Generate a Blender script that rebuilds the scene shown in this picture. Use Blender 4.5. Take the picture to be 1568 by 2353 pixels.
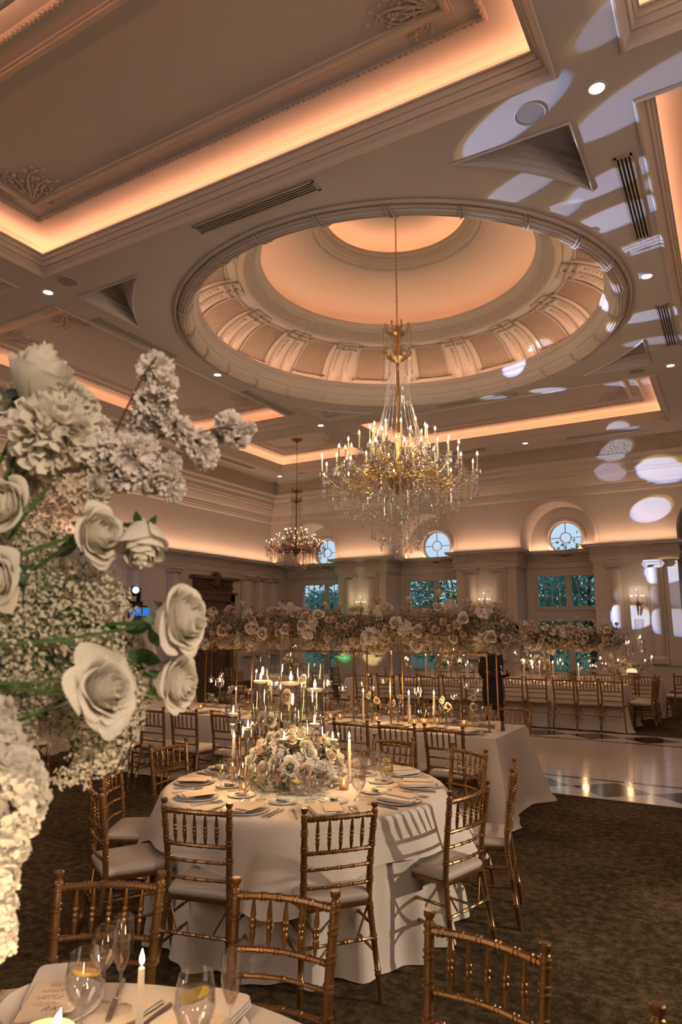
import bpy, math, random
import numpy as np
from mathutils import Vector, Matrix
from mathutils.geometry import tessellate_polygon
PI = math.pi
random.seed(7)
for _o in list(bpy.data.objects):
    bpy.data.objects.remove(_o, do_unlink=True)
SC = bpy.context.scene
COL = SC.collection
R = math.radians

# ---------------------------------------------------------------- camera
cam_d = bpy.data.cameras.new('camera')
cam = bpy.data.objects.new('camera', cam_d)
COL.objects.link(cam)
cam.location = (0, 0, 1.78)
cam.rotation_euler = (R(90 + 9.75), 0, R(30))
cam_d.sensor_fit = 'HORIZONTAL'
cam_d.sensor_width = 24.0
cam_d.lens = 24.0
cam_d.clip_start = 0.05
cam_d.clip_end = 300
cam_d.dof.use_dof = True
cam_d.dof.focus_distance = 4.6
cam_d.dof.aperture_fstop = 4.0
SC.camera = cam

# ---------------------------------------------------------------- render look
SC.view_settings.view_transform = 'Standard'
SC.view_settings.look = 'None'
SC.view_settings.gamma = 1.0
SC.view_settings.use_curve_mapping = False
SC.view_settings.exposure = 0.0
cy = SC.cycles
cy.use_denoising = True
cy.use_adaptive_sampling = True
cy.adaptive_threshold = 0.13
cy.adaptive_min_samples = 16
cy.max_bounces = 5
cy.diffuse_bounces = 2
cy.glossy_bounces = 2
cy.transmission_bounces = 4
cy.transparent_max_bounces = 12
cy.sample_clamp_indirect = 3.0
cy.sample_clamp_direct = 30.0
cy.caustics_reflective = False
cy.caustics_refractive = False
cy.blur_glossy = 1.0

# ---------------------------------------------------------------- world: pale dusk sky
w = bpy.data.worlds.new('dusk_sky')
SC.world = w
w.use_nodes = True
nt = w.node_tree
nt.nodes.clear()
_o = nt.nodes.new('ShaderNodeOutputWorld')
_b = nt.nodes.new('ShaderNodeBackground')
_t = nt.nodes.new('ShaderNodeTexCoord')
_s = nt.nodes.new('ShaderNodeSeparateXYZ')
_r = nt.nodes.new('ShaderNodeValToRGB')
nt.links.new(_t.outputs['Generated'], _s.inputs[0])
nt.links.new(_s.outputs['Z'], _r.inputs[0])
nt.links.new(_r.outputs[0], _b.inputs[0])
nt.links.new(_b.outputs[0], _o.inputs[0])
_r.color_ramp.elements[0].position = 0.0
_r.color_ramp.elements[0].color = (0.55, 0.78, 1.0, 1)
_r.color_ramp.elements[1].position = 0.35
_r.color_ramp.elements[1].color = (0.72, 0.86, 1.0, 1)
_b.inputs[1].default_value = 0.95

# ---------------------------------------------------------------- the room's lights
def add_light(kind, name, loc, energy, color, **kw):
    d = bpy.data.lights.new(name, kind)
    d.energy = energy
    d.color = color
    for k, v in kw.items():
        if k not in ('aim', 'rot'):
            setattr(d, k, v)
    o = bpy.data.objects.new(name, d)
    COL.objects.link(o)
    o.location = loc
    if 'aim' in kw:
        o.rotation_euler = (Vector(kw['aim']) - Vector(loc)).to_track_quat('-Z', 'Y').to_euler()
    if 'rot' in kw:
        o.rotation_euler = kw['rot']
    return o

CX, CY = -5.07, 10.87          # axis of the dome
ORANGE = (1.0, 0.40, 0.19)
PEACH = (1.0, 0.50, 0.28)
WARM = (1.0, 0.56, 0.33)
FLAME = (1.0, 0.55, 0.22)
K_COVE, K_DOME, K_WALL, K_FILL = 26.0, 25.0, 34.0, 1.0

# coffers: x0, x1, y0, y1 on the ceiling plane, strength of the cove lamp
COFFERS = [(-8.96, -1.14, 2.96, 6.24, 1.0), (-8.96, -1.14, 15.5, 19.3, 0.8), (-13.6, -9.65, 6.96, 14.77, 0.6),
           (-0.49, 3.4, 6.96, 14.77, 1.0), (-13.6, -9.6, 15.5, 19.3, 0.8), (-0.5, 3.4, 15.5, 19.3, 0.8),
           (-13.6, -9.6, 2.96, 6.24, 0.6), (-0.5, 3.4, 2.96, 6.24, 1.0)]

def strip(a, b, z, k, color, tilt=0.0, width=0.05, lean=0.0):
    """linear LED lamp lying in a cove, shining up; lean tips it towards the right of a->b"""
    a, b = Vector((a[0], a[1], z)), Vector((b[0], b[1], z))
    L = (b - a).length
    d = bpy.data.lights.new('cove_lamp', 'AREA')
    d.shape = 'RECTANGLE'
    d.size, d.size_y = L, width
    d.energy = k * L
    d.color = color
    o = bpy.data.objects.new('cove_lamp', d)
    COL.objects.link(o)
    o.location = (a + b) / 2
    x = (b - a).normalized()
    side = x.cross(Vector((0, 0, 1)))
    zz = -(Vector((0, 0, 1)) * math.cos(lean) + side * math.sin(lean))
    yy = zz.cross(x)
    o.rotation_euler = Matrix((x, yy, zz)).transposed().to_euler()
    return o

for (x0, x1, y0, y1, k) in COFFERS:
    e = 0.04
    K = K_COVE * k * 0.135
    strip((x0 + e, y0 + e), (x1 - e, y0 + e), 7.46, K, ORANGE, lean=-0.10)
    strip((x1 - e, y0 + e), (x1 - e, y1 - e), 7.46, K, ORANGE, lean=-0.10)
    strip((x1 - e, y1 - e), (x0 + e, y1 - e), 7.46, K, ORANGE, lean=-0.10)
    strip((x0 + e, y1 - e), (x0 + e, y0 + e), 7.46, K, ORANGE, lean=-0.10)

def ring_lamps(r, z, n, k, color, lean):
    for i in range(n):
        a0, a1 = 2 * PI * i / n, 2 * PI * (i + 1) / n
        strip((CX + r * math.cos(a0), CY + r * math.sin(a0)), (CX + r * math.cos(a1), CY + r * math.sin(a1)), z, k, color, lean=lean)
ring_lamps(3.86, 7.48, 20, K_DOME * 0.14, PEACH, -0.1)
ring_lamps(2.72, 8.50, 16, K_DOME * 0.13, ORANGE, -0.5)
ring_lamps(1.55, 9.56, 10, K_DOME * 0.16, ORANGE, -0.5)

# wall cove above the cornice ledge
for (a, b) in (((-15.08, 0.5), (-15.08, 21.4)), ((-1.3, 20.88), (-3.65, 20.88)), ((-5.8, 20.88), (-7.95, 20.88)), ((-10.4, 20.88), (-12.5, 20.88)),
               ((-3.7, 22.15), (-5.7, 22.15)), ((-8.1, 22.15), (-10.2, 22.15)), ((-12.7, 22.15), (-14.9, 22.15)),
               ((5.0, 21.0), (1.0, 21.0)), ((5.0, 0.5), (5.0, 20.9))):
    strip(a, b, 4.27, K_WALL * 0.16, WARM, lean=0.0)

# general warm light of the room: downlights in the ceiling
DOWN = [(-0.8, 6.59), (-9.33, 6.59), (-0.8, 10.92), (-9.33, 10.82), (-0.8, 15.14), (-9.35, 15.1), (-5.05, 19.65), (-13.9, 19.66), (-0.8, 2.1), (-9.33, 2.1),
        (-13.9, 10.87), (3.75, 6.59), (3.75, 10.87), (3.75, 15.14), (3.75, 19.65), (-5.05, 2.1), (-13.9, 6.59), (-13.9, 15.14), (-0.8, 19.65), (-9.33, 19.65)]
for (x, y) in DOWN:
    add_light('SPOT', 'downlight_lamp', (x, y, 7.15), 26 * K_FILL, (1.0, 0.76, 0.58), spot_size=R(78), spot_blend=0.9, shadow_soft_size=0.08, aim=(x, y, 0))
# added soft fill lights, out of view behind and beside the camera
add_light('AREA', 'fill_light_behind', (-4.5, -4.5, 5.6), 185 * K_FILL, (1.0, 0.77, 0.67), shape='DISK', size=5.0, aim=(-5, 9, 4.5))
add_light('AREA', 'fill_light_side', (4.3, 3.0, 5.0), 80 * K_FILL, (1.0, 0.82, 0.70), shape='DISK', size=3.0, aim=(-5, 9, 4.5))
# video lamp of the crew on the right, throws the chair shadows over cloth and carpet
add_light('SPOT', 'video_lamp', (3.9, 5.1, 2.15), 800 * K_FILL, (1.0, 0.82, 0.62), spot_size=R(62), spot_blend=0.6, shadow_soft_size=0.05, aim=(-2.2, 3.2, 0.4))
# added spot out of view, brightens the foreground flowers
add_light('SPOT', 'flower_spot', (2.2, -1.0, 2.9), 430, (1.0, 0.79, 0.58), spot_size=R(30), spot_blend=0.8, shadow_soft_size=0.12, aim=(-1.15, .85, 1.95))
add_light('SPOT', 'flower_spot', (-1.6, 1.9, 6.9), 1000, (1.0, 0.80, 0.55), spot_size=R(11), spot_blend=0.9, shadow_soft_size=0.06, aim=(-2.65, 3.95, .95))  # overhead pin spot on the main centrepiece
# uplighters at the foot of the far wall
add_light('SPOT', 'green_uplighter', (-12.0, 20.45, 0.1), 60, (0.15, 1.0, 0.35), spot_size=R(60), spot_blend=0.8, shadow_soft_size=0.05, aim=(-12.0, 20.9, 1.6))
add_light('SPOT', 'amber_uplighter', (-10.9, 20.3, 0.1), 60, (1.0, 0.75, 0.35), spot_size=R(60), spot_blend=0.8, shadow_soft_size=0.05, aim=(-10.9, 20.9, 1.2))
add_light('SPOT', 'blue_spill', (-12.7, 12.5, 2.2), 25, (0.25, 0.45, 1.0), spot_size=R(120), spot_blend=0.8, shadow_soft_size=0.1, aim=(-15.0, 13.2, 2.6))
# gobo petals thrown by the moving head lamp on the left wall: narrow beams, red-yellow and blue slightly apart
GSRC = Vector((-12.77, 12.08, 2.77))
GOBO = [((-1.75, 6.60, 7.2), 1.6, 1.0), ((-0.45, 6.95, 7.2), 1.7, 0.9), ((0.35, 5.1, 7.2), 1.8, 1.0), ((-0.3, 5.7, 7.2), 1.3, 0.7), ((-0.95, 8.2, 7.2), 1.3, 1.0), ((-1.95, 7.78, 7.2), 1.5, 0.7), ((-1.1, 9.05, 7.2), 1.7, 1.2), ((-0.8, 10.0, 7.2), 1.4, 1.3),
        ((-0.95, 12.4, 7.2), 1.5, 1.0), ((-1.9, 8.6, 7.2), 1.4, 0.8), ((-3.4, 15.35, 7.2), 1.3, 0.9), ((-3.1, 15.85, 7.2), 1.2, 0.9), ((-4.6, 15.2, 7.2), 1.2, 0.8), ((-3.3, 14.4, 7.8), 1.7, 1.1),
        ((-1.6, 12.0, 7.5), 1.4, 1.2), ((-1.3, 10.9, 7.2), 1.2, 0.8), ((-1.9, 17.2, 7.7), 1.5, 0.9), ((-1.0, 13.6, 7.2), 1.3, 0.7), ((0.2, 8.3, 7.2), 1.7, 0.8), ((-0.2, 3.4, 7.2), 2.0, 0.8),
        ((-1.47, 20.8, 6.25), 1.7, 2.0), ((-2.75, 20.8, 6.35), 1.3, 0.5), ((-2.05, 21.0, 5.15), 1.5, 1.6), ((-1.9, 20.9, 3.4), 1.5, 1.7), ((-2.83, 20.9, 2.15), 1.5, 1.5), ((-1.65, 20.9, 2.0), 1.6, 1.0),
        ((-1.6, 20.9, 2.75), 1.4, 0.35), ((-2.6, 20.9, 2.75), 1.2, 0.3), ((-2.6, 20.5, 6.9), 1.3, 0.7), ((-2.4, 19.3, 7.2), 1.2, 0.9)]
for (t, half, k) in GOBO:
    t = Vector(t)
    if t.y < 20: half *= 0.72
    d = (t - GSRC)
    up = Vector((0, 0, 1)).cross(d).normalized()
    off = up.cross(d).normalized() * (d.length * math.tan(R(half)) * 0.07) + up * (d.length * math.tan(R(half)) * 0.07)
    for (c, s) in (((0.40, 0.28, 0.05), -1), ((0.38, 0.62, 1.25), 1)):
        add_light('SPOT', 'gobo_beam', GSRC, 7600 * k, c, spot_size=R(2 * half), spot_blend=0.25, shadow_soft_size=0.0, aim=tuple(t + off * s))

# ---------------------------------------------------------------- materials
def new_mat(name):
    m = bpy.data.materials.new(name)
    m.use_nodes = True
    m.node_tree.nodes.clear()
    out = m.node_tree.nodes.new('ShaderNodeOutputMaterial')
    return m, m.node_tree, out
def N(nt, t, **kw):
    n = nt.nodes.new(t)
    for k, v in kw.items():
        if isinstance(k, str) and k.startswith('i_'):
            n.inputs[k[2:].replace('_', ' ')].default_value = v
        else:
            setattr(n, k, v)
    return n
def pbr(name, color, rough=0.5, metal=0.0, bump=0.0, bscale=50.0, var=0.0, vscale=5.0, spec=0.5, coord='Object', stretch=None, detail=4.0, bdist=0.01, sheen=0.0, transl=0.0, color2=None):
    m, t, out = new_mat(name)
    b = N(t, 'ShaderNodeBsdfPrincipled')
    b.inputs['Base Color'].default_value = (*color, 1)
    b.inputs['Roughness'].default_value = rough
    b.inputs['Metallic'].default_value = metal
    b.inputs['Specular IOR Level'].default_value = spec
    if sheen:
        b.inputs['Sheen Weight'].default_value = sheen
    tc = N(t, 'ShaderNodeTexCoord')
    mp = N(t, 'ShaderNodeMapping')
    t.links.new(tc.outputs[coord], mp.inputs[0])
    if stretch:
        mp.inputs['Scale'].default_value = stretch
    if var > 0 or color2:
        n = N(t, 'ShaderNodeTexNoise')
        n.inputs['Scale'].default_value = vscale
        n.inputs['Detail'].default_value = detail
        t.links.new(mp.outputs[0], n.inputs['Vector'])
        r = N(t, 'ShaderNodeValToRGB')
        c2 = color2 or tuple(c * (1 - var) for c in color)
        r.color_ramp.elements[0].position = 0.35
        r.color_ramp.elements[0].color = (*c2, 1)
        r.color_ramp.elements[1].position = 0.65
        r.color_ramp.elements[1].color = (*color, 1)
        t.links.new(n.outputs['Fac'], r.inputs[0])
        t.links.new(r.outputs[0], b.inputs['Base Color'])
    if bump > 0:
        n = N(t, 'ShaderNodeTexNoise')
        n.inputs['Scale'].default_value = bscale
        n.inputs['Detail'].default_value = 3
        t.links.new(mp.outputs[0], n.inputs['Vector'])
        bp = N(t, 'ShaderNodeBump')
        bp.inputs['Strength'].default_value = bump
        bp.inputs['Distance'].default_value = bdist
        t.links.new(n.outputs['Fac'], bp.inputs['Height'])
        t.links.new(bp.outputs[0], b.inputs['Normal'])
    if transl > 0:
        tr = N(t, 'ShaderNodeBsdfTranslucent')
        tr.inputs[0].default_value = (*color, 1)
        mx = N(t, 'ShaderNodeMixShader')
        mx.inputs[0].default_value = transl
        t.links.new(b.outputs[0], mx.inputs[1])
        t.links.new(tr.outputs[0], mx.inputs[2])
        t.links.new(mx.outputs[0], out.inputs[0])
    else:
        t.links.new(b.outputs[0], out.inputs[0])
    return m
def glow(name, color, strength):
    m, t, out = new_mat(name)
    e = N(t, 'ShaderNodeEmission')
    e.inputs[0].default_value = (*color, 1)
    e.inputs[1].default_value = strength
    t.links.new(e.outputs[0], out.inputs[0])
    m.cycles.emission_sampling = 'NONE'
    return m
def thin_glass(name, tint=(1, 1, 1), rough=0.02, base=0.06, edge=0.75, gloss=(1, 1, 1), diffuse=0.0):
    """blown glass seen as a thin clear sheet: clear face on, bright at grazing angles"""
    m, t, out = new_mat(name)
    lw = N(t, 'ShaderNodeLayerWeight')
    lw.inputs[0].default_value = 0.35
    mr = N(t, 'ShaderNodeMapRange')
    mr.inputs['To Min'].default_value = base
    mr.inputs['To Max'].default_value = edge
    t.links.new(lw.outputs['Facing'], mr.inputs['Value'])
    pw = N(t, 'ShaderNodeMath', operation='POWER')
    t.links.new(lw.outputs['Facing'], pw.inputs[0])
    pw.inputs[1].default_value = 1.7
    t.links.new(pw.outputs[0], mr.inputs['Value'])
    tr = N(t, 'ShaderNodeBsdfTransparent')
    tr.inputs[0].default_value = (*tint, 1)
    g = N(t, 'ShaderNodeBsdfGlossy')
    g.inputs['Color'].default_value = (*gloss, 1)
    g.inputs['Roughness'].default_value = rough
    sh = g
    if diffuse > 0:
        df = N(t, 'ShaderNodeBsdfDiffuse')
        df.inputs[0].default_value = (0.9, 0.88, 0.85, 1)
        mm = N(t, 'ShaderNodeMixShader')
        mm.inputs[0].default_value = diffuse
        t.links.new(g.outputs[0], mm.inputs[1])
        t.links.new(df.outputs[0], mm.inputs[2])
        sh = mm
    mx = N(t, 'ShaderNodeMixShader')
    t.links.new(mr.outputs[0], mx.inputs[0])
    t.links.new(tr.outputs[0], mx.inputs[1])
    t.links.new(sh.outputs[0], mx.inputs[2])
    t.links.new(mx.outputs[0], out.inputs[0])
    return m

M = {}
M['plaster'] = pbr('plaster_paint', (0.62, 0.57, 0.52), 0.75, bump=0.05, bscale=80)
M['ceil'] = pbr('ceiling_paint', (0.60, 0.565, 0.57), 0.8, bump=0.04, bscale=60)
M['mould'] = pbr('moulding_paint', (0.60, 0.54, 0.49), 0.6, bump=0.05, bscale=40)
M['ornate'] = pbr('carved_plaster', (0.58, 0.51, 0.43), 0.65, bump=1.0, bscale=22, bdist=0.05)
M['frieze'] = pbr('carved_frieze_plaster', (0.55, 0.47, 0.40), 0.7, bump=1.0, bscale=16, bdist=0.06)
M['wall'] = pbr('wall_paint', (0.66, 0.59, 0.53), 0.7, bump=0.04, bscale=60)
M['wood'] = pbr('carved_walnut', (0.16, 0.085, 0.05), 0.5, bump=0.2, bscale=30, var=0.4, vscale=6)
M['gold'] = pbr('gold_lacquer', (0.29, 0.160, 0.062), 0.30, metal=0.7, var=0.25, vscale=18, bump=0.05, bscale=60)
M['goldleg'] = pbr('gold_tube_metal', (0.42, 0.24, 0.10), 0.35, metal=0.9)
M['brass'] = pbr('aged_brass', (0.62, 0.43, 0.16), 0.28, metal=1.0)
M['bronze'] = pbr('dark_bronze', (0.22, 0.10, 0.05), 0.4, metal=0.8)
M['cushion'] = pbr('grey_vinyl', (0.50, 0.44, 0.375), 0.45, bump=0.08, bscale=120)
M['black'] = pbr('black_plastic', (0.01, 0.01, 0.012), 0.5)
M['suit'] = pbr('black_wool', (0.008, 0.008, 0.012), 0.8)
M['skin'] = pbr('skin', (0.55, 0.27, 0.17), 0.5)
M['shirt'] = pbr('white_shirt', (0.8, 0.78, 0.74), 0.7)
M['hair'] = pbr('brown_hair', (0.05, 0.03, 0.02), 0.6)
M['china'] = pbr('white_china', (0.80, 0.76, 0.70), 0.15)
M['napkin'] = pbr('napkin_cotton', (0.72, 0.64, 0.57), 0.85, bump=0.3, bscale=300)
M['card'] = pbr('cream_card', (0.66, 0.54, 0.42), 0.7)
M['ink'] = pbr('printing_ink', (0.10, 0.08, 0.07), 0.7)
M['steel'] = pbr('polished_steel', (0.75, 0.72, 0.68), 0.2, metal=1.0)
M['wax'] = pbr('white_wax', (0.90, 0.82, 0.68), 0.4, transl=0.3)
M['stone'] = pbr('shell', (0.80, 0.74, 0.66), 0.5)
M['petal'] = pbr('ivory_petal', (0.90, 0.84, 0.70), 0.65, transl=0.25, var=0.12, vscale=20)
M['petal2'] = pbr('blush_petal', (0.84, 0.68, 0.53), 0.65, transl=0.25, var=0.12, vscale=20)
M['petalw'] = pbr('white_blossom', (0.94, 0.86, 0.80), 0.7, transl=0.3)
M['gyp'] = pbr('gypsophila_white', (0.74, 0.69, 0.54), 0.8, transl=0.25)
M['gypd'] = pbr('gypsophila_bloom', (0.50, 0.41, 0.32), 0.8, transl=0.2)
M['leaf'] = pbr('leaf_green', (0.035, 0.09, 0.02), 0.5, var=0.4, vscale=12)
M['greens'] = pbr('mixed_greens', (0.36, 0.29, 0.20), 0.8, bump=1.0, bscale=40, bdist=.05, color2=(0.08, 0.08, 0.035), vscale=30)
M['stem'] = pbr('stem_green', (0.06, 0.13, 0.03), 0.5)
M['twig'] = pbr('twig_brown', (0.12, 0.07, 0.05), 0.7)
M['tree'] = pbr('tree_leaves', (0.10, 0.42, 0.36), 0.7, var=0.5, vscale=2, transl=0.2)
M['bark'] = pbr('bark', (0.06, 0.045, 0.03), 0.9)
M['lawn'] = pbr('lawn', (0.03, 0.12, 0.05), 0.9, var=0.4, vscale=3)
M['glass'] = thin_glass('clear_glass', base=0.13, edge=1.0)
M['vase'] = thin_glass('vase_glass', base=0.17, edge=1.0)
def clear_liquid(name, color=(1, 1, 1)):
    m, t, out = new_mat(name)
    g = N(t, 'ShaderNodeBsdfGlass'); g.inputs['IOR'].default_value = 1.33; g.inputs['Color'].default_value = (*color, 1); g.inputs['Roughness'].default_value = 0.0
    t.links.new(g.outputs[0], out.inputs[0])
    return m

M['water'] = thin_glass('water_in_glass', tint=(0.94, 0.93, 0.92), rough=0.05, base=0.14, edge=0.9)
M['champagne'] = thin_glass('champagne', tint=(0.80, 0.68, 0.50), base=0.06, edge=0.5)
M['wine'] = thin_glass('white_wine', tint=(0.95, 0.85, 0.60), base=0.10, edge=0.6)
M['pane'] = thin_glass('window_pane', tint=(0.92, 0.96, 0.98), base=0.03, edge=0.4)
M['crystal'] = thin_glass('cut_crystal', tint=(0.96, 0.95, 0.97), rough=0.06, base=0.50, edge=0.98, diffuse=0.6)
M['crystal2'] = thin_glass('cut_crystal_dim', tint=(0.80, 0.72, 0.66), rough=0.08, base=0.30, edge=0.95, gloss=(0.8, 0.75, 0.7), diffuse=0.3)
M['flame'] = glow('candle_flame', (1.0, 0.62, 0.22), 14)
M['flamecore'] = glow('candle_flame_core', (1.0, 0.80, 0.45), 30)
M['bulb'] = glow('candle_bulb', (1.0, 0.76, 0.42), 40)
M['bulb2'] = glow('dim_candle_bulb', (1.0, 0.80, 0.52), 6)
M['lamp_face'] = glow('downlight_face', (1.0, 0.93, 0.80), 5)
M['shade'] = glow('lit_lampshade', (1.0, 0.72, 0.40), 1.1)
M['beam_lens'] = glow('moving_head_lens', (0.62, 0.72, 1.0), 120)
M['screen_blue'] = glow('blue_lit_facade', (0.03, 0.22, 0.85), 0.9)
M['led_blue'] = glow('small_blue_led', (0.5, 0.75, 1.0), 20)
M['twinkle'] = glow('string_light', (1.0, 0.72, 0.14), 2.2)
M['sleeve'] = pbr('candle_sleeve', (0.85, 0.72, 0.45), 0.5, transl=0.3)
M['lemon'] = pbr('lemon', (0.72, 0.56, 0.10), 0.5, transl=0.3)
M['wire'] = pbr('thin_wire', (0.3, 0.25, 0.2), 0.4, metal=0.6)
M['votive'] = thin_glass('frosted_votive', tint=(1.0, 0.80, 0.55), rough=0.3, base=0.25, edge=0.8, diffuse=0.4)

def lin(m, name, val):
    pass
# carpet: brown and olive mottled loop pile
def make_carpet():
    m, t, out = new_mat('carpet_mottled')
    b = N(t, 'ShaderNodeBsdfPrincipled')
    b.inputs['Roughness'].default_value = 0.95
    b.inputs['Specular IOR Level'].default_value = 0.15
    tc = N(t, 'ShaderNodeTexCoord')
    n1 = N(t, 'ShaderNodeTexNoise'); n1.inputs['Scale'].default_value = 15; n1.inputs['Detail'].default_value = 8; n1.inputs['Roughness'].default_value = 0.75
    n2 = N(t, 'ShaderNodeTexNoise'); n2.inputs['Scale'].default_value = 1.3; n2.inputs['Detail'].default_value = 3
    t.links.new(tc.outputs['Object'], n1.inputs['Vector']); t.links.new(tc.outputs['Object'], n2.inputs['Vector'])
    r = N(t, 'ShaderNodeValToRGB')
    e = r.color_ramp.elements
    e[0].position = 0.36; e[0].color = (0.024, 0.016, 0.009, 1)
    e[1].position = 0.66; e[1].color = (0.17, 0.13, 0.075, 1)
    x = e.new(0.5); x.color = (0.075, 0.052, 0.026, 1)
    ad = N(t, 'ShaderNodeMath', operation='MULTIPLY_ADD')
    t.links.new(n2.outputs['Fac'], ad.inputs[0]); ad.inputs[1].default_value = 0.35
    t.links.new(n1.outputs['Fac'], ad.inputs[2])
    sb = N(t, 'ShaderNodeMath', operation='SUBTRACT'); t.links.new(ad.outputs[0], sb.inputs[0]); sb.inputs[1].default_value = 0.175
    t.links.new(sb.outputs[0], r.inputs[0])
    t.links.new(r.outputs[0], b.inputs['Base Color'])
    n3 = N(t, 'ShaderNodeTexNoise'); n3.inputs['Scale'].default_value = 160; n3.inputs['Detail'].default_value = 2
    t.links.new(tc.outputs['Object'], n3.inputs['Vector'])
    bp = N(t, 'ShaderNodeBump'); bp.inputs['Strength'].default_value = 0.8; bp.inputs['Distance'].default_value = 0.01
    t.links.new(n3.outputs['Fac'], bp.inputs['Height']); t.links.new(bp.outputs[0], b.inputs['Normal'])
    t.links.new(b.outputs[0], out.inputs[0])
    return m
M['carpet'] = make_carpet()
# waffle weave cloth
def make_cloth(name, color, scale=260, strength=0.35):
    m, t, out = new_mat(name)
    b = N(t, 'ShaderNodeBsdfPrincipled')
    b.inputs['Base Color'].default_value = (*color, 1)
    b.inputs['Roughness'].default_value = 0.85
    b.inputs['Specular IOR Level'].default_value = 0.2
    uv = N(t, 'ShaderNodeTexCoord')
    wv = []
    for ax in ('X', 'Y'):
        s = N(t, 'ShaderNodeTexWave', wave_type='BANDS', bands_direction=ax)
        s.inputs['Scale'].default_value = scale / 6.28
        t.links.new(uv.outputs['UV'], s.inputs['Vector'])
        wv.append(s)
    mu = N(t, 'ShaderNodeMath', operation='MULTIPLY')
    t.links.new(wv[0].outputs['Fac'], mu.inputs[0]); t.links.new(wv[1].outputs['Fac'], mu.inputs[1])
    bp = N(t, 'ShaderNodeBump'); bp.inputs['Strength'].default_value = strength; bp.inputs['Distance'].default_value = 0.004
    t.links.new(mu.outputs[0], bp.inputs['Height']); t.links.new(bp.outputs[0], b.inputs['Normal'])
    t.links.new(b.outputs[0], out.inputs[0])
    return m
M['cloth'] = make_cloth('waffle_linen', (0.74, 0.67, 0.58), 400)
M['cloth_plain'] = pbr('plain_linen', (0.70, 0.63, 0.55), 0.85, bump=0.1, bscale=200)
# lattice plaster of the dome panels
def make_lattice():
    m, t, out = new_mat('lattice_plaster')
    b = N(t, 'ShaderNodeBsdfPrincipled')
    b.inputs['Roughness'].default_value = 0.7
    tc = N(t, 'ShaderNodeTexCoord')
    mp = N(t, 'ShaderNodeMapping'); mp.inputs['Rotation'].default_value = (0, 0, R(45))
    t.links.new(tc.outputs['UV'], mp.inputs[0])
    wv = []
    for ax in ('X', 'Y'):
        s = N(t, 'ShaderNodeTexWave', wave_type='BANDS', bands_direction=ax)
        s.inputs['Scale'].default_value = 4.6
        t.links.new(mp.outputs[0], s.inputs['Vector'])
        wv.append(s)
    mu = N(t, 'ShaderNodeMath', operation='MAXIMUM')
    t.links.new(wv[0].outputs['Fac'], mu.inputs[0]); t.links.new(wv[1].outputs['Fac'], mu.inputs[1])
    bp = N(t, 'ShaderNodeBump'); bp.inputs['Strength'].default_value = 1.0; bp.inputs['Distance'].default_value = 0.03
    t.links.new(mu.outputs[0], bp.inputs['Height']); t.links.new(bp.outputs[0], b.inputs['Normal'])
    r = N(t, 'ShaderNodeValToRGB'); r.color_ramp.elements[0].color = (0.36, 0.27, 0.20, 1); r.color_ramp.elements[1].color = (0.62, 0.52, 0.43, 1)
    r.color_ramp.elements[0].position = 0.3; r.color_ramp.elements[1].position = 0.8
    t.links.new(mu.outputs[0], r.inputs[0]); t.links.new(r.outputs[0], b.inputs['Base Color'])
    t.links.new(b.outputs[0], out.inputs[0])
    return m
M['lattice'] = make_lattice()

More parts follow.
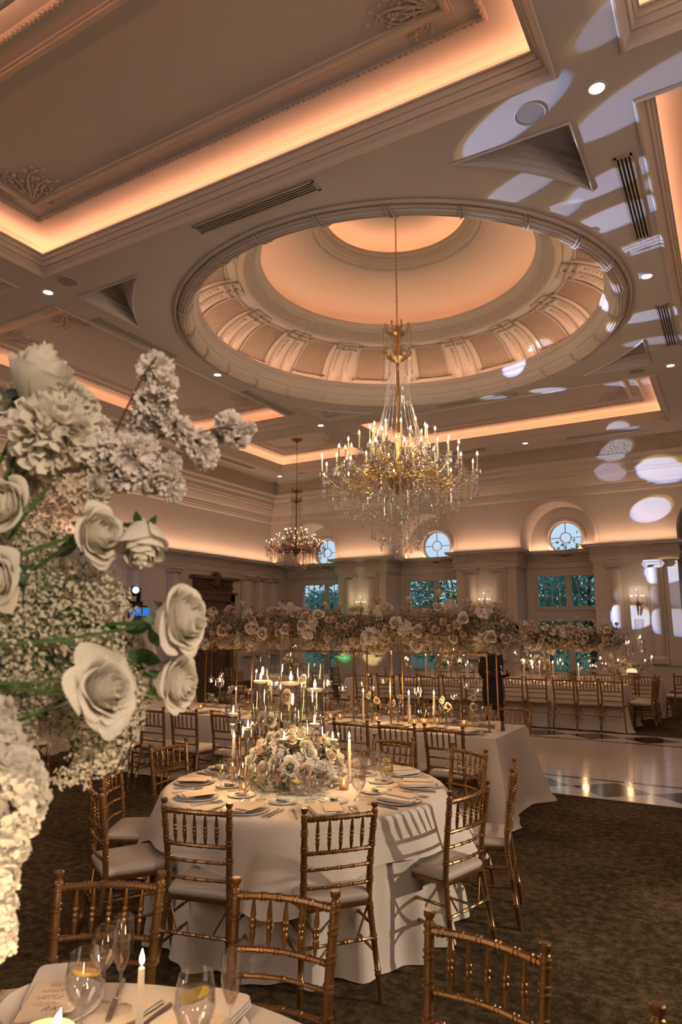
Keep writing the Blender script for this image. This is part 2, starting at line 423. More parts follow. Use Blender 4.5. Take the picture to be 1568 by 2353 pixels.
# ---------------------------------------------------------------- mesh helpers
class MB:
    """collects shapes; build() links them as ONE mesh object"""
    def __init__(s):
        s.v = []; s.f = []; s.mi = []; s.n = 0; s.cur = 0; s.uv = None
    def add(s, verts, faces, mi=None):
        verts = np.asarray(verts, dtype=float).reshape(-1, 3)
        s.v.append(verts)
        k = s.n
        s.f.extend([tuple(i + k for i in f) for f in faces])
        s.mi.extend([s.cur if mi is None else mi] * len(faces))
        s.n += len(verts)
        return s
    def box(s, c, d, rz=0.0):
        x, y, z = d[0] / 2, d[1] / 2, d[2] / 2
        v = np.array([(-x, -y, -z), (x, -y, -z), (x, y, -z), (-x, y, -z), (-x, -y, z), (x, -y, z), (x, y, z), (-x, y, z)])
        if rz:
            ca, sa = math.cos(rz), math.sin(rz)
            v = v @ np.array([[ca, sa, 0], [-sa, ca, 0], [0, 0, 1]])
        return s.add(v + np.array(c), [(3, 2, 1, 0), (4, 5, 6, 7), (0, 1, 5, 4), (1, 2, 6, 5), (2, 3, 7, 6), (3, 0, 4, 7)])
    def box2(s, x0, x1, y0, y1, z0, z1):
        return s.box(((x0 + x1) / 2, (y0 + y1) / 2, (z0 + z1) / 2), (abs(x1 - x0), abs(y1 - y0), abs(z1 - z0)))
    def lathe(s, prof, n=16, c=(0, 0, 0), closed=False, caps=True, M4=None, mi=None):
        a = np.linspace(0, 2 * PI, n, endpoint=False)
        pr = np.array(prof, dtype=float)
        v = np.zeros((len(pr), n, 3))
        v[:, :, 0] = pr[:, 0:1] * np.cos(a)
        v[:, :, 1] = pr[:, 0:1] * np.sin(a)
        v[:, :, 2] = pr[:, 1:2]
        v = v.reshape(-1, 3)
        if M4 is not None:
            v = v @ np.array(M4.to_3x3()).T + np.array(M4.translation)
        v = v + np.array(c)
        f = []
        for i in range(len(pr) - 1):
            for j in range(n):
                k = (j + 1) % n
                f.append((i * n + j, i * n + k, (i + 1) * n + k, (i + 1) * n + j))
        if caps:
            if pr[0, 0] > 1e-6:
                f.append(tuple(range(n - 1, -1, -1)))
            if pr[-1, 0] > 1e-6:
                f.append(tuple((len(pr) - 1) * n + j for j in range(n)))
        return s.add(v, f, mi)
    def cyl(s, p0, p1, r0, r1=None, n=8, prof=None, mi=None):
        """a rod from p0 to p1; prof = [(radius, t)] gives turned shapes"""
        p0, p1 = Vector(p0), Vector(p1)
        L = (p1 - p0).length
        if L < 1e-6:
            return s
        q = (p1 - p0).to_track_quat('Z', 'Y').to_matrix().to_4x4()
        q.translation = p0
        if prof is None:
            prof = [(r0, 0), (r0 if r1 is None else r1, 1)]
        return s.lathe([(r, t * L) for r, t in prof], n, M4=q, mi=mi)
    def tube(s, pts, r, n=6, mi=None, closed=False):
        pts = [Vector(p) for p in pts]
        rs = r if isinstance(r, (list, tuple)) else [r] * len(pts)
        v = []
        m = len(pts)
        ref = Vector((0, 0, 1))
        prev = None
        for i, p in enumerate(pts):
            if closed:
                d = (pts[(i + 1) % m] - pts[i - 1])
            else:
                d = pts[min(i + 1, m - 1)] - pts[max(i - 1, 0)]
            d.normalize()
            if prev is None:
                u = d.cross(ref)
                if u.length < 0.1:
                    u = d.cross(Vector((1, 0, 0)))
            else:
                u = prev - d * prev.dot(d)
                if u.length < 1e-4:
                    u = d.cross(ref)
            u.normalize()
            prev = u
            w_ = d.cross(u)
            for j in range(n):
                a = 2 * PI * j / n
                v.append(p + (u * math.cos(a) + w_ * math.sin(a)) * rs[i])
        f = []
        for i in range(m if closed else m - 1):
            for j in range(n):
                k = (j + 1) % n
                i2 = (i + 1) % m
                f.append((i * n + j, i * n + k, i2 * n + k, i2 * n + j))
        if not closed:
            f.append(tuple(range(n - 1, -1, -1)))
            f.append(tuple((m - 1) * n + j for j in range(n)))
        return s.add([tuple(x) for x in v], f, mi)
    def ball(s, c, r, n=8, m=6, sz=1.0, mi=None):
        pr = [(r * math.sin(PI * i / m), -r * sz * math.cos(PI * i / m)) for i in range(m + 1)]
        pr[0] = (0, -r * sz); pr[-1] = (0, r * sz)
        return s.lathe(pr, n, c=c, caps=False, mi=mi)
    def grid(s, P, closed_u=False, mi=None):
        """P: array (rows, cols, 3)"""
        P = np.asarray(P, dtype=float)
        a, b = P.shape[:2]
        f = []
        for i in range(a - 1):
            for j in range(b if closed_u else b - 1):
                k = (j + 1) % b
                f.append((i * b + j, i * b + k, (i + 1) * b + k, (i + 1) * b + j))
        return s.add(P.reshape(-1, 3), f, mi)
    def mesh(s, name, mats, smooth=True, weld=False):
        me = bpy.data.meshes.new(name)
        if not s.v:
            return me
        v = np.concatenate(s.v)
        me.from_pydata(v.tolist(), [], s.f)
        mats = mats if isinstance(mats, (list, tuple)) else [mats]
        for m in mats:
            me.materials.append(m)
        if len(mats) > 1:
            me.polygons.foreach_set('material_index', np.array(s.mi, dtype=np.int32))
        if smooth:
            me.polygons.foreach_set('use_smooth', np.ones(len(me.polygons), dtype=bool))
            try:
                me.set_sharp_from_angle(angle=R(42))
            except Exception:
                pass
        me.update()
        return me
    def build(s, name, mats, parent=None, smooth=True, loc=None, **tagkw):
        o = link(name, s.mesh(name, mats, smooth), parent, loc)
        if tagkw:
            tag(o, **tagkw)
        return o
def link(name, me, parent=None, loc=None, rot=None, scale=None):
    o = bpy.data.objects.new(name, me)
    COL.objects.link(o)
    if parent is not None:
        o.parent = parent
    if loc is not None:
        o.location = loc
    if rot is not None:
        o.rotation_euler = rot
    if scale is not None:
        o.scale = (scale,) * 3 if isinstance(scale, (int, float)) else scale
    return o
def tag(o, label=None, cat=None, group=None, kind=None):
    if label: o['label'] = label
    if cat: o['category'] = cat
    if group: o['group'] = group
    if kind: o['kind'] = kind
    return o
def thing(name, label, cat, loc=(0, 0, 0), rz=0.0, group=None):
    o = bpy.data.objects.new(name, None)
    COL.objects.link(o)
    o.location = loc
    o.rotation_euler = (0, 0, rz)
    o.empty_display_size = 0.1
    return tag(o, label, cat, group)
KIDS = {}
def kids(o):
    return [c for c in o.children]
def dup(root, loc, rz=0.0, label=None, group=None, scale=None, parent=None):
    """copy a thing with copies of its parts and sub-parts"""
    def rec(o, par):
        c = o.copy()
        COL.objects.link(c)
        c.parent = par
        for ch in TREE.get(o.name, ()):
            rec(ch, c)
        return c
    if root.name not in TREE:
        snap(root)
    r = rec(root, parent)
    r.location = loc
    r.rotation_euler = (0, 0, rz)
    if scale:
        r.scale = (scale,) * 3
    if label: r['label'] = label
    if group: r['group'] = group
    return r
TREE = {}
def snap(root):
    ch = list(root.children)
    TREE[root.name] = ch
    for c in ch:
        snap(c)
class Proto:
    """first placement uses the prototype itself, later ones copy it"""
    def __init__(s, root):
        s.root = root; s.used = False
        snap(root)
    def put(s, loc, rz=0.0, label=None, group=None, scale=None):
        if not s.used:
            s.used = True
            r = s.root
            r.location = loc; r.rotation_euler = (0, 0, rz)
            if label: r['label'] = label
            if group: r['group'] = group
            if scale: r.scale = (scale,) * 3
            return r
        return dup(s.root, loc, rz, label, group, scale)
def struct(mb, name, mat, parent=None, smooth=True):
    o = mb.build(name, mat, parent, smooth)
    if parent is None:
        o['kind'] = 'structure'
    return o
def uv_planar(o, ax=(0, 1), s=1.0):
    me = o.data
    lay = me.uv_layers.new(name='UVMap')
    co = np.zeros(len(me.vertices) * 3); me.vertices.foreach_get('co', co); co = co.reshape(-1, 3)
    li = np.zeros(len(me.loops), dtype=np.int32); me.loops.foreach_get('vertex_index', li)
    lay.data.foreach_set('uv', (co[li][:, list(ax)] * s).ravel())

def sweep_rect(mb, prof, x0, x1, y0, y1, mi=None):
    """mitred moulding round a rectangle; prof = [(inward offset, z)]"""
    P = []
    for (d, z) in prof:
        P.append([(x0 + d, y0 + d, z), (x1 - d, y0 + d, z), (x1 - d, y1 - d, z), (x0 + d, y1 - d, z)])
    P = np.array(P)
    rows = []
    for i in range(len(prof)):
        rows.append(P[i])
    n = len(prof)
    v = np.concatenate(rows)
    # separate vertices per side so mitres stay crisp
    for s_ in range(4):
        a, b = s_, (s_ + 1) % 4
        vv, ff = [], []
        for i in range(n):
            vv += [rows[i][a], rows[i][b]]
        for i in range(n - 1):
            ff.append((2 * i, 2 * i + 1, 2 * i + 3, 2 * i + 2))
        mb.add(vv, ff, mi)
    return mb
def sweep_path(mb, prof, pts, closed=False, mi=None):
    """moulding along a plan polyline; prof = [(outward offset to the right of travel, z)] with mitred corners"""
    n = len(pts)
    pts = [Vector((p[0], p[1])) for p in pts]
    segs = n if closed else n - 1
    def nrm(i):
        d = (pts[(i + 1) % n] - pts[i % n]).normalized()
        return Vector((d.y, -d.x))
    def corner(i, off):
        if closed:
            n0, n1 = nrm((i - 1) % n), nrm(i % n)
        else:
            n0 = nrm(i - 1) if i > 0 else nrm(0)
            n1 = nrm(i) if i < n - 1 else nrm(n - 2)
        b = n0 + n1
        k = b.length_squared
        b = b * (2.0 / k) if k > 1e-6 else n0
        return pts[i % n] + b * off
    for s_ in range(segs):
        vv, ff = [], []
        for (o_, z) in prof:
            a = corner(s_, o_); b = corner(s_ + 1 if not closed else (s_ + 1) % n, o_)
            vv += [(a.x, a.y, z), (b.x, b.y, z)]
        for i in range(len(prof) - 1):
            ff.append((2 * i, 2 * i + 1, 2 * i + 3, 2 * i + 2))
        mb.add(vv, ff, mi)
    return mb
def ordinal(i):
    return ['first', 'second', 'third', 'fourth', 'fifth', 'sixth', 'seventh', 'eighth', 'ninth', 'tenth', 'eleventh', 'twelfth', 'thirteenth', 'fourteenth', 'fifteenth', 'sixteenth'][i]

# ================================================================ THE SETTING
ZC = 7.2
# floor: carpet with the dance floor let in
DX0, DX1, DY0, DY1 = -9.4, 4.2, 8.04, 12.97
mb = MB()
P = [(-16, -8), (DX0, -8), (DX1, -8), (6, -8)]
for (x0, x1, y0, y1) in ((-16, DX0, -8, 23.2), (DX1, 6, -8, 23.2), (DX0, DX1, -8, DY0), (DX0, DX1, DY1, 23.2)):
    mb.add([(x0, y0, 0), (x1, y0, 0), (x1, y1, 0), (x0, y1, 0)], [(0, 1, 2, 3)])
fl = struct(mb, 'floor', M['carpet'], smooth=False)
def make_dance():
    m, t, out = new_mat('marble_dance_floor')
    b = N(t, 'ShaderNodeBsdfPrincipled')
    b.inputs['Roughness'].default_value = 0.13
    tc = N(t, 'ShaderNodeTexCoord'); sp = N(t, 'ShaderNodeSeparateXYZ')
    t.links.new(tc.outputs['Object'], sp.inputs[0])
    def mth(op, a, b_=None, c=None):
        n = N(t, 'ShaderNodeMath', operation=op)
        for i, x in enumerate((a, b_, c)):
            if x is None: continue
            if isinstance(x, (int, float)): n.inputs[i].default_value = x
            else: t.links.new(x, n.inputs[i])
        return n.outputs[0]
    x, y = sp.outputs[0], sp.outputs[1]
    yc = (DY0 + DY1) / 2
    hy = (DY1 - DY0) / 2
    ed = mth('SUBTRACT', hy, mth('ABSOLUTE', mth('SUBTRACT', y, yc)))      # distance from the long edge
    pit = 0.87
    fx = mth('ABSOLUTE', mth('SUBTRACT', mth('FRACT', mth('DIVIDE', mth('ADD', x, 1.85 + 8 * pit), pit)), 0.5))  # 0.5 at joints
    fy = mth('DIVIDE', mth('ABSOLUTE', mth('SUBTRACT', ed, 0.46)), 0.80)
    dia = mth('LESS_THAN', mth('ADD', fx, fy), 0.5)
    inb = mth('LESS_THAN', ed, 0.90)
    line = mth('MULTIPLY', mth('GREATER_THAN', ed, 0.90), mth('LESS_THAN', ed, 0.99))
    dark = mth('MAXIMUM', mth('MULTIPLY', dia, inb), line)
    nz = N(t, 'ShaderNodeTexNoise'); nz.inputs['Scale'].default_value = 3; nz.inputs['Detail'].default_value = 6
    t.links.new(tc.outputs['Object'], nz.inputs['Vector'])
    rr = N(t, 'ShaderNodeValToRGB'); rr.color_ramp.elements[0].color = (0.62, 0.55, 0.48, 1); rr.color_ramp.elements[1].color = (0.78, 0.72, 0.66, 1)
    t.links.new(nz.outputs['Fac'], rr.inputs[0])
    mx = N(t, 'ShaderNodeMix', data_type='RGBA')
    t.links.new(dark, mx.inputs['Factor']); t.links.new(rr.outputs[0], mx.inputs['A']); mx.inputs['B'].default_value = (0.012, 0.012, 0.014, 1)
    t.links.new(mx.outputs['Result'], b.inputs['Base Color'])
    t.links.new(b.outputs[0], out.inputs[0])
    return m
mb = MB()
mb.add([(DX0, DY0, -0.02), (DX1, DY0, -0.02), (DX1, DY1, -0.02), (DX0, DY1, -0.02), (DX0, DY0, 0.004), (DX1, DY0, 0.004), (DX1, DY1, 0.004), (DX0, DY1, 0.004)],
       [(3, 2, 1, 0), (4, 5, 6, 7), (0, 1, 5, 4), (1, 2, 6, 5), (2, 3, 7, 6), (3, 0, 4, 7)])
o = mb.build('dance_floor', make_dance(), smooth=False)
tag(o, kind='structure')

# ---- ceiling plane with holes
def arc_tri(sx, sy):
    """corner recess between the dome and the bay corner: two straight sides and an arc round the dome"""
    r = 4.70
    cx, cyy = CX + sx * 3.94, CY + sy * 3.94
    a0 = math.atan2(math.sqrt(max(r * r - 3.94 ** 2, 0)) * sy, 3.94 * sx)
    a1 = math.atan2(3.94 * sy, math.sqrt(max(r * r - 3.94 ** 2, 0)) * sx)
    pts = []
    d = a1 - a0
    while d > PI: d -= 2 * PI
    while d < -PI: d += 2 * PI
    for i in range(15):
        a = a0 + d * i / 14
        pts.append((CX + r * math.cos(a), CY + r * math.sin(a)))
    pts.append((cx, cyy))
    return pts
TRI = [arc_tri(sx, sy) for sx in (-1, 1) for sy in (-1, 1)]
circ = [(CX + 4.02 * math.cos(2 * PI * i / 96), CY + 4.02 * math.sin(2 * PI * i / 96)) for i in range(96)]
outer = [(-14.42, -6.2), (4.28, -6.2), (4.28, 20.22), (-14.42, 20.22)]
loops = [outer, circ] + [[(x0, y0), (x1, y0), (x1, y1), (x0, y1)] for (x0, x1, y0, y1, k) in COFFERS] + TRI
vl = [[Vector((p[0], p[1], 0)) for p in L] for L in loops]
tri = tessellate_polygon(vl)
allp = [(p[0], p[1], ZC) for L in loops for p in L]
mb = MB(); mb.add(allp, [tuple(t) for t in tri])
ceil = struct(mb, 'ceiling', M['ceil'], smooth=False)
# roof slab over everything, keeps the sky out
mb = MB(); mb.box2(-16.4, 6.2, -8.3, 24.2, 10.6, 10.9); struct(mb, 'ceiling_slab', M['ceil'], smooth=False)

def leaf_scroll(mb, x, y, z, s, ang, mi=None, seed=1):
    """acanthus corner ornament: curling tapered ribs with little leaves"""
    rnd = random.Random(seed)
    for k, (da, L) in enumerate(((0.0, 1.0), (0.28, 0.8), (-0.28, 0.8), (0.62, 0.55), (-0.62, 0.55))):
        a = ang + da
        pts, rs = [], []
        curl = (1 if da >= 0 else -1) * 2.6
        px, py = x, y
        aa = a
        for i in range(12):
            pts.append((px, py, z - 0.012)); rs.append(0.030 * s * (1 - i / 14))
            px += math.cos(aa) * L * s / 12; py += math.sin(aa) * L * s / 12
            aa += curl * (i / 12) ** 2 / 4
        mb.tube(pts, rs, 5, mi)
        for i in range(2, 11, 2):
            q = pts[i]
            for sd in (-1, 1):
                b_ = a + sd * 1.0 + rnd.uniform(-.3, .3)
                l = 0.12 * s * rnd.uniform(.6, 1.1)
                mb.ball((q[0] + math.cos(b_) * l, q[1] + math.sin(b_) * l, z - 0.005), 0.035 * s * rnd.uniform(.7, 1.2), 6, 4, 0.8, mi)
tn = [0]
def trim(mb, mat, parent=None, smooth=False):
    tn[0] += 1
    return struct(mb, 'trim_%d' % tn[0], mat, parent, smooth)
for ci, (x0, x1, y0, y1, k) in enumerate(COFFERS):
    mb = MB()
    sweep_rect(mb, [(-0.02, 7.2), (-0.005, 7.175), (0.015, 7.175), (0.03, 7.21), (0.04, 7.24), (0.07, 7.27), (0.075, 7.30), (0.10, 7.30), (0.11, 7.33), (0.135, 7.40), (0.16, 7.43), (0.18, 7.43), (0.18, 7.455),
                    (0.15, 7.455), (0.14, 7.37), (-0.03, 7.36), (-0.03, 7.60), (0.0, 7.66), (0.10, 7.70)], x0, x1, y0, y1)
    tr = trim(mb, M['mould'])
    mb = MB(); mb.add([(x0 - .03, y0 - .03, 7.7), (x1 + .03, y0 - .03, 7.7), (x1 + .03, y1 + .03, 7.7), (x0 - .03, y1 + .03, 7.7)], [(3, 2, 1, 0)])
    mb.build('tray_panel', M['ceil'], tr, smooth=False)
    mb = MB()
    d = 0.53
    sweep_rect(mb, [(d - .03, 7.7), (d - .025, 7.682), (d, 7.668), (d + .025, 7.682), (d + .03, 7.7)], x0, x1, y0, y1)
    # beads along the carved fillet
    if ci in (0, 1, 2, 4):
        per = [((x0 + d, y0 + d), (x1 - d, y0 + d)), ((x1 - d, y0 + d), (x1 - d, y1 - d)), ((x1 - d, y1 - d), (x0 + d, y1 - d)), ((x0 + d, y1 - d), (x0 + d, y0 + d))]
        step = 0.07 if ci == 0 else 0.14
        for (a, b) in per:
            L = math.hypot(b[0] - a[0], b[1] - a[1]); n = int(L / step)
            for i in range(n):
                t_ = (i + .5) / n
                mb.box((a[0] + (b[0] - a[0]) * t_, a[1] + (b[1] - a[1]) * t_, 7.668), (0.04, 0.04, 0.03), rz=0.7)
    mb.build('bead_moulding', M['mould'], tr, smooth=False)
    mb = MB(); d = 0.82
    sweep_rect(mb, [(d - .06, 7.7), (d - .055, 7.672), (d - .035, 7.672), (d - .025, 7.655), (d + .01, 7.650), (d + .03, 7.670), (d + .05, 7.672), (d + .06, 7.7)], x0, x1, y0, y1)
    mb.build('panel_moulding', M['mould'], tr, smooth=False)
    mb = MB(); d = 0.90
    if ci in (0, 1, 2, 4):
        for (ax, ay, an) in ((x0 + d, y0 + d, PI / 4), (x1 - d, y0 + d, 3 * PI / 4), (x1 - d, y1 - d, -3 * PI / 4), (x0 + d, y1 - d, -PI / 4)):
            leaf_scroll(mb, ax, ay, 7.7, 0.9, an, seed=ci * 7 + int(an * 10))
            leaf_scroll(mb, ax, ay, 7.7, 0.6, an + 0.9, seed=ci * 7 + 2)
            leaf_scroll(mb, ax, ay, 7.7, 0.6, an - 0.9, seed=ci * 7 + 3)
        mb.build('corner_ornament', M['mould'], tr)
# triangular recesses
for pts in TRI:
    cx = pts[-1][0] * 0.62 + pts[7][0] * 0.38; cyy = pts[-1][1] * 0.62 + pts[7][1] * 0.38
    mb = MB()
    st = [(1, 7.2), (0.975, 7.175), (0.93, 7.19), (0.92, 7.25), (0.87, 7.26), (0.86, 7.31), (0.80, 7.32), (0.79, 7.38), (0.70, 7.40), (0.68, 7.46), (0.50, 7.54), (0.25, 7.62), (0.02, 7.66)]
    P = np.array([[(cx + (p[0] - cx) * s_, cyy + (p[1] - cyy) * s_, z) for p in pts] for s_, z in st])
    mb.grid(P, closed_u=True)
    trim(mb, M['ceil'])

# ---- the dome
def revolve(prof, n=128):
    mb = MB()
    mb.lathe(prof, n, c=(CX, CY, 0), caps=False)
    return mb
reed = []
for i in range(6):      # bundled reeds
    a = 0.30 + i * 0.42
    reed += [(3.90 + 0.15 * math.cos(a + q), 7.20 - 0.02 - 0.15 * math.sin(a + q) * 0.9 + 0.02) for q in (0.0, 0.14, 0.28)]
prof = [(4.04, 7.2), (4.03, 7.165), (4.00, 7.165), (3.99, 7.19), (3.965, 7.19)]
for i in range(7):
    a0 = 0.12 + i * 0.40
    for q in range(5):
        a = a0 + 0.38 * q / 4
        rr_ = 0.125 + 0.016 * math.sin(PI * q / 4)
        prof.append((3.86 + rr_ * math.cos(a) * 0.85, 7.235 - rr_ * math.sin(a)))
prof += [(3.745, 7.24), (3.745, 7.29), (3.72, 7.30), (3.70, 7.36), (3.66, 7.42), (3.66, 7.47), (3.635, 7.48), (3.62, 7.52), (3.625, 7.56), (3.67, 7.56), (3.68, 7.46), (4.10, 7.45), (4.10, 7.62)]
dome = trim(revolve(prof), M['mould'], smooth=False)
dome.data.polygons.foreach_set('use_smooth', np.ones(len(dome.data.polygons), dtype=bool)); dome.data.set_sharp_from_angle(angle=R(25))
# ribbon ties round the reeds
mb = MB()
for i in range(26):
    a = 2 * PI * i / 26 + 0.06
    for da in (-0.008, 0.008):
        pts = []
        for q in range(9):
            t_ = -0.15 + (PI + 0.2) * q / 8
            r_ = 3.86 + 0.145 * math.cos(t_) * 0.9; z = 7.232 - 0.152 * math.sin(t_)
            aa = a + da + (q / 8 - 0.5) * 0.05
            pts.append((CX + r_ * math.cos(aa), CY + r_ * math.sin(aa), z))
        mb.tube(pts, 0.010, 5)
mb.build('ribbon_tie', M['mould'], dome)
# drum wall, curving inwards
def dome_pt(t):
    """t 0..1 from the cove up to the frieze"""
    a = t * PI / 2 * 0.93
    return (2.90 + 1.18 * math.cos(a) ** 0.9, 7.60 + 0.72 * math.sin(a))
prof = [dome_pt(i / 14) for i in range(15)] + [(2.86, 8.32)]
mb = revolve(prof)
mb.build('drum_wall', M['plaster'], dome)
NB = 16
def dome_patch(a0, a1, t0, t1, lift, nu=10, nv=10):
    P = []
    for i in range(nv + 1):
        t_ = t0 + (t1 - t0) * i / nv
        r_, z = dome_pt(t_)
        row = []
        for j in range(nu + 1):
            a = a0 + (a1 - a0) * j / nu
            row.append((CX + (r_ - lift) * math.cos(a), CY + (r_ - lift) * math.sin(a), z - lift * 0.6))
        P.append(row)
    return np.array(P)
for i in range(NB):
    ac = 2 * PI * (i + 0.5) / NB + 0.02
    w_ = 2 * PI / NB
    # lattice panel
    P = dome_patch(ac - w_ * 0.235, ac + w_ * 0.235, 0.20, 0.90, 0.018)
    mb = MB(); mb.grid(P)
    o = mb.build('lattice_panel', M['lattice'], dome)
    lay = o.data.uv_layers.new(name='UVMap')
    nu = 11
    uvs = []
    for L in o.data.loops:
        vi = L.vertex_index
        uvs += [(vi % nu) / 10 * 1.9, (vi // nu) / 10 * 1.1]
    lay.data.foreach_set('uv', uvs)
    # frame of the panel
    Pf = dome_patch(ac - w_ * 0.24, ac + w_ * 0.24, 0.195, 0.905, 0.035)
    ring = [tuple(p) for p in Pf[0]] + [tuple(p) for p in Pf[1:, -1]] + [tuple(p) for p in Pf[-1, ::-1][1:]] + [tuple(p) for p in Pf[::-1, 0][1:-1]]
    mb = MB(); mb.tube(ring, 0.017, 5, closed=True)
    for q in (Pf[0, 0], Pf[0, -1], Pf[-1, 0], Pf[-1, -1]):
        for k in range(7):
            a = 2 * PI * k / 7
            mb.ball((q[0] + 0.045 * math.cos(a), q[1] + 0.045 * math.sin(a), q[2] + 0.03 * math.sin(a)), 0.026, 6, 4)
    mb.build('panel_frame', M['mould'], dome)
    # pair of pilasters between panels
    for sd in (-1, 1):
        ap = ac + w_ * 0.5 + sd * w_ * 0.105
        mb = MB()
        hw = w_ * 0.062
        for (t0, t1, lift, ww) in ((0.02, 1.0, 0.045, 1.0), (0.0, 0.07, 0.075, 1.25), (0.10, 0.74, 0.062, 0.62)):
            Pa = dome_patch(ap - hw * ww, ap + hw * ww, t0, t1, lift, 4, 10)
            Pb = dome_patch(ap - hw * ww, ap + hw * ww, t0, t1, -0.02, 4, 10)
            mb.grid(Pa)
            mb.grid(np.stack([Pa[:, 0], Pb[:, 0]], 1)); mb.grid(np.stack([Pa[:, -1], Pb[:, -1]], 1))
            mb.grid(np.stack([Pa[-1], Pb[-1]], 0)); mb.grid(np.stack([Pa[0], Pb[0]], 0))
        for k in range(9):       # husk drop down the pilaster
            t_ = 0.74 - k * 0.05
            r_, z = dome_pt(t_)
            mb.ball((CX + (r_ - 0.075) * math.cos(ap), CY + (r_ - 0.075) * math.sin(ap), z - 0.03), 0.034 - k * 0.0022, 6, 4)
        for k in range(15):      # carved capital
            t_ = 0.82 + 0.14 * (k % 3) / 2
            r_, z = dome_pt(t_)
            a = ap + hw * (-1.1 + 2.2 * (k // 3) / 4)
            mb.ball((CX + (r_ - 0.085 - 0.02 * (k % 3)) * math.cos(a), CY + (r_ - 0.085 - 0.02 * (k % 3)) * math.sin(a), z - 0.04), 0.040, 6, 4)
        mb.build('pilaster', M['mould'], dome)
# frieze, cornice, upper saucer and oculus
mb = revolve([(2.98, 8.28), (2.90, 8.24), (2.86, 8.25), (2.85, 8.32)]); mb.build('astragal', M['mould'], dome)
mb = revolve([(2.85, 8.31), (2.72, 8.43)]); mb.build('carved_frieze', M['frieze'], dome)
mb = revolve([(2.72, 8.43), (2.66, 8.42), (2.65, 8.45), (2.60, 8.46), (2.585, 8.50), (2.55, 8.54), (2.55, 8.58), (2.60, 8.58), (2.60, 8.48), (2.84, 8.47), (2.84, 8.66)])
mb.build('upper_cornice', M['mould'], dome)
prof = [(2.84, 8.66)] + [(1.72 + 1.12 * math.cos(i / 12 * PI / 2), 8.66 + 0.72 * math.sin(i / 12 * PI / 2)) for i in range(13)]
mb = revolve(prof); mb.build('saucer', M['plaster'], dome)
mb = revolve([(1.74, 9.38), (1.62, 9.36), (1.60, 9.40), (1.52, 9.41), (1.50, 9.45), (1.46, 9.47), (1.44, 9.54), (1.40, 9.58), (1.37, 9.60), (1.365, 9.65), (1.40, 9.65), (1.42, 9.54), (1.68, 9.53), (1.68, 9.75)])
mb.build('oculus_cornice', M['mould'], dome)
mb = revolve([(1.68, 9.75)] + [(1.68 * math.cos(i / 8 * PI / 2), 9.75 + 0.42 * math.sin(i / 8 * PI / 2)) for i in range(9)])
mb.build('oculus_dome', M['plaster'], dome)

# ---- walls
YW, YR, XL, XR, YF = 21.1, 22.3, -15.3, 5.16, -7.2
ZL = 4.22                       # ledge of the entablature
BLK = [(-3.60, -1.36), (-7.86, -5.90), (-12.30, -10.40)]      # projecting blocks of the back wall (x0, x1)
BLK_R = [(0.90, 3.1)]
WIN = [(-5.60, -3.58), (-10.12, -8.0), (-14.62, -12.42), (-1.2, 0.75)]
CXW = [-4.60, -9.0, -13.5, -0.22]
# back wall, window plane, with openings
def wall_with_holes(name, y, x0, x1, z0, z1, holes, mat, thick=0.3, circles=()):
    outer = [(x0, z0), (x1, z0), (x1, z1), (x0, z1)]
    L = [outer] + [[(a, c), (b, c), (b, d), (a, d)] for (a, b, c, d) in holes]
    for (cx, cz, r_) in circles:
        L.append([(cx + r_ * math.cos(2 * PI * i / 40), cz + r_ * math.sin(2 * PI * i / 40)) for i in range(40)])
    tri = tessellate_polygon([[Vector((p[0], p[1], 0)) for p in l] for l in L])
    pts = [p for l in L for p in l]
    mb = MB()
    mb.add([(p[0], y, p[1]) for p in pts], [tuple(t) for t in tri])
    mb.add([(p[0], y + thick, p[1]) for p in pts], [tuple(t) for t in tri])
    k = 0
    for l in L:
        n = len(l)
        vv = [(p[0], y, p[1]) for p in l] + [(p[0], y + thick, p[1]) for p in l]
        mb.add(vv, [(i, (i + 1) % n, n + (i + 1) % n, n + i) for i in range(n)])
    return struct(mb, name, mat, smooth=False)
holes = []
for (a, b) in WIN:
    holes.append((a, b, 2.47, 3.46)); holes.append((a, b, 0.12, 2.05))
wall_with_holes('wall_back', YR, -16.0, 5.6, 0, 10.6, holes, M['wall'], 0.25, [(c, 4.66, 0.52) for c in CXW])
# front plane of the upper wall with arched niches
def upper_wall():
    zb, zt = 4.15, 7.3
    L = [[]]
    out = [(XL - .2, zb)]
    for c in sorted(CXW):
        out += [(c - 1.10, zb)]
        out += [(c + 1.10 * math.cos(PI - PI * i / 24), 4.55 + 1.10 * math.sin(PI * i / 24)) for i in range(25)]
        out += [(c + 1.10, zb)]
    out += [(XR + .2, zb), (XR + .2, zt), (XL - .2, zt)]
    tri = tessellate_polygon([[Vector((p[0], p[1], 0)) for p in out]])
    mb = MB()
    mb.add([(p[0], YW, p[1]) for p in out], [tuple(t) for t in tri])
    # barrel of each niche
    for c in sorted(CXW):
        arc = [(c - 1.10, zb)] + [(c + 1.10 * math.cos(PI - PI * i / 24), 4.55 + 1.10 * math.sin(PI * i / 24)) for i in range(25)] + [(c + 1.10, zb)]
        n = len(arc)
        mb.add([(p[0], YW, p[1]) for p in arc] + [(p[0], YR, p[1]) for p in arc], [(i, i + 1, n + i + 1, n + i) for i in range(n - 1)])
        arc2 = [(c + (p[0] - c) * 1.10, 4.55 + (p[1] - 4.55) * 1.10) if p[1] > zb + .01 else (c + (p[0] - c) * 1.10, p[1]) for p in arc]
        mb.add([(p[0], YW - .03, p[1]) for p in arc] + [(p[0], YW - .03, p[1]) for p in arc2] + [(p[0], YW, p[1]) for p in arc2], [(i, i + 1, n + i + 1, n + i) for i in range(n - 1)] + [(n + i, n + i + 1, 2 * n + i + 1, 2 * n + i) for i in range(n - 1)])
    o = struct(mb, 'wall_back_upper', M['wall'], smooth=False)
upper_wall()
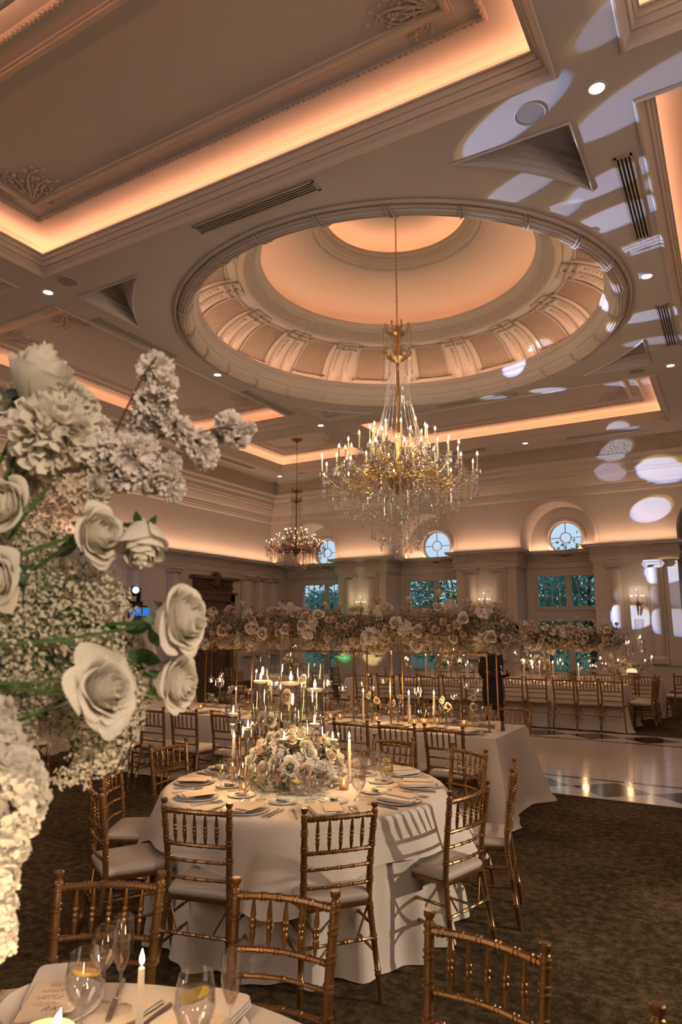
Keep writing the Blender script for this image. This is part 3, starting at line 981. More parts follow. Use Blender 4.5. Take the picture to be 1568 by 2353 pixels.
mb = MB(); mb.box2(XL - .3, XL, YF, YR + .3, 0, 10.6); struct(mb, 'wall_left', M['wall'], smooth=False)
mb = MB(); mb.box2(XR, XR + .3, YF, YR + .3, 0, 10.6); struct(mb, 'wall_right', M['wall'], smooth=False)
mb = MB(); mb.box2(XL, XR, YF - .3, YF, 0, 10.6); struct(mb, 'wall_front', M['wall'], smooth=False)
# crown round the room
crown_prof = [(0.98, 7.20), (0.95, 7.13), (0.90, 7.12), (0.88, 7.16), (0.80, 7.18), (0.72, 7.16), (0.67, 7.12), (0.65, 7.11), (0.65, 6.75), (0.71, 6.73), (0.71, 6.67), (0.66, 6.66), (0.60, 6.62), (0.60, 6.52), (0.55, 6.50),
              (0.50, 6.45), (0.50, 6.34), (0.44, 6.32), (0.44, 6.27), (0.38, 6.25), (0.34, 6.16), (0.27, 6.06), (0.18, 5.99), (0.18, 5.93), (0.13, 5.92), (0.13, 5.86), (0.08, 5.85), (0.07, 5.79), (0.0, 5.75)]
mb = MB(); sweep_rect(mb, crown_prof[:8], XL, XR, YF, YW); sweep_rect(mb, crown_prof[8:], XL, XR, YF, YW)
crown = trim(mb, M['mould'])
mb = MB(); sweep_rect(mb, crown_prof[7:9], XL, XR, YF, YW); mb.build('frieze', M['frieze'], crown, smooth=False)
# entablature following the blocks
path = [(XL, YF), (XL, YR)]
for (a, b) in sorted(BLK + BLK_R):
    path += [(a, YR), (a, YW), (b, YW), (b, YR)]
path += [(XR, YR), (XR, YF)]
def ent(pr): 
    mb = MB(); sweep_path(mb, pr, path); return mb
ent_o = trim(ent([(0.0, 3.70), (0.05, 3.70), (0.05, 3.78), (0.07, 3.78), (0.07, 3.86), (0.10, 3.88), (0.12, 3.92), (0.07, 3.94)]), M['mould'])
ent([(0.07, 3.94), (0.07, 4.10)]).build('carved_band', M['frieze'], ent_o, smooth=False)
ent([(0.07, 4.10), (0.12, 4.10), (0.12, 4.13), (0.22, 4.15), (0.26, 4.16), (0.26, 4.20), (0.29, 4.22), (0.29, 4.245), (0.02, 4.245), (0.0, 4.20), (-0.2, 4.2)]).build('ledge', M['mould'], ent_o, smooth=False)
mb = MB()
for i in range(len(path) - 1):
    a, b = Vector(path[i]), Vector(path[i + 1])
    if min(a.y, b.y) < 0 and abs(a.x - XR) < .1: continue
    L = (b - a).length; n = max(1, int(L / 0.16)); d = (b - a).normalized(); q = Vector((d.y, -d.x))
    for k in range(n):
        c = a + d * ((k + .5) * L / n) + q * 0.15
        mb.box((c.x, c.y, 4.125), (0.07, 0.07, 0.05), rz=math.atan2(d.y, d.x))
mb.build('dentil_course', M['mould'], ent_o, smooth=False)
def ionic(parent_mb, x, y, nx, ny, w_=0.34, z0=0.85, z1=3.70):
    """half-round pilaster with scroll capital at (x,y), wall normal (nx,ny)"""
    mb = parent_mb
    tx, ty = -ny, nx
    rz = math.atan2(ty, tx)
    mb.box((x + nx * .04, y + ny * .04, (z0 + z1) / 2), (w_ * 1.25, 0.10, z1 - z0), rz)
    mb.lathe([(w_ * .46, z0 + .12), (w_ * .5, z0 + .3), (w_ * .44, z1 - .22)], 16, c=(x + nx * .08, y + ny * .08, 0))
    mb.box((x + nx * .10, y + ny * .10, z0 + .05), (w_ * 1.35, 0.42, 0.10), rz)
    mb.lathe([(w_ * .62, z0 + .10), (w_ * .66, z0 + .13), (w_ * .60, z0 + .16), (w_ * .52, z0 + .2)], 16, c=(x + nx * .08, y + ny * .08, 0))
    mb.box((x + nx * .12, y + ny * .12, z1 - .03), (w_ * 1.5, 0.40, 0.06), rz)
    for sd in (-1, 1):      # volutes
        cx, cyy = x + tx * sd * w_ * .60 + nx * .20, y + ty * sd * w_ * .60 + ny * .20
        pts = []
        for i in range(22):
            a = i * 0.55; r_ = 0.085 * (1 - i / 26)
            pts.append((cx + tx * r_ * math.cos(a) * sd, cyy + ty * r_ * math.cos(a) * sd, z1 - .13 + r_ * math.sin(a)))
        mb.tube(pts, 0.016, 5)
        mb.cyl((cx - nx * .3, cyy - ny * .3, z1 - .13), (cx - nx * .01, cyy - ny * .01, z1 - .13), 0.075, n=12)
    mb.box((x + nx * .16, y + ny * .16, z1 - .10), (w_ * 1.0, 0.12, 0.07), rz)
for (a, b) in BLK + BLK_R:
    mb = MB()
    mb.box2(a, b, YW, YR, 0, ZL)
    mb.box2(a - .06, b + .06, YW - .10, YR, 0, 0.80)
    mb.box2(a - .10, b + .10, YW - .15, YR, 0.80, 0.87)
    mb.box2(a - .09, b + .09, YW - .13, YR, 0, 0.14)
    for q in (0.25, 0.5, 0.75):
        xm = a + (b - a) * q
        hw = (b - a) * .1
        sweep = [(xm - hw, xm + hw)]
        mb.box2(xm - hw, xm + hw, YW - .115, YW - .09, 0.22, 0.70)
    o = trim(mb, M['wall'])
    for q in (0.27, 0.73):
        mb = MB(); ionic(mb, a + (b - a) * q, YW, 0, -1)
        mb.build('ionic_pilaster', M['wall'], o)
# ---- left wall: pilasters, dado and the carved double door
mb = MB()
mb.box2(XL, XL + .10, YF, 16.6, 0, 0.80); mb.box2(XL, XL + .14, YF, 16.6, .80, .87); mb.box2(XL, XL + .10, 19.0, YR, 0, 0.80); mb.box2(XL, XL + .14, 19.0, YR, .80, .87)
dado = trim(mb, M['wall'])
for y in (6.0, 7.2, 10.2, 11.2, 14.3, 15.9, 19.55, 20.35, 21.2):
    mb = MB(); ionic(mb, XL, y, 1, 0); mb.build('ionic_pilaster', M['wall'], dado)
mb = MB()
dy0, dy1 = 16.75, 18.85
mb.box2(XL, XL + .16, dy0, dy0 + .22, 0, 2.95); mb.box2(XL, XL + .16, dy1 - .22, dy1, 0, 2.95)
mb.box2(XL, XL + .16, dy0, dy1, 2.72, 2.95); mb.box2(XL, XL + .24, dy0 - .06, dy1 + .06, 2.95, 3.02)
mb.box2(XL, XL + .12, dy0 + .1, dy1 - .1, 3.0, 3.42); mb.box2(XL, XL + .28, dy0 - .08, dy1 + .08, 3.42, 3.52)
dr = struct(mb, 'door_1', M['wood'], smooth=False)
for k in (0, 1):
    ya = dy0 + .22 + k * (dy1 - dy0 - .44) / 2; yb = ya + (dy1 - dy0 - .44) / 2
    mb = MB(); mb.box2(XL, XL + .07, ya + .01, yb - .01, 0.02, 2.71)
    for (za, zb) in ((0.15, 0.7), (0.85, 1.55), (1.7, 2.55)):
        for (q, r_) in ((.10, .03), (.15, .045)):
            mb.box2(XL + .07, XL + .07 + r_, ya + q, yb - q, za + q - .1, zb - q + .1)
    lf = mb.build('door_leaf', M['wood'], dr, smooth=False)
    mb = MB(); mb.ball((XL + .14, (yb - .07) if k == 0 else (ya + .07), 1.05), 0.035, 8, 6); mb.build('door_knob', M['brass'], lf)
mb = MB()
rnd = random.Random(5)
yc = (dy0 + dy1) / 2
for s_ in (-1, 1):
    for (r0, y_, z_) in ((.22, .30, 3.28), (.16, .58, 3.22), (.11, .80, 3.18)):
        pts = []
        for i in range(20):
            a = i * 0.5 + PI / 2; r_ = r0 * (1 - i / 24)
            pts.append((XL + .17, yc + s_ * (y_ + r_ * math.cos(a)), z_ + r_ * math.sin(a)))
        mb.tube(pts, [0.028 * (1 - i / 30) for i in range(20)], 6)
    for k in range(12):
        mb.ball((XL + .16, yc + s_ * (.1 + .075 * k), 3.12 + rnd.uniform(-.03, .22)), 0.045 * rnd.uniform(.6, 1.2), 6, 5)
mb.ball((XL + .15, yc, 3.35), 0.16, 12, 8, 1.3); mb.ball((XL + .2, yc, 3.58), 0.09, 10, 6)
for k in range(9):
    a = PI * k / 8
    mb.ball((XL + .18, yc + .2 * math.cos(a), 3.5 + .14 * math.sin(a)), 0.05, 8, 6)
mb.build('carved_cartouche', M['wood'], dr)
# wooden doorcase in the last bay on the right
mb = MB()
mb.box2(-1.30, 0.85, YR - .75, YR - .02, 2.15, 2.40); mb.box2(-1.30, -0.98, YR - .70, YR - .02, 0, 2.15); mb.box2(0.55, 0.85, YR - .70, YR - .02, 0, 2.15)
d2 = struct(mb, 'door_2', M['wood'], smooth=False)

# ---- windows
def window(i, c, x0, x1):
    cx = (x0 + x1) / 2
    mb = MB()
    for (za, zb) in ((2.47, 3.46), (0.12, 2.05)):
        mb.box2(x0 - .09, x1 + .09, YR - .06, YR + .02, zb - .02, zb + .14)
        mb.box2(x0 - .09, x1 + .09, YR - .08, YR + .05, za - .10, za + .02)
        mb.box2(x0 - .10, x0 + .03, YR - .05, YR + .10, za, zb); mb.box2(x1 - .03, x1 + .10, YR - .05, YR + .10, za, zb)
        mb.box2(cx - .07, cx + .07, YR - .02, YR + .10, za, zb)
    fr = struct(mb, 'window_%d' % i, M['mould'], smooth=False)
    for (za, zb, nz) in ((2.47, 3.46, 3), (0.12, 2.05, 5)):
        for (a, b) in ((x0 + .03, cx - .07), (cx + .07, x1 - .03)):
            mb = MB()
            for k in range(1, 4):
                xx = a + (b - a) * k / 4; mb.box2(xx - .009, xx + .009, YR + .03, YR + .07, za, zb)
            for k in range(1, nz):
                zz = za + (zb - za) * k / nz; mb.box2(a, b, YR + .03, YR + .07, zz - .009, zz + .009)
            mb.box2(a, a + .03, YR + .02, YR + .08, za, zb); mb.box2(b - .03, b, YR + .02, YR + .08, za, zb)
            sa = mb.build('sash', M['mould'], fr, smooth=False)
            mb = MB(); mb.box2(a, b, YR + .045, YR + .055, za, zb); mb.build('pane', M['pane'], sa, smooth=False)
    # round window above
    mb = MB()
    q = Matrix.Rotation(PI / 2, 4, 'X')
    q.translation = Vector((c, YR, 4.66))
    mb.lathe([(0.50, -0.15), (0.50, 0.02), (0.54, 0.07), (0.60, 0.07), (0.64, 0.03), (0.66, 0.0)], 48, caps=False, M4=q)
    fr = struct(mb, 'window_%d' % (i + 10), M['mould'])
    mb = MB()
    for r_ in (0.17,):
        mb.tube([(c + r_ * math.cos(2 * PI * k / 32), YR + .05, 4.66 + r_ * math.sin(2 * PI * k / 32)) for k in range(32)], 0.014, 6, closed=True)
    for a in (0, PI / 2, PI, 3 * PI / 2):
        mb.cyl((c + .17 * math.cos(a), YR + .05, 4.66 + .17 * math.sin(a)), (c + .51 * math.cos(a), YR + .05, 4.66 + .51 * math.sin(a)), 0.014, n=6)
    mb.tube([(c + .50 * math.cos(2 * PI * k / 40), YR + .05, 4.66 + .50 * math.sin(2 * PI * k / 40)) for k in range(40)], 0.02, 6, closed=True)
    mb.build('glazing_bars', M['bronze'], fr)
    mb = MB(); q2 = Matrix.Rotation(PI / 2, 4, 'X'); q2.translation = Vector((c, YR + .06, 4.66))
    mb.lathe([(0, 0), (0.51, 0)], 40, caps=False, M4=q2); mb.build('pane', M['pane'], fr, smooth=False)
for i, ((a, b), c) in enumerate(zip(WIN, CXW)):
    window(i + 1, c, a, b)
# mask blocks cover what stands between bays; garden outside
mb = MB(); mb.add([(-60, 22.6, -0.1), (40, 22.6, -0.1), (40, 90, -0.1), (-60, 90, -0.1)], [(0, 1, 2, 3)])
o = mb.build('lawn', M['lawn'], smooth=False); tag(o, 'green lawn outside behind the windows', 'lawn', kind='structure')

def tree(name, label, x, y, h, rr_, seed, lights=0, group=None):
    rnd = np.random.RandomState(seed)
    t = thing(name, label, 'tree', (x, y, -0.1), group=group)
    mb = MB(); mb.tube([(0, 0, 0), (0.05, 0, h * .3), (-.05, .1, h * .6), (0.1, 0, h * .9)], [0.16, .12, .08, .03], 8)
    for k in range(9):
        a = rnd.uniform(0, 6.28); z0 = h * rnd.uniform(.25, .8)
        mb.tube([(0, 0, z0), (math.cos(a) * rr_ * .4, math.sin(a) * rr_ * .4, z0 + .5), (math.cos(a) * rr_ * .8, math.sin(a) * rr_ * .8, z0 + .9)], [.05, .035, .01], 5)
    mb.build('trunk', M['bark'], t)
    n = 5200
    # leaf clusters: quads through an uneven crown
    cl = rnd.normal(0, 1, (60, 3)); cl /= np.linalg.norm(cl, axis=1)[:, None]
    cl *= (rnd.uniform(.3, 1, 60) ** .5)[:, None] * np.array([rr_, rr_, h * .42])
    cl[:, 2] += h * .58
    c = cl[rnd.randint(0, 60, n)] + rnd.normal(0, .30, (n, 3)) * np.array([1, 1, .8])
    s = rnd.uniform(.05, .12, n)
    u = rnd.normal(0, 1, (n, 3)); u /= np.linalg.norm(u, axis=1)[:, None]
    v_ = np.cross(u, rnd.normal(0, 1, (n, 3))); v_ /= np.linalg.norm(v_, axis=1)[:, None]
    P = np.stack([c - u * s[:, None], c - v_ * s[:, None] * .6, c + u * s[:, None], c + v_ * s[:, None] * .6], 1)
    mb = MB(); mb.add(P.reshape(-1, 3), [(4 * i, 4 * i + 1, 4 * i + 2, 4 * i + 3) for i in range(n)])
    mb.build('foliage', M['tree'], t, smooth=False)
    if lights:
        mb = MB()
        idx = rnd.randint(0, n, lights)
        for i in idx:
            p = c[i]
            if p[1] < 0.6:
                mb.add(np.array([(-1, 0, 0), (0, -1, 0), (1, 0, 0), (0, 1, 0), (0, 0, 1), (0, 0, -1)]) * rnd.uniform(.012, .026) + p, [(0, 1, 4), (1, 2, 4), (2, 3, 4), (3, 0, 4), (1, 0, 5), (2, 1, 5), (3, 2, 5), (0, 3, 5)])
        tag(mb.build('string_lights', M['twinkle'], t, smooth=False), kind='stuff')
    return t
tree('garden_tree', 'green tree with string lights behind the rightmost window bay of the sashes', -4.7, 26.4, 4.9, 1.7, 3, 420)
tree('garden_tree', 'leafy tree dotted with yellow lights beyond the middle sash window', -10.9, 26.8, 4.1, 1.7, 4, 620)
tree('garden_tree', 'dark tree outside between the two right sash windows', -7.9, 33.5, 5.0, 1.9, 5, 120)
tree('garden_tree', 'low dark tree beyond the left sash window', -17.5, 29.0, 3.9, 1.6, 6, 0)
tree('garden_tree', 'tall tree outside beyond the last bay on the right', 0.3, 29.8, 4.9, 1.8, 7, 200)
# ---- fittings in the ceiling
def downlight(x, y, i, label):
    t = thing('recessed_downlight', label, 'ceiling light', (x, y, ZC), group='recessed downlights in the ceiling')
    mb = MB(); mb.lathe([(0.075, 0.04), (0.078, -0.005), (0.10, -0.008), (0.11, 0.002)], 24, caps=False); mb.build('trim_ring', M['ceil'], t)
    mb = MB(); mb.lathe([(0.0, -0.001), (0.077, -0.001)], 24, caps=False); mb.build('lamp_face', M['lamp_face'], t, smooth=False)
DL = ['lit round downlight in the beam right of the large speaker grille', 'lit downlight beside a speaker grille at the left edge of the ceiling', 'lit downlight beside the dome ring on its right, between two air vents',
      'lit downlight left of the dome between two air vents', 'small lit downlight near the lit coffer at upper right', 'lit downlight in the beam crossing just behind the dome', 'small lit downlight by the far crown moulding above the middle window',
      'small lit downlight in the far left ceiling corner', None, None]
for i, (x, y) in enumerate(DOWN[:8]):
    downlight(x, y, i, DL[i])
def disc(x, y, r_, label, name='ceiling_speaker'):
    t = thing(name, label, 'speaker', (x, y, ZC), group='round speaker grilles in the ceiling')
    mb = MB(); mb.lathe([(r_ * .93, -0.004), (r_, -0.012), (r_ * 1.04, 0.0)], 32, caps=False); mb.build('rim', M['ceil'], t)
    mb = MB(); mb.lathe([(0, -0.006), (r_ * .94, -0.005)], 32, caps=False); mb.build('grille', pbr('speaker_grille', (0.33, 0.31, 0.28), 0.8, bump=.5, bscale=300), t, smooth=False)
disc(-1.48, 6.60, 0.16, 'round speaker grille beside the downlight nearest the camera, in the coloured light')
disc(-8.76, 6.51, 0.16, 'round speaker grille beside the left downlight')
disc(-1.45, 15.12, 0.16, 'round speaker grille by the far right coffer')
disc(-6.4, 19.6, 0.15, 'round speaker grille beside the far downlight under the crown')
disc(-12.95, 19.6, 0.15, 'round speaker grille above the smaller chandelier')
M['vent'] = pbr('vent_metal', (0.42, 0.38, 0.33), 0.5)
def vent(x, y, L, ang, label):
    t = thing('air_vent', label, 'vent', (x, y, ZC), ang, group='slotted air vents in the ceiling')
    mb = MB(); mb.box((0, 0, -0.002), (L - .05, 0.16, 0.004)); mb.build('dark_slot', M['black'], t, smooth=False)
    mb = MB()
    for s_ in (-1, 1):
        mb.box((0, s_ * .09, -0.008), (L, 0.03, 0.018)); mb.box((s_ * (L / 2 - .015), 0, -0.008), (0.03, 0.2, 0.018))
    for k in (-1, 0, 1):
        mb.box((0, k * .042, -0.009), (L - .04, 0.016, 0.012))
    mb.build('frame', M['vent'], t, smooth=False)
vent(-5.05, 6.46, 1.95, 0, 'long slotted air vent between the near lit coffer and the dome')
vent(-0.72, 8.76, 1.95, PI / 2, 'slotted air vent crossed by blue light, right of the dome')
vent(-0.69, 13.03, 1.95, PI / 2, 'slotted air vent further back along the right edge')
vent(-9.41, 8.63, 1.95, PI / 2, 'slotted air vent left of the dome behind the flowers')
vent(-9.46, 12.9, 1.95, PI / 2, 'slotted air vent left of the dome, far one of two')
vent(-5.03, 15.18, 1.95, 0, 'slotted air vent behind the chandelier, blue light across its end')
vent(-2.9, 19.72, 1.95, 0, 'dark air vent near the far crown on the right')
vent(-6.9, 19.72, 1.2, 0, 'short dark air vent behind the large chandelier')
vent(-13.95, 17.2, 1.95, PI / 2, 'air vent along the left wall by the small chandelier')
vent(-13.95, 13.0, 1.95, PI / 2, 'air vent along the left wall behind the blossoms')
for (x, y, z, l) in ((-1.75, 8.0, ZC, 'small round sprinkler cap right of the dome'), (-8.3, 7.9, ZC, 'small round sprinkler cap left of the dome'), (-8.35, 13.9, ZC, 'small sprinkler cap behind the dome on the left'), (-10.2, 9.6, 7.7, 'small sprinkler cap in the left coffer panel')):
    mb = MB(); mb.lathe([(0, -.012), (0.035, -.012), (0.042, 0)], 16, caps=False)
    o = mb.build('sprinkler_cap', M['ceil'], None, loc=(x, y, z)); tag(o, l, 'sprinkler', 'sprinkler caps')

# ================================================================ CHANDELIERS
def strand_mesh(name, L, mat, bead=0.012, drop=True, curve=None):
    """hanging string of cut beads ending in a pear drop"""
    mb = MB()
    o8 = np.array([(1, 0, 0), (0, 1, 0), (-1, 0, 0), (0, -1, 0), (0, 0, 1), (0, 0, -1)], float)
    f8 = [(0, 1, 4), (1, 2, 4), (2, 3, 4), (3, 0, 4), (1, 0, 5), (2, 1, 5), (3, 2, 5), (0, 3, 5)]
    n = max(2, int(L / (bead * 2.3)))
    for i in range(n):
        z = -L * (i + .5) / n
        mb.add(o8 * bead + np.array([0, 0, z]), f8)
    if drop:
        mb.lathe([(0, -L - .085), (0.014, -L - .07), (0.020, -L - .052), (0.012, -L - .02), (0.0, -L)], 6, caps=False)
    return mb.mesh(name, mat, smooth=False)
def beads_along(mb, pts, bead=0.010):
    o8 = np.array([(1, 0, 0), (0, 1, 0), (-1, 0, 0), (0, -1, 0), (0, 0, 1), (0, 0, -1)], float)
    f8 = [(0, 1, 4), (1, 2, 4), (2, 3, 4), (3, 0, 4), (1, 0, 5), (2, 1, 5), (3, 2, 5), (0, 3, 5)]
    acc = 0
    for a, b in zip(pts[:-1], pts[1:]):
        a, b = np.array(a), np.array(b); L = np.linalg.norm(b - a); n = max(1, int(L / (bead * 2.2)))
        for i in range(n):
            mb.add(o8 * bead + (a + (b - a) * (i + .5) / n), f8)

def chandelier(label, zc_chain, metal, bulb, crystal, sleeve):
    """built round its own axis; z measured from the hanging ring of arms (0)"""
    t = thing('crystal_chandelier', label, 'chandelier', group=None)
    mb = MB()
    z = 2.95; k = 0
    while z < zc_chain:
        pts = []
        for i in range(8):
            a = 2 * PI * i / 8
            u, w_ = 0.017 * math.cos(a), 0.034 * math.sin(a)
            pts.append((u, 0, z + w_) if k % 2 else (0, u, z + w_))
        mb.tube(pts, 0.006, 5, closed=True); z += 0.052; k += 1
    mb.build('chain', metal, t)
    mb = MB()
    mb.lathe([(0, -.32), (.03, -.30), (.06, -.24), (.14, -.16), (.20, -.08), (.22, 0.0), (.16, .05), (.10, .10), (.07, .2), (.05, .3), (.07, .36), (.04, .42), (.035, .8), (.06, .86), (.035, .92), (.03, 1.5), (.055, 1.56), (.03, 1.62), (.028, 2.2), (.10, 2.25), (.17, 2.28), (.17, 2.30), (.08, 2.32), (.04, 2.4), (.03, 2.72), (.14, 2.76), (.10, 2.82), (.04, 2.9), (.012, 2.95)], 16, caps=False)
    mb.build('stem', metal, t)
    for (zz, r_, n_, nm) in ((2.78, .27, 8, 'crown_arm'), (2.30, .28, 8, 'lower_crown_arm')):
        mb = MB()
        for i in range(n_):
            a = 2 * PI * i / n_
            pts = [(.05, 0), (.12, -.02), (.20, .03), (.25, .11), (.235, .17), (.20, .16), (.205, .13)]
            mb.tube([(x * math.cos(a), x * math.sin(a), zz + y) for x, y in pts], [.014, .013, .012, .011, .010, .008, .012], 5)
            mb.tube([(x * math.cos(a), x * math.sin(a), zz + y) for x, y in [(.20, .03), (.27, .02), (.285, .06), (.262, .075)]], .007, 4)
        mb.build(nm, metal, t)
    # top prisms
    s_top = strand_mesh('prism_strand', 0.30, crystal, 0.008)
    for (zz, r_, n_) in ((2.84, .26, 12), (2.80, .13, 6), (2.34, .27, 10)):
        for i in range(n_):
            a = 2 * PI * (i + .3) / n_
            link('prism_strand', s_top, t, (r_ * math.cos(a), r_ * math.sin(a), zz), scale=(1, 1, 1.0 + .25 * (i % 2)))
    # tent of beads
    mb = MB()
    for i in range(26):
        a = 2 * PI * i / 26
        pts = []
        for q in range(9):
            s_ = q / 8
            r_ = .16 + .07 * s_ + .24 * s_ ** 2.4
            pts.append((r_ * math.cos(a), r_ * math.sin(a), 2.24 - 1.60 * s_))
        beads_along(mb, pts, 0.0085)
    for i in range(30):
        a = 2 * PI * i / 30
        pts = []
        for q in range(7):
            s_ = q / 6
            r_ = .44 + .42 * s_ ** 1.3
            pts.append((r_ * math.cos(a), r_ * math.sin(a), .66 - .56 * s_ - .10 * math.sin(PI * s_)))
        beads_along(mb, pts, 0.0085)
    mb.build('bead_tent', crystal, t, smooth=False)
    # arms with candle sleeves, cups and bulbs
    me_sl = MB().lathe([(.013, 0), (.013, .26), (.009, .27)], 8).mesh('candle_sleeve', sleeve)
    me_cup = MB().lathe([(.012, -.05), (.02, -.03), (.05, -.005), (.055, .008), (.02, .004), (.014, .02)], 10, caps=False).mesh('drip_cup', crystal)
    me_bulb = MB().lathe([(0, 0), (.012, .008), (.017, .026), (.010, .050), (0, .075)], 8, caps=False).mesh('bulb', bulb)
    def arm_mesh(r_, z0, z1, r0=.18):
        mb = MB()
        pts = []
        for q in range(17):
            s_ = q / 16
            x = r0 + (r_ - r0) * (s_ ** .85)
            zz = z0 + (z1 - z0) * s_ + (-.16 * math.sin(PI * min(1, s_ * 1.15)) + .10 * math.sin(2 * PI * s_)) * (r_ / 1.2)
            pts.append((x, 0, zz))
        mb.tube(pts, [.0135 - .006 * q / 16 for q in range(17)], 6)
        m_ = pts[8]
        for sgn in (1, -1):
            cp = [(m_[0] - sgn * (.0 + .10 * math.sin(i * .6) * (1 - i / 13)), 0, m_[2] + .07 + .07 * math.cos(i * .6) * (1 - i / 13)) for i in range(11)]
            mb.tube(cp, [.011 * (1 - i / 14) for i in range(11)], 5)
        for i in (4, 10, 13):
            mb.ball(pts[i], .022, 6, 4)
        mb.tube([(r_, 0, z1), (r_, 0, z1 + .05)], .02, 6)
        return mb.mesh('arm', metal)
    # chains of beads hanging between neighbours are in one swag object
    tiers = [(12, 0.52, 0.30, 0.62, 0.0), (12, 0.92, 0.12, 0.36, .13), (12, 1.12, 0.05, 0.10, 0.0), (12, 1.40, 0.0, 0.03, .17)]
    swag = MB()
    for (n_, r_, z0, z1, ph) in tiers:
        me_arm = arm_mesh(r_, z0, z1)
        tips = []
        for i in range(n_):
            a = 2 * PI * i / n_ + ph
            ar = link('arm', me_arm, t, rot=(0, 0, a))
            jit = ((i * 7919) % 5 - 2) * .012
            link('drip_cup', me_cup, ar, (r_, 0, z1 + .055))
            link('candle_sleeve', me_sl, ar, (r_, 0, z1 + .05 + jit))
            link('bulb', me_bulb, ar, (r_, 0, z1 + .32 + jit))
            tips.append((r_ * math.cos(a), r_ * math.sin(a), z1 + .03))
        for i in range(n_):
            p, q = np.array(tips[i]), np.array(tips[(i + 1) % n_])
            for (dp, of) in ((.16, 0), (.09, .0)):
                beads_along(swag, [tuple(p + (q - p) * s_ / 8 - np.array([0, 0, dp * math.sin(PI * s_ / 8)])) for s_ in range(9)], .0085)
            pc = np.array([p[0] * .55, p[1] * .55, z1 + .02])
            beads_along(swag, [tuple(p + (pc - p) * s_ / 6 - np.array([0, 0, .14 * math.sin(PI * s_ / 6)])) for s_ in range(7)], .0085)
            for dz in range(4):
                aa = 2 * PI * dz / 4
                swag.lathe([(0, -.09), (.010, -.07), (.013, -.05), (.006, -.01), (0, 0)], 5, c=(p[0] + .05 * math.cos(aa), p[1] + .05 * math.sin(aa), p[2] + .02), caps=False)
    # outer pear drops
    swag.build('bead_swags', crystal, t, smooth=False)
    rings = [(1.38, .02, .26, 40), (1.20, -.02, .36, 38), (1.02, -.04, .46, 34), (.84, -.05, .58, 30), (.66, -.06, .70, 28), (.50, -.08, .90, 24), (.34, -.10, 1.04, 18), (.18, -.13, 1.08, 10), (.06, -.18, 1.08, 4)]
    stuff = MB(); cnt = 0
    hoop = MB()
    for (r_, z0, L, n_) in rings:
        hoop.tube([(r_ * math.cos(2 * PI * i / 40), r_ * math.sin(2 * PI * i / 40), z0) for i in range(40)], .003, 4, closed=True)
        me1 = strand_mesh('bead_strand', L, crystal); 
        for i in range(n_):
            a = 2 * PI * i / n_ + r_
            if cnt < 96 and i % 2 == 0:
                link('bead_strand', me1, t, (r_ * math.cos(a), r_ * math.sin(a), z0), rot=(0, 0, a)); cnt += 1
            else:
                co = np.zeros(len(me1.vertices) * 3); me1.vertices.foreach_get('co', co)
                co = co.reshape(-1, 3).copy(); co[:, 2] *= (.90 + .2 * ((i * 37) % 7) / 7)
                stuff.add(co + np.array([r_ * math.cos(a), r_ * math.sin(a), z0]), [tuple(p.vertices) for p in me1.polygons])
    hoop.build('strand_hoop', metal, t)
    tag(stuff.build('bead_curtain', crystal, t, smooth=False), kind='stuff')
    return t
big = chandelier('large gilt crystal chandelier with many lit candle bulbs hanging from the dome', 5.70, M['brass'], M['bulb'], M['crystal'], M['sleeve'])
big.location = (CX, CY, 4.42)
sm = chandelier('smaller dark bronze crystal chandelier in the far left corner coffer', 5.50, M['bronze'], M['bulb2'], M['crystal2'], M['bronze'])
sm.location = (-11.65, 17.4, 4.19); sm.scale = (.65,) * 3
mb = MB(); mb.lathe([(0, 5.20), (.03, 5.22), (.10, 5.27), (.24, 5.33), (.26, 5.38), (.26, 5.40)], 20, caps=True); mb.build('ceiling_rose', M['bronze'], sm)
mb = MB(); mb.lathe([(.05, 5.55), (.12, 5.68), (.16, 5.75)], 16); mb.build('ceiling_rose', M['bronze'], big)
for i in range(8):
    a = 2 * PI * i / 8
    r_ = 1.30 if i % 2 else .65
    add_light('POINT', 'chandelier_bulb_light', (CX + r_ * math.cos(a), CY + r_ * math.sin(a), 4.80 if i % 2 else 5.25), 24, (1.0, .71, .45), shadow_soft_size=0.06)
for i in range(3):
    a = 2 * PI * i / 3
    add_light('POINT', 'small_chandelier_light', (-11.65 + .6 * math.cos(a), 17.4 + .6 * math.sin(a), 4.55), 7, (1.0, .72, .42), shadow_soft_size=0.05)
# wall sconces
def sconce_proto():
    t = thing('wall_sconce', 'x', 'wall lamp')
    mb = MB()
    mb.tube([(0, -.03, -.36), (0, -.05, -.2), (0, -.08, 0.0)], [.012, .03, .03], 6); mb.ball((0, -.05, -.02), .06, 8, 6, 1.2)
    for i in range(5):
        a = PI + PI * i / 4; r_ = .17
        x, y = r_ * math.cos(a), r_ * math.sin(a) * .7 - .06
        mb.tube([(0, -.06, 0), (x * .5, y * .5 - .03, -.05), (x * .9, y, -.03), (x, y, .02)], .009, 5)
    mb.tube([(0, -.08, 0), (0, -.09, .2)], .010, 5)
    mb.build('bracket', M['bronze'], t)
    for i in range(6):
        a = PI + PI * i / 4; r_ = .17
        x, y, z = (r_ * math.cos(a), r_ * math.sin(a) * .7 - .06, .02) if i < 5 else (0, -.09, .2)
        mb = MB(); mb.cyl((x, y, z), (x, y, z + .15), .010, n=6); c = mb.build('candle_sleeve', M['sleeve'], t)
        mb = MB(); mb.ball((x, y, z + .175), .012, 6, 5, 1.6); mb.build('bulb', M['bulb2'], c)
        mb = MB()
        beads_along(mb, [(x, y, z), (x * .9, y, z - .08), (x * .6, y + .02, z - .16)], .007)
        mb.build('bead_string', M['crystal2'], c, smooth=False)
    return t
sp = Proto(sconce_proto())
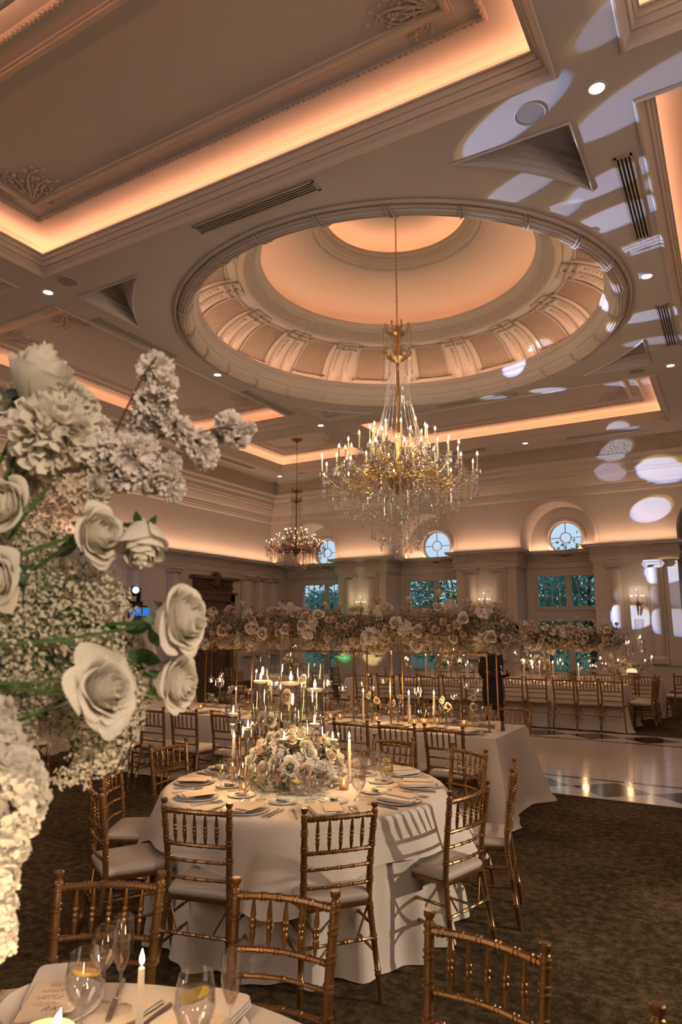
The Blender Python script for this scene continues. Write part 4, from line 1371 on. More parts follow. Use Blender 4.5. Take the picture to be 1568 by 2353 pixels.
for (x, l) in ((-2.46, 'crystal wall sconce with six candles on the white pier right of the rightmost sash window'), (-6.92, 'crystal wall sconce half hidden behind the long garland, on the middle pier'), (-11.35, 'crystal wall sconce on the far pier above the green uplight')):
    sp.put((x, YW - .02, 2.52), 0, l, 'wall sconces on the piers')
    add_light('POINT', 'sconce_light', (x, YW - .35, 2.85), 3.0, (1.0, .72, .42), shadow_soft_size=0.05)

# moving head light on its stand
t = thing('moving_head_light', 'bright blue-white moving head stage light on a dark stand by the left wall', 'stage light', (-13.0, 12.2, 0))
mb = MB(); mb.box2(-.18, .18, -.15, .15, 2.36, 2.46); mb.build('base', M['black'], t, smooth=False)
mb = MB()
for s_ in (-1, 1):
    mb.box2(-.05, .05, s_ * .17 - .025, s_ * .17 + .025, 2.44, 2.80)
mb.build('yoke', M['black'], t, smooth=False)
hd = MB()
d_ = (Vector((-5, 12.0, 5.0)) - Vector((-13, 12.2, 2.72))).normalized()
dc = (Vector((0, 0, 1.78)) - Vector((-13, 12.2, 2.72))).normalized()
d_ = (d_ + dc * 1.0).normalized()
hd.cyl(Vector((0, 0, 2.72)) - d_ * .2, Vector((0, 0, 2.72)) + d_ * .14, .12, n=16, prof=[(.06, 0), (.12, .2), (.13, .7), (.10, 1)])
ho = hd.build('head', M['black'], t)
mb = MB(); mb.ball(Vector((0, 0, 2.72)) + d_ * .15, .065, 12, 8); mb.build('lens', M['beam_lens'], ho)
t2 = thing('lighting_truss_tower', 'blue lit truss tower carrying the stage light, left wall', 'truss', (-13.0, 12.2, 0))
mb = MB()
for sx in (-.16, .16):
    for sy in (-.16, .16):
        mb.cyl((sx, sy, 0), (sx, sy, 2.34), .022, n=8)
for k in range(7):
    z = .1 + k * .32
    for (a, b) in (((-.16, -.16), (.16, -.16)), ((.16, -.16), (.16, .16)), ((.16, .16), (-.16, .16)), ((-.16, .16), (-.16, -.16))):
        mb.cyl((a[0], a[1], z), (b[0], b[1], z + .32), .010, n=5)
mb.build('frame', M['steel'], t2)
mb = MB(); mb.box2(-.24, .24, -.24, .24, 2.32, 2.355); mb.build('top_plate', M['black'], t2, smooth=False)
t3 = thing('lit_facade_panel', 'bright blue glowing booth panel below the stage light', 'dj booth panel', (-13.3, 12.75, 0))
mb = MB(); mb.box2(-.05, .05, -.3, .25, 2.12, 2.33); mb.build('panel', M['screen_blue'], t3, smooth=False)
mb = MB(); mb.box2(-.09, -.05, -.34, .30, 0, 2.35); mb.build('backing', M['black'], t3, smooth=False)
t4 = thing('small_blue_spotlight', 'tiny bright blue-white LED lamp glimpsed through the long garland on the window side', 'stage light', (-7.9, 20.55, 0))
mb = MB(); mb.cyl((0, 0, 0), (0, 0, 1.95), .02, n=8); mb.cyl((-.12, 0, 0), (.12, 0, 0), .02, n=6); mb.build('stand', M['black'], t4)
mb = MB(); mb.cyl((0, .08, 2.05), (0, -.05, 2.02), .07, n=12); c = mb.build('can', M['black'], t4)
mb = MB(); mb.ball((0, -.07, 2.02), .045, 10, 6); mb.build('lens', M['led_blue'], c)

# ================================================================ CHAIRS
def rod(p0, p1, r_, rings, n=8, rr_=1.28, taper=None):
    """bamboo style rod: paired raised rings at the given fractions"""
    L = (Vector(p1) - Vector(p0)).length
    prof = [(r_, 0)]
    w_ = 0.0055 / L
    for t_ in rings:
        prof += [(r_, t_ - 2.6 * w_), (r_ * rr_, t_ - 2.0 * w_), (r_ * rr_, t_ - .9 * w_), (r_ * .96, t_ - .3 * w_), (r_ * .96, t_ + .3 * w_), (r_ * rr_, t_ + .9 * w_), (r_ * rr_, t_ + 2.0 * w_), (r_, t_ + 2.6 * w_)]
    prof.append((r_, 1))
    if taper:
        prof = [(a * (taper[0] + (taper[1] - taper[0]) * t_), t_) for a, t_ in prof]
    return prof
def post_path_mesh(path, radii, ringz, n=10, finial=True):
    """curved post: path of points; rings at given z"""
    mb = MB()
    pts = [Vector(p) for p in path]
    # dense resample
    P, Rr = [], []
    def at(z):
        for a, b, ra, rb in zip(pts[:-1], pts[1:], radii[:-1], radii[1:]):
            if a.z <= z <= b.z + 1e-6:
                s_ = (z - a.z) / (b.z - a.z)
                return a + (b - a) * s_, ra + (rb - ra) * s_
        return pts[-1], radii[-1]
    zs = {pts[0].z, pts[-1].z}
    for p in pts[1:-1]: zs.add(p.z)
    ev = []
    for z in sorted(zs): ev.append((z, 1.0))
    for z in ringz:
        for dz, k in ((-.016, 1.0), (-.0125, 1.22), (-.0055, 1.22), (-.002, .97), (.002, .97), (.0055, 1.22), (.0125, 1.22), (.016, 1.0)):
            ev.append((z + dz, k))
    ev.sort()
    for z, k in ev:
        p, r_ = at(z); P.append(p); Rr.append(r_ * k)
    if finial:
        p, r_ = at(pts[-1].z)
        for dz, k in ((.004, .75), (.010, .75), (.016, 1.12), (.030, 1.18), (.034, .95)):
            P.append(p + Vector((0, 0, dz))); Rr.append(r_ * k)
    mb.tube(P, Rr, n)
    return mb
CH_RING = [.10, .27, .43, .58, .70, .80]
def chair_proto(n=10):
    t = thing('chiavari_chair', 'gold bamboo chair with grey cushion', 'chair')
    g = M['gold']
    for s_ in (-1, 1):
        post_path_mesh([(s_ * .208, -.015, 0), (s_ * .184, .030, .30), (s_ * .172, .052, .45), (s_ * .174, .040, .62), (s_ * .185, 0, .885)], [.0135, .0155, .0165, .0165, .0155], [.13, .28, .415, .545, .635, .72, .80, .865], n).build('back_post', g, t)
    for s_ in (-1, 1):
        post_path_mesh([(s_ * .192, .435, 0), (s_ * .180, .405, .24), (s_ * .172, .395, .435)], [.0115, .0145, .0155], [.10, .22, .33], n, finial=False).build('front_leg', g, t)
    # top rail bows back a little
    def rail(z, y0, bow, r_, rings, w_=.178):
        mb = MB(); pts = []; rs = []
        stops = [0.0, 1.0] + [j / 12 for j in range(1, 12)]
        for q in rings:
            stops += [q + dq for dq in (-.034, -.030, -.012, -.006, .006, .012, .030, .034)]
        for s_ in sorted(x for x in stops if 0 <= x <= 1):
            pts.append((-w_ + 2 * w_ * s_, y0 - bow * math.sin(PI * s_), z + .004 * math.sin(PI * s_)))
            d = min(abs(s_ - q) for q in rings)
            rs.append(r_ * (1.25 if .010 < d < .032 else 1.0))
        mb.tube(pts, rs, 8); return mb
    def yb(z):
        return .052 - .052 * ((z - .45) / .435) if z > .45 else .05
    rail(.862, yb(.862), .022, .0125, [.08, .24, .41, .58, .74, .92]).build('top_rail', g, t)
    rail(.700, yb(.700), .022, .0095, [.08, .24, .41, .58, .74, .92], .174).build('cross_rail', g, t)
    for z in (.622, .535):
        rail(z, yb(z), .022, .0080, [.10, .3, .5, .7, .9], .171).build('cross_rail', g, t)
    for k in range(5):
        s_ = (k + 1) / 6
        x = (-.178 + .356 * s_)
        z0, z1 = .702, .858
        y0, y1 = yb(z0) - .022 * math.sin(PI * s_), yb(z1) - .022 * math.sin(PI * s_)
        mb = MB(); mb.cyl((x * .97, y0, z0), (x, y1, z1), 1, n=8, prof=[(.0045, 0), (.0105, .30), (.0105, .33), (.008, .38), (.0115, .41), (.0115, .46), (.008, .5), (.0115, .54), (.0115, .59), (.008, .62), (.0105, .67), (.0045, 1)])
        mb.build('spindle', g, t)
    # seat frame and cushion: rounded trapezoid
    def outline(grow, k=10):
        out = []
        cor = [(-.172, .045), (.172, .045), (.195, .415), (-.195, .415)]
        rad = [.03, .03, .085, .085]
        for i in range(4):
            p = Vector(cor[i]); a = (Vector(cor[i - 1]) - p).normalized(); b = (Vector(cor[(i + 1) % 4]) - p).normalized()
            for q in range(k + 1):
                s_ = q / k
                p1 = p + a * rad[i] * (1 - s_); p2 = p + b * rad[i] * s_
                v_ = p1 * (1 - s_) + p2 * s_
                out.append(v_)
        c = Vector((0, .23))
        return [c + (v_ - c) * (1 + grow / .2) for v_ in out]
    def slab(levels):
        mb = MB()
        P = [[(v_.x, v_.y, z) for v_ in outline(gr)] for gr, z in levels]
        mb.grid(np.array(P), closed_u=True)
        nn = len(P[0]); base = mb.n
        mb.add([P[-1][i] for i in range(nn)] + [(0, .23, levels[-1][1] + (0.004 if levels[-1][1] > .46 else 0))], [(i, (i + 1) % nn, nn) for i in range(nn)])
        mb.add([P[0][i] for i in range(nn)], [tuple(range(nn - 1, -1, -1))])
        return mb
    slab([(-.02, .425), (.004, .425), (.008, .430), (.008, .448), (.002, .452)]).build('seat_frame', g, t)
    slab([(-.01, .450), (.004, .452), (.011, .463), (.011, .474), (.004, .487), (-.015, .497), (-.05, .503), (-.11, .506)]).build('seat_cushion', M['cushion'], t)
    for (a, b) in (((-.188, .418, .30), (.188, .418, .30)), ((-.186, .02, .28), (.186, .02, .28)), ((-.190, .42, .19), (.190, .42, .19))):
        mb = MB(); mb.cyl(a, b, 1, n=6, prof=rod(a, b, .0075, [.2, .4, .6, .8])); mb.build('stretcher', g, t)
    for s_ in (-1, 1):
        for (z0, z1) in ((.33, .33), (.22, .22)):
            a, b = (s_ * .186, .03, z0), (s_ * .184, .41, z1)
            mb = MB(); mb.cyl(a, b, 1, n=6, prof=rod(a, b, .0075, [.25, .5, .75])); mb.build('stretcher', g, t)
        mb = MB(); mb.cyl((s_ * .17, .40, .42), (s_ * .10, .40, .31), .006, n=5); mb.build('corner_brace', g, t)
        mb = MB(); mb.cyl((s_ * .17, .06, .42), (s_ * .10, .03, .29), .006, n=5); mb.build('corner_brace', g, t)
    return t
chairP = Proto(chair_proto(10))
# distant chair: one mesh, its parts cannot be told apart in the photo
def far_chair_mesh():
    mb = MB()
    for ch in chairP.root.children:
        me = ch.data
        co = np.zeros(len(me.vertices) * 3); me.vertices.foreach_get('co', co)
        mb.add(co.reshape(-1, 3), [tuple(p.vertices) for p in me.polygons], 1 if ch.name.startswith('seat_cushion') else 0)
    return mb.mesh('chiavari_chair', [M['gold'], M['cushion']])
FAR_ME = far_chair_mesh()
def chair(x, y, face, label, group, far=False):
    """x,y: middle of the top of the backrest; face: the compass angle it faces"""
    rz = face - PI / 2
    if far:
        o = link('chiavari_chair', FAR_ME, None, (x, y, 0), (0, 0, rz)); return tag(o, label, 'chair', group)
    return chairP.put((x, y, 0), rz, label, group)
def face_to(x, y, tx, ty):
    return math.atan2(ty - y, tx - x)
TC = (-2.60, 4.03)
MAIN = [(-2.48, 2.82, 13, 'chair at main table with back to camera, left of centre'), (-1.80, 3.11, 50, 'chair at main table with back to camera, right of centre'),
        (-1.39, 3.84, 76, 'side-on chair right of the main round table, its seat in full view'), (-1.36, 4.60, 104, 'chair seen edge on just beyond the side-on chair at the main table'),
        (-1.84, 5.10, 151, 'chair behind the right edge of the main round table, turned to the camera'), (-2.55, 5.28, 174, 'chair behind the glasses on the far side of the main round table'),
        (-3.62, 4.90, -146, 'chair behind the tapers on the far left of the main round table'), (-3.95, 4.15, -92, 'chair at the left of the main table under the hanging baby breath'),
        (-3.78, 3.42, -60, 'chair furthest left at the main table, seen nearly edge on'), (-3.28, 2.86, -30, 'chair at the left of the main table with its back turned to the right')]
for (x, y, ang, lb) in MAIN:
    chair(x, y, R(ang + 90), 'gold ' + lb, 'chairs round the main table')
for (x, y, ang, lb) in ((-2.05, 1.88, -26, 'nearest left chair back, behind the glasses of the foreground table'), (-1.43, 2.09, -9, 'nearest middle chair back, beside the foreground table edge'), (-.73, 2.11, 7, 'nearest right chair back, tilted at the bottom of the picture'),
                        (-0.10, 1.78, 40, 'chair of which only a post tip shows in the bottom right corner')):
    chair(x, y, R(-ang - 90) if False else R({-26: 30, -9: 11, 7: -7, 40: -40}[ang] - 90), 'gold ' + lb, 'chairs round the foreground table')
# rect table in the middle
RX1, RY0, RY1 = -2.10, 6.56, 7.64
i = 0
for k, x in enumerate((-2.43, -2.89, -3.37, -3.85, -4.33, -4.86, -5.42, -5.88, -6.36)):
    chair(x, 6.08 - .03 * k, PI / 2, 'gold chair back, %s from right along the near side of the long garland table' % ordinal(k), 'chairs along the near side of the long garland table')
for k, x in enumerate((-2.34, -2.80, -3.28, -3.76, -4.24, -4.72, -5.2, -5.7, -6.2)):
    chair(x, 8.06, -PI / 2, 'gold chair facing us, %s from right along far side of the long garland table' % ordinal(k), 'chairs along the far side of the long garland table')
# far long tables beyond the dance floor
for k, x in enumerate((-2.05, -2.46, -2.87, -3.36, -3.80)):
    chair(x, 13.02, PI / 2, 'gold chair back, %s from right in the row at the far right garland table' % ordinal(k), 'near row of chairs at the right far long table')
for k, x in enumerate((-2.0, -2.45, -2.9, -3.35)):
    chair(x, 14.85, -PI / 2, 'gold chair facing us, %s from right, far side of the far right garland table' % ordinal(k), 'far row of chairs at the right far long table', far=True)
chair(-1.42, 13.75, PI, 'gold chair at right end of far garland table, side on, front one', 'chairs at the end of the far long table')
chair(-1.40, 14.20, PI, 'gold chair at right end of far garland table, just behind the front one', 'chairs at the end of the far long table')
for k, x in enumerate((-4.45, -4.86, -5.28, -5.70, -6.15, -6.6)):
    chair(x, 12.72 - .08 * k, PI / 2, 'gold chair back, %s from right in far row left of the standing man' % ordinal(k), 'near row of chairs at the left far long table')
for k, x in enumerate((-4.7, -5.2, -5.7, -6.2)):
    chair(x, 14.35, -PI / 2, 'gold chair facing us, %s from right, far side of table left of the man' % ordinal(k), 'far row of chairs at the left far long table', far=True)
for (x, y, f, lb) in ((-1.70, 14.75, 100, 'chair back between the end chairs and the far right flower centrepiece'), (-1.05, 15.3, 120, 'chair back at the right edge of the picture in the far right corner'),
                      (-3.2, 15.35, 35, 'chair near the round table with tall vases, left side'), (-1.0, 16.9, -160, 'chair on the right side of the round table with tall vases'),
                      (-7.55, 11.6, 100, 'chair back left of the two hanging globes, nearest the green lit pier'), (-7.9, 12.6, 80, 'chair behind the taper beside the green lit pier'), (-8.5, 14.4, 60, 'chair in front of the green lit pier base'),
                      (-7.2, 14.5, 30, 'chair in front of the amber lit pier base'), (-6.6, 15.0, -80, 'chair right of the amber lit pier base'), (-9.5, 12.0, 65, 'chair at the far left round table behind the tall vases'), (-10.35, 12.7, 20, 'chair at the far left round table behind the short vase'),
                      (-8.35, 6.1, 160, 'chair far left below the hanging baby breath, back to the left'), (-8.0, 5.5, 140, 'chair far left below the hanging baby breath, facing left'), (-7.45, 5.2, 70, 'chair far left, nearer one below the roses')):
    chair(x, y, R(f), 'gold ' + lb, 'chairs scattered at the far tables', far=y > 14.4)

# ================================================================ TABLES AND CLOTHS
def cloth_round(cx, cyy, r_, h, drop, name, mat, parent=None, flare=.10, folds=18, seed=1, hang=None, ridge=None, lift=0.0, nt_=216, nv=22, amp=.045):
    """drop(theta) -> hem length"""
    rnd = random.Random(seed)
    ph = [rnd.uniform(0, 6.28) for _ in range(5)]
    th = np.linspace(0, 2 * PI, nt_, endpoint=False)
    rows = []
    uv = []
    for q in (0.0, .35, .7, .93):
        rows.append(np.stack([cx + r_ * q * np.cos(th), cyy + r_ * q * np.sin(th), np.full(nt_, h + lift)], 1)); uv.append((r_ * q))
    L = np.array([drop(t_) for t_ in th])
    fold = np.cos(folds * th + ph[0] + 1.3 * np.sin(2 * th + ph[1])) * .6 + np.cos((folds * 1.7 // 1) * th + ph[2]) * .4
    for i in range(nv + 1):
        s_ = i / nv
        d = L * s_
        # rounding over the edge
        rr_ = r_ * .985 + .015 * math.sin(min(1, s_ * nv / 2) * PI / 2) + lift
        out = rr_ + flare * (d / .75) ** 1.1 + fold * amp * np.clip(d / .5, 0, 1.3) * np.minimum(1, s_ * 3)
        if ridge is not None: out = out + np.array([ridge(t_) for t_ in th]) * np.clip(s_, 0, 1) ** .8
        z = h + lift - d
        low = z < 0.012
        out = out + np.where(low, (0.012 - z) * .8, 0)
        z = np.maximum(z, 0.006)
        if i == 0:
            out = np.full(nt_, r_ * .985); z = np.full(nt_, h + lift)
        rows.append(np.stack([cx + out * np.cos(th), cyy + out * np.sin(th), z], 1)); uv.append(None)
    mb = MB(); P = np.array(rows); mb.grid(P, closed_u=True)
    o = mb.build(name, mat, parent)
    lay = o.data.uv_layers.new(name='UVMap')
    co = np.zeros(len(o.data.vertices) * 3); o.data.vertices.foreach_get('co', co); co = co.reshape(-1, 3)
    # cloth coordinates: radial distance along the cloth
    nr = len(rows)
    rad = np.zeros((nr, nt_))
    for i in range(nr):
        if i < 4: rad[i] = r_ * (0, .35, .7, .93)[i]
        else: rad[i] = r_ * .985 + L * (i - 4) / nv
    U = np.stack([rad * np.cos(th), rad * np.sin(th)], -1).reshape(-1, 2)
    li = np.zeros(len(o.data.loops), dtype=np.int32); o.data.loops.foreach_get('vertex_index', li)
    lay.data.foreach_set('uv', U[li].ravel())
    return o
def round_table(x, y, r_, label_t, label_c, group, overlay=False, hem=None):
    t = thing('round_table', label_t, 'table', (x, y, 0), group=group)
    mb = MB(); mb.lathe([(0, .735), (r_ - .02, .735), (r_ - .01, .742), (r_ - .01, .752), (0, .752)], 40, caps=False); mb.build('table_top', M['wood'], t)
    for k in range(4):
        a = PI / 4 + k * PI / 2
        mb = MB(); mb.cyl((math.cos(a) * .55, math.sin(a) * .55, 0), (math.cos(a) * .5, math.sin(a) * .5, .735), .018, n=8); mb.build('leg', M['steel'], t)
    o = cloth_round(x, y, r_, .756, lambda a: .752, 'tablecloth', M['cloth_plain'], seed=int(x * 10), folds=17, flare=.07, amp=.05)
    tag(o, label_c, 'tablecloth', group + ' cloths')
    return t
round_table(TC[0], TC[1], .915, 'main round dining table, hidden under two pale cloths', 'floor length pale cloth under the textured overlay on the main round table', 'round dining tables')
def hem(a):
    k = abs(math.cos(2 * (a - R(-66)) / 1.0 * 1.0)) if False else (math.cos(4 * (a - R(-66))) * .5 + .5)
    return .23 + .18 * k ** 2
o = cloth_round(TC[0], TC[1], .922, .756, hem, 'table_overlay', M['cloth'], seed=4, folds=7, flare=.32, lift=.008, amp=.065, ridge=lambda a: .08 * (math.cos(4 * (a - R(-66))) * .5 + .5) ** 3 - .03)
tag(o, 'textured white square overlay draped on the main round table, corner points hanging', 'tablecloth')
FT = (-1.24, .76)
round_table(FT[0], FT[1], .93, 'foreground round table at the bottom left, under a waffle cloth', 'floor length cloth of the foreground round table', 'round dining tables')
o = cloth_round(FT[0], FT[1], .937, .756, hem, 'table_overlay', M['cloth'], seed=9, folds=9, flare=.26, lift=.005)
tag(o, 'waffle textured white overlay on the foreground table with glasses and candles', 'tablecloth')
for (x, y, a, b) in ((-2.35, 16.0, 'far round table under the tall vases of the right corner', 'pale cloth of the far round table with tall vases on the right'),
                     (-4.3, 16.6, 'far round table behind the right garland table', 'pale cloth of the far round table in front of the rightmost window'),
                     (-8.9, 13.2, 'far round table left of the green lit pier', 'pale cloth of the far round table left of the green lit pier'),
                     (-6.3, 16.3, 'far round table between the standing man and the amber lit pier', 'pale cloth of the far round table behind the left far long table'),
                     (-9.6, 6.6, 'far left round table behind the hanging flowers', 'pale cloth of the far left round table behind the hanging flowers'),
                     (-10.9, 10.9, 'round table in front of the carved wooden door', 'pale cloth of the round table before the carved door'),
                     (.35, 16.1, 'round table at the right edge beyond the dance floor', 'pale cloth of the round table at the right edge beyond the dance floor')):
    round_table(x, y, .85, a, b, 'round dining tables')
def long_table(x0, x1, y0, y1, la, lb, corner=.14):
    cx, cyy = (x0 + x1) / 2, (y0 + y1) / 2
    t = thing('banquet_table', la, 'table', (cx, cyy, 0))
    hx, hy = (x1 - x0) / 2, (y1 - y0) / 2
    mb = MB(); mb.box2(-hx + .01, hx - .01, -hy + .01, hy - .01, .735, .752); mb.build('table_top', M['wood'], t, smooth=False)
    for sx in (-1, 1):
        for sy in (-1, 1):
            mb = MB(); mb.cyl((sx * (hx - .15), sy * (hy - .12), 0), (sx * (hx - .15), sy * (hy - .12), .735), .018, n=8); mb.build('leg', M['steel'], t)
    # cloth
    per = []
    def side(a, b, n):
        for i in range(n): per.append((a[0] + (b[0] - a[0]) * i / n, a[1] + (b[1] - a[1]) * i / n))
    nx, ny = int(2 * hx / .05), int(2 * hy / .05)
    side((-hx, -hy), (hx, -hy), nx); side((hx, -hy), (hx, hy), ny); side((hx, hy), (-hx, hy), nx); side((-hx, hy), (-hx, -hy), ny)
    per = np.array(per); n = len(per)
    rnd = np.random.RandomState(int(abs(x0) * 10)); ph = rnd.uniform(0, 6, 4)
    arc = np.arange(n) * .05
    fold = np.sin(arc * 9 + 1.5 * np.sin(arc * 1.3 + ph[0])) * .6 + np.sin(arc * 17 + ph[1]) * .4
    # outward direction; corner weight
    cd = np.minimum(np.abs(np.abs(per[:, 0]) - hx) + 0, 1e9)
    dcorner = np.hypot(hx - np.abs(per[:, 0]), hy - np.abs(per[:, 1]))
    cw = np.exp(-(dcorner / .13) ** 2)
    ox = np.where(np.abs(np.abs(per[:, 0]) - hx) < 1e-6, np.sign(per[:, 0]), 0.0) + cw * np.sign(per[:, 0]) * .7
    oy = np.where(np.abs(np.abs(per[:, 1]) - hy) < 1e-6, np.sign(per[:, 1]), 0.0) + cw * np.sign(per[:, 1]) * .7
    nn = np.hypot(ox, oy); ox, oy = ox / nn, oy / nn
    rows = [np.stack([per[:, 0] * q, per[:, 1] * q, np.full(n, .756)], 1) for q in (0, .5, .97, 1.0)]
    for i in range(1, 17):
        s_ = i / 16
        out = .008 + .05 * s_ + cw * corner * s_ + fold * .022 * s_ * (1 + cw)
        z = np.full(n, .756 - .752 * s_)
        z = np.maximum(z, .005)
        if i == 16: out = out + .02 + .03 * np.abs(fold)
        rows.append(np.stack([per[:, 0] + ox * out, per[:, 1] + oy * out, z], 1))
    mb = MB(); mb.grid(np.array(rows), closed_u=True)
    o = mb.build('tablecloth', M['cloth_plain'], None, loc=(cx, cyy, 0)); tag(o, lb, 'tablecloth')
    return t
long_table(-7.6, RX1, RY0, RY1, 'long banquet table under the big hanging garland', 'plain pale cloth of the long table under the big garland, corner trailing on the carpet', .20)
long_table(-4.15, -1.93, 13.30, 14.30, 'long banquet table beyond the dance floor on the right', 'pale cloth of the far long table right of the standing man')
long_table(-7.4, -4.50, 13.0, 13.95, 'long banquet table beyond the dance floor left of the man', 'pale cloth of the far long table left of the standing man')

# ================================================================ TABLEWARE PROTOTYPES
TZ = .762
def goblet_mesh(H=.20, rb=.040, fill=.0):
    pr = [(.033, 0), (.034, .003), (.008, .010), (.0045, .02), (.0042, H * .42), (.010, H * .46), (rb * .8, H * .56), (rb * 1.02, H * .72), (rb * .98, H * .85), (rb * .84, H)]
    return pr
def glass_thing(kind):
    if kind == 'water':
        t = thing('water_goblet', 'x', 'glass'); H, rb, ft, lm = .175, .042, .55, M['water']
        pr = [(.034, 0), (.035, .003), (.009, .010), (.006, .02), (.006, .05), (.012, .056), (.034, .080), (rb + .003, .11), (rb + .001, .14), (rb - .005, H)]
        lq = [(0, .060), (.011, .060), (.031, .081), (rb - .0005, .11), (rb - .002, .138), (0, .138)]
    elif kind == 'wine':
        t = thing('wine_glass', 'x', 'glass'); H = .215
        pr = [(.033, 0), (.034, .003), (.008, .009), (.004, .02), (.004, .095), (.010, .102), (.030, .125), (.040, .150), (.039, .180), (.031, H)]
        lq = [(0, .105), (.010, .105), (.028, .126), (.037, .145), (0, .145)]; lm = M['wine']
    else:
        t = thing('champagne_flute', 'x', 'glass'); H = .215
        pr = [(.030, 0), (.031, .003), (.007, .009), (.0038, .02), (.0038, .085), (.010, .095), (.022, .125), (.027, .155), (.027, .185), (.024, H)]
        lq = [(0, .098), (.010, .098), (.021, .126), (.0255, .152), (.0255, .165), (0, .165)]; lm = M['champagne']
    MB().lathe(pr, 20, caps=False).build('bowl', M['glass'], t)
    MB().lathe(lq, 20, caps=False).build('drink', lm, t)
    if kind != 'wine': pass
    if kind == 'water':
        mb = MB(); q = Matrix.Rotation(.25, 4, 'X'); q.translation = Vector((0, 0, .132)); mb.lathe([(0, -.003), (.031, -.003), (.032, 0), (.031, .003), (0, .003)], 16, caps=False, M4=q); mb.build('lemon_slice', M['lemon'], t)
    return t
GP = {k: Proto(glass_thing(k)) for k in ('water', 'wine', 'flute')}
# small far glass: one clear mesh
FG = {}
for k, pr in (('wine', [(.03, 0), (.006, .01), (.004, .09), (.034, .13), (.038, .16), (.031, .21)]), ('water', [(.03, 0), (.006, .01), (.006, .05), (.038, .09), (.042, .12), (.036, .17)]), ('flute', [(.03, 0), (.005, .01), (.004, .09), (.022, .13), (.026, .17), (.023, .215)])):
    FG[k] = MB().lathe(pr, 10, caps=False).mesh(k + '_glass', M['glass'])
NAMES = {'water': 'water_goblet', 'wine': 'wine_glass', 'flute': 'champagne_flute'}
NL = {'water': 'water goblet', 'wine': 'white wine glass', 'flute': 'champagne flute'}
def put_glass(kind, x, y, label, group, far=False, z=TZ, scale=None):
    if far:
        o = link(NAMES[kind], FG[kind], None, (x, y, z)); return tag(o, label, 'glass', group)
    return GP[kind].put((x, y, z), random.uniform(0, 6), label, group, scale)
def plate_proto(r_, nm, rim=.012):
    mb = MB(); mb.lathe([(0, .003), (r_ * .62, .003), (r_ * .66, .006), (r_ * .97, rim), (r_, rim + .002), (r_ * .99, rim - .003), (r_ * .66, .001), (r_ * .6, 0), (0, 0)], 40, caps=False)
    return mb.mesh(nm, M['china'])
PL, PS = plate_proto(.135, 'dinner_plate'), plate_proto(.085, 'bread_plate', .010)
def soft_box(w_, l, h, seed=1):
    mb = MB(); n, m = 12, 8
    rnd = np.random.RandomState(seed)
    for lay in range(3):
        rows = []
        z0 = h * lay / 3; hh = h / 3 * .95
        for i in range(m + 1):
            a = PI * i / m - PI / 2
            sy = math.copysign(abs(math.sin(a)) ** .5, math.sin(a)); cz = math.cos(a) ** .6
            pass
        # rounded slab layer
        prof = []
        for i in range(9):
            a = -PI / 2 + PI * i / 8
            prof.append((1 - (1 - math.cos(a)) * .03, z0 + hh / 2 + hh / 2 * math.sin(a)))
        P = []
        for k, z in prof:
            row = []
            for j in range(32):
                a = 2 * PI * j / 32
                c, s_ = math.cos(a), math.sin(a)
                e = .25
                row.append((math.copysign(abs(c) ** e, c) * w_ / 2 * k + lay * .004, math.copysign(abs(s_) ** e, s_) * l / 2 * k - lay * .003, z))
            P.append(row)
        mb.grid(np.array(P), closed_u=True)
        mb.add(P[-1], [tuple(range(32))]); mb.add(P[0], [tuple(range(31, -1, -1))])
    return mb
def napkin_proto(menu=True):
    t = thing('folded_napkin', 'x', 'napkin')
    soft_box(.115, .22, .015).build('cloth_fold', M['napkin'], t)
    return t
napP = Proto(napkin_proto())
NAPF = soft_box(.115, .22, .018).mesh('folded_napkin', M['napkin'])
def menu_mesh(w_=.10, l=.19):
    mb = MB(); mb.box((0, 0, .001), (w_, l, .002)); return mb.mesh('menu_card', M['card'], smooth=False)
MENU = menu_mesh()
def fork_mesh():
    mb = MB()
    mb.tube([(0, -.09, .004), (0, -.03, .006), (0, .02, .004), (0, .045, .006)], [.006, .004, .003, .006], 6)
    for k in (-1.5, -.5, .5, 1.5):
        mb.tube([(k * .004, .045, .006), (k * .0052, .065, .005), (k * .005, .095, .009)], .0016, 4)
    mb.box((0, .048, .006), (.020, .012, .002)); return mb.mesh('fork', M['steel'])
def knife_mesh():
    mb = MB(); mb.tube([(0, -.11, .005), (0, -.06, .006), (0, -.01, .005)], [.007, .006, .005], 6); mb.box((0.001, .045, .005), (.015, .11, .0025)); return mb.mesh('knife', M['steel'])
FORK, KNIFE = fork_mesh(), knife_mesh()
def shell_proto():
    t = thing('leaf_and_shell_favour', 'x', 'favour')
    mb = MB()
    rows = []
    for i in range(9):
        s_ = i / 8; w_ = .026 * math.sin(PI * min(.98, s_ + .02)) ** .8
        rows.append([(-w_, -.045 + .09 * s_, .006 + .004 * math.sin(s_ * 5)), (0, -.045 + .09 * s_, .002), (w_, -.045 + .09 * s_, .007)])
    mb.grid(np.array(rows)); mb.build('leaf', M['leaf'], t)
    mb = MB()
    rows = []
    for i in range(9):
        a = PI * i / 8
        row = []
        for j in range(25):
            b = PI * j / 24
            rr_ = .020 * (1 + .06 * math.cos(j * PI))
            row.append((rr_ * math.cos(b) * math.sin(a), rr_ * .8 * (1 - abs(math.cos(a))) * .9 * math.sin(b) * 0 + rr_ * math.cos(a), .008 + rr_ * .7 * math.sin(b) * math.sin(a)))
        rows.append(row)
    mb.grid(np.array(rows)); mb.build('shell', M['stone'], t)
    return t
shellP = Proto(shell_proto())
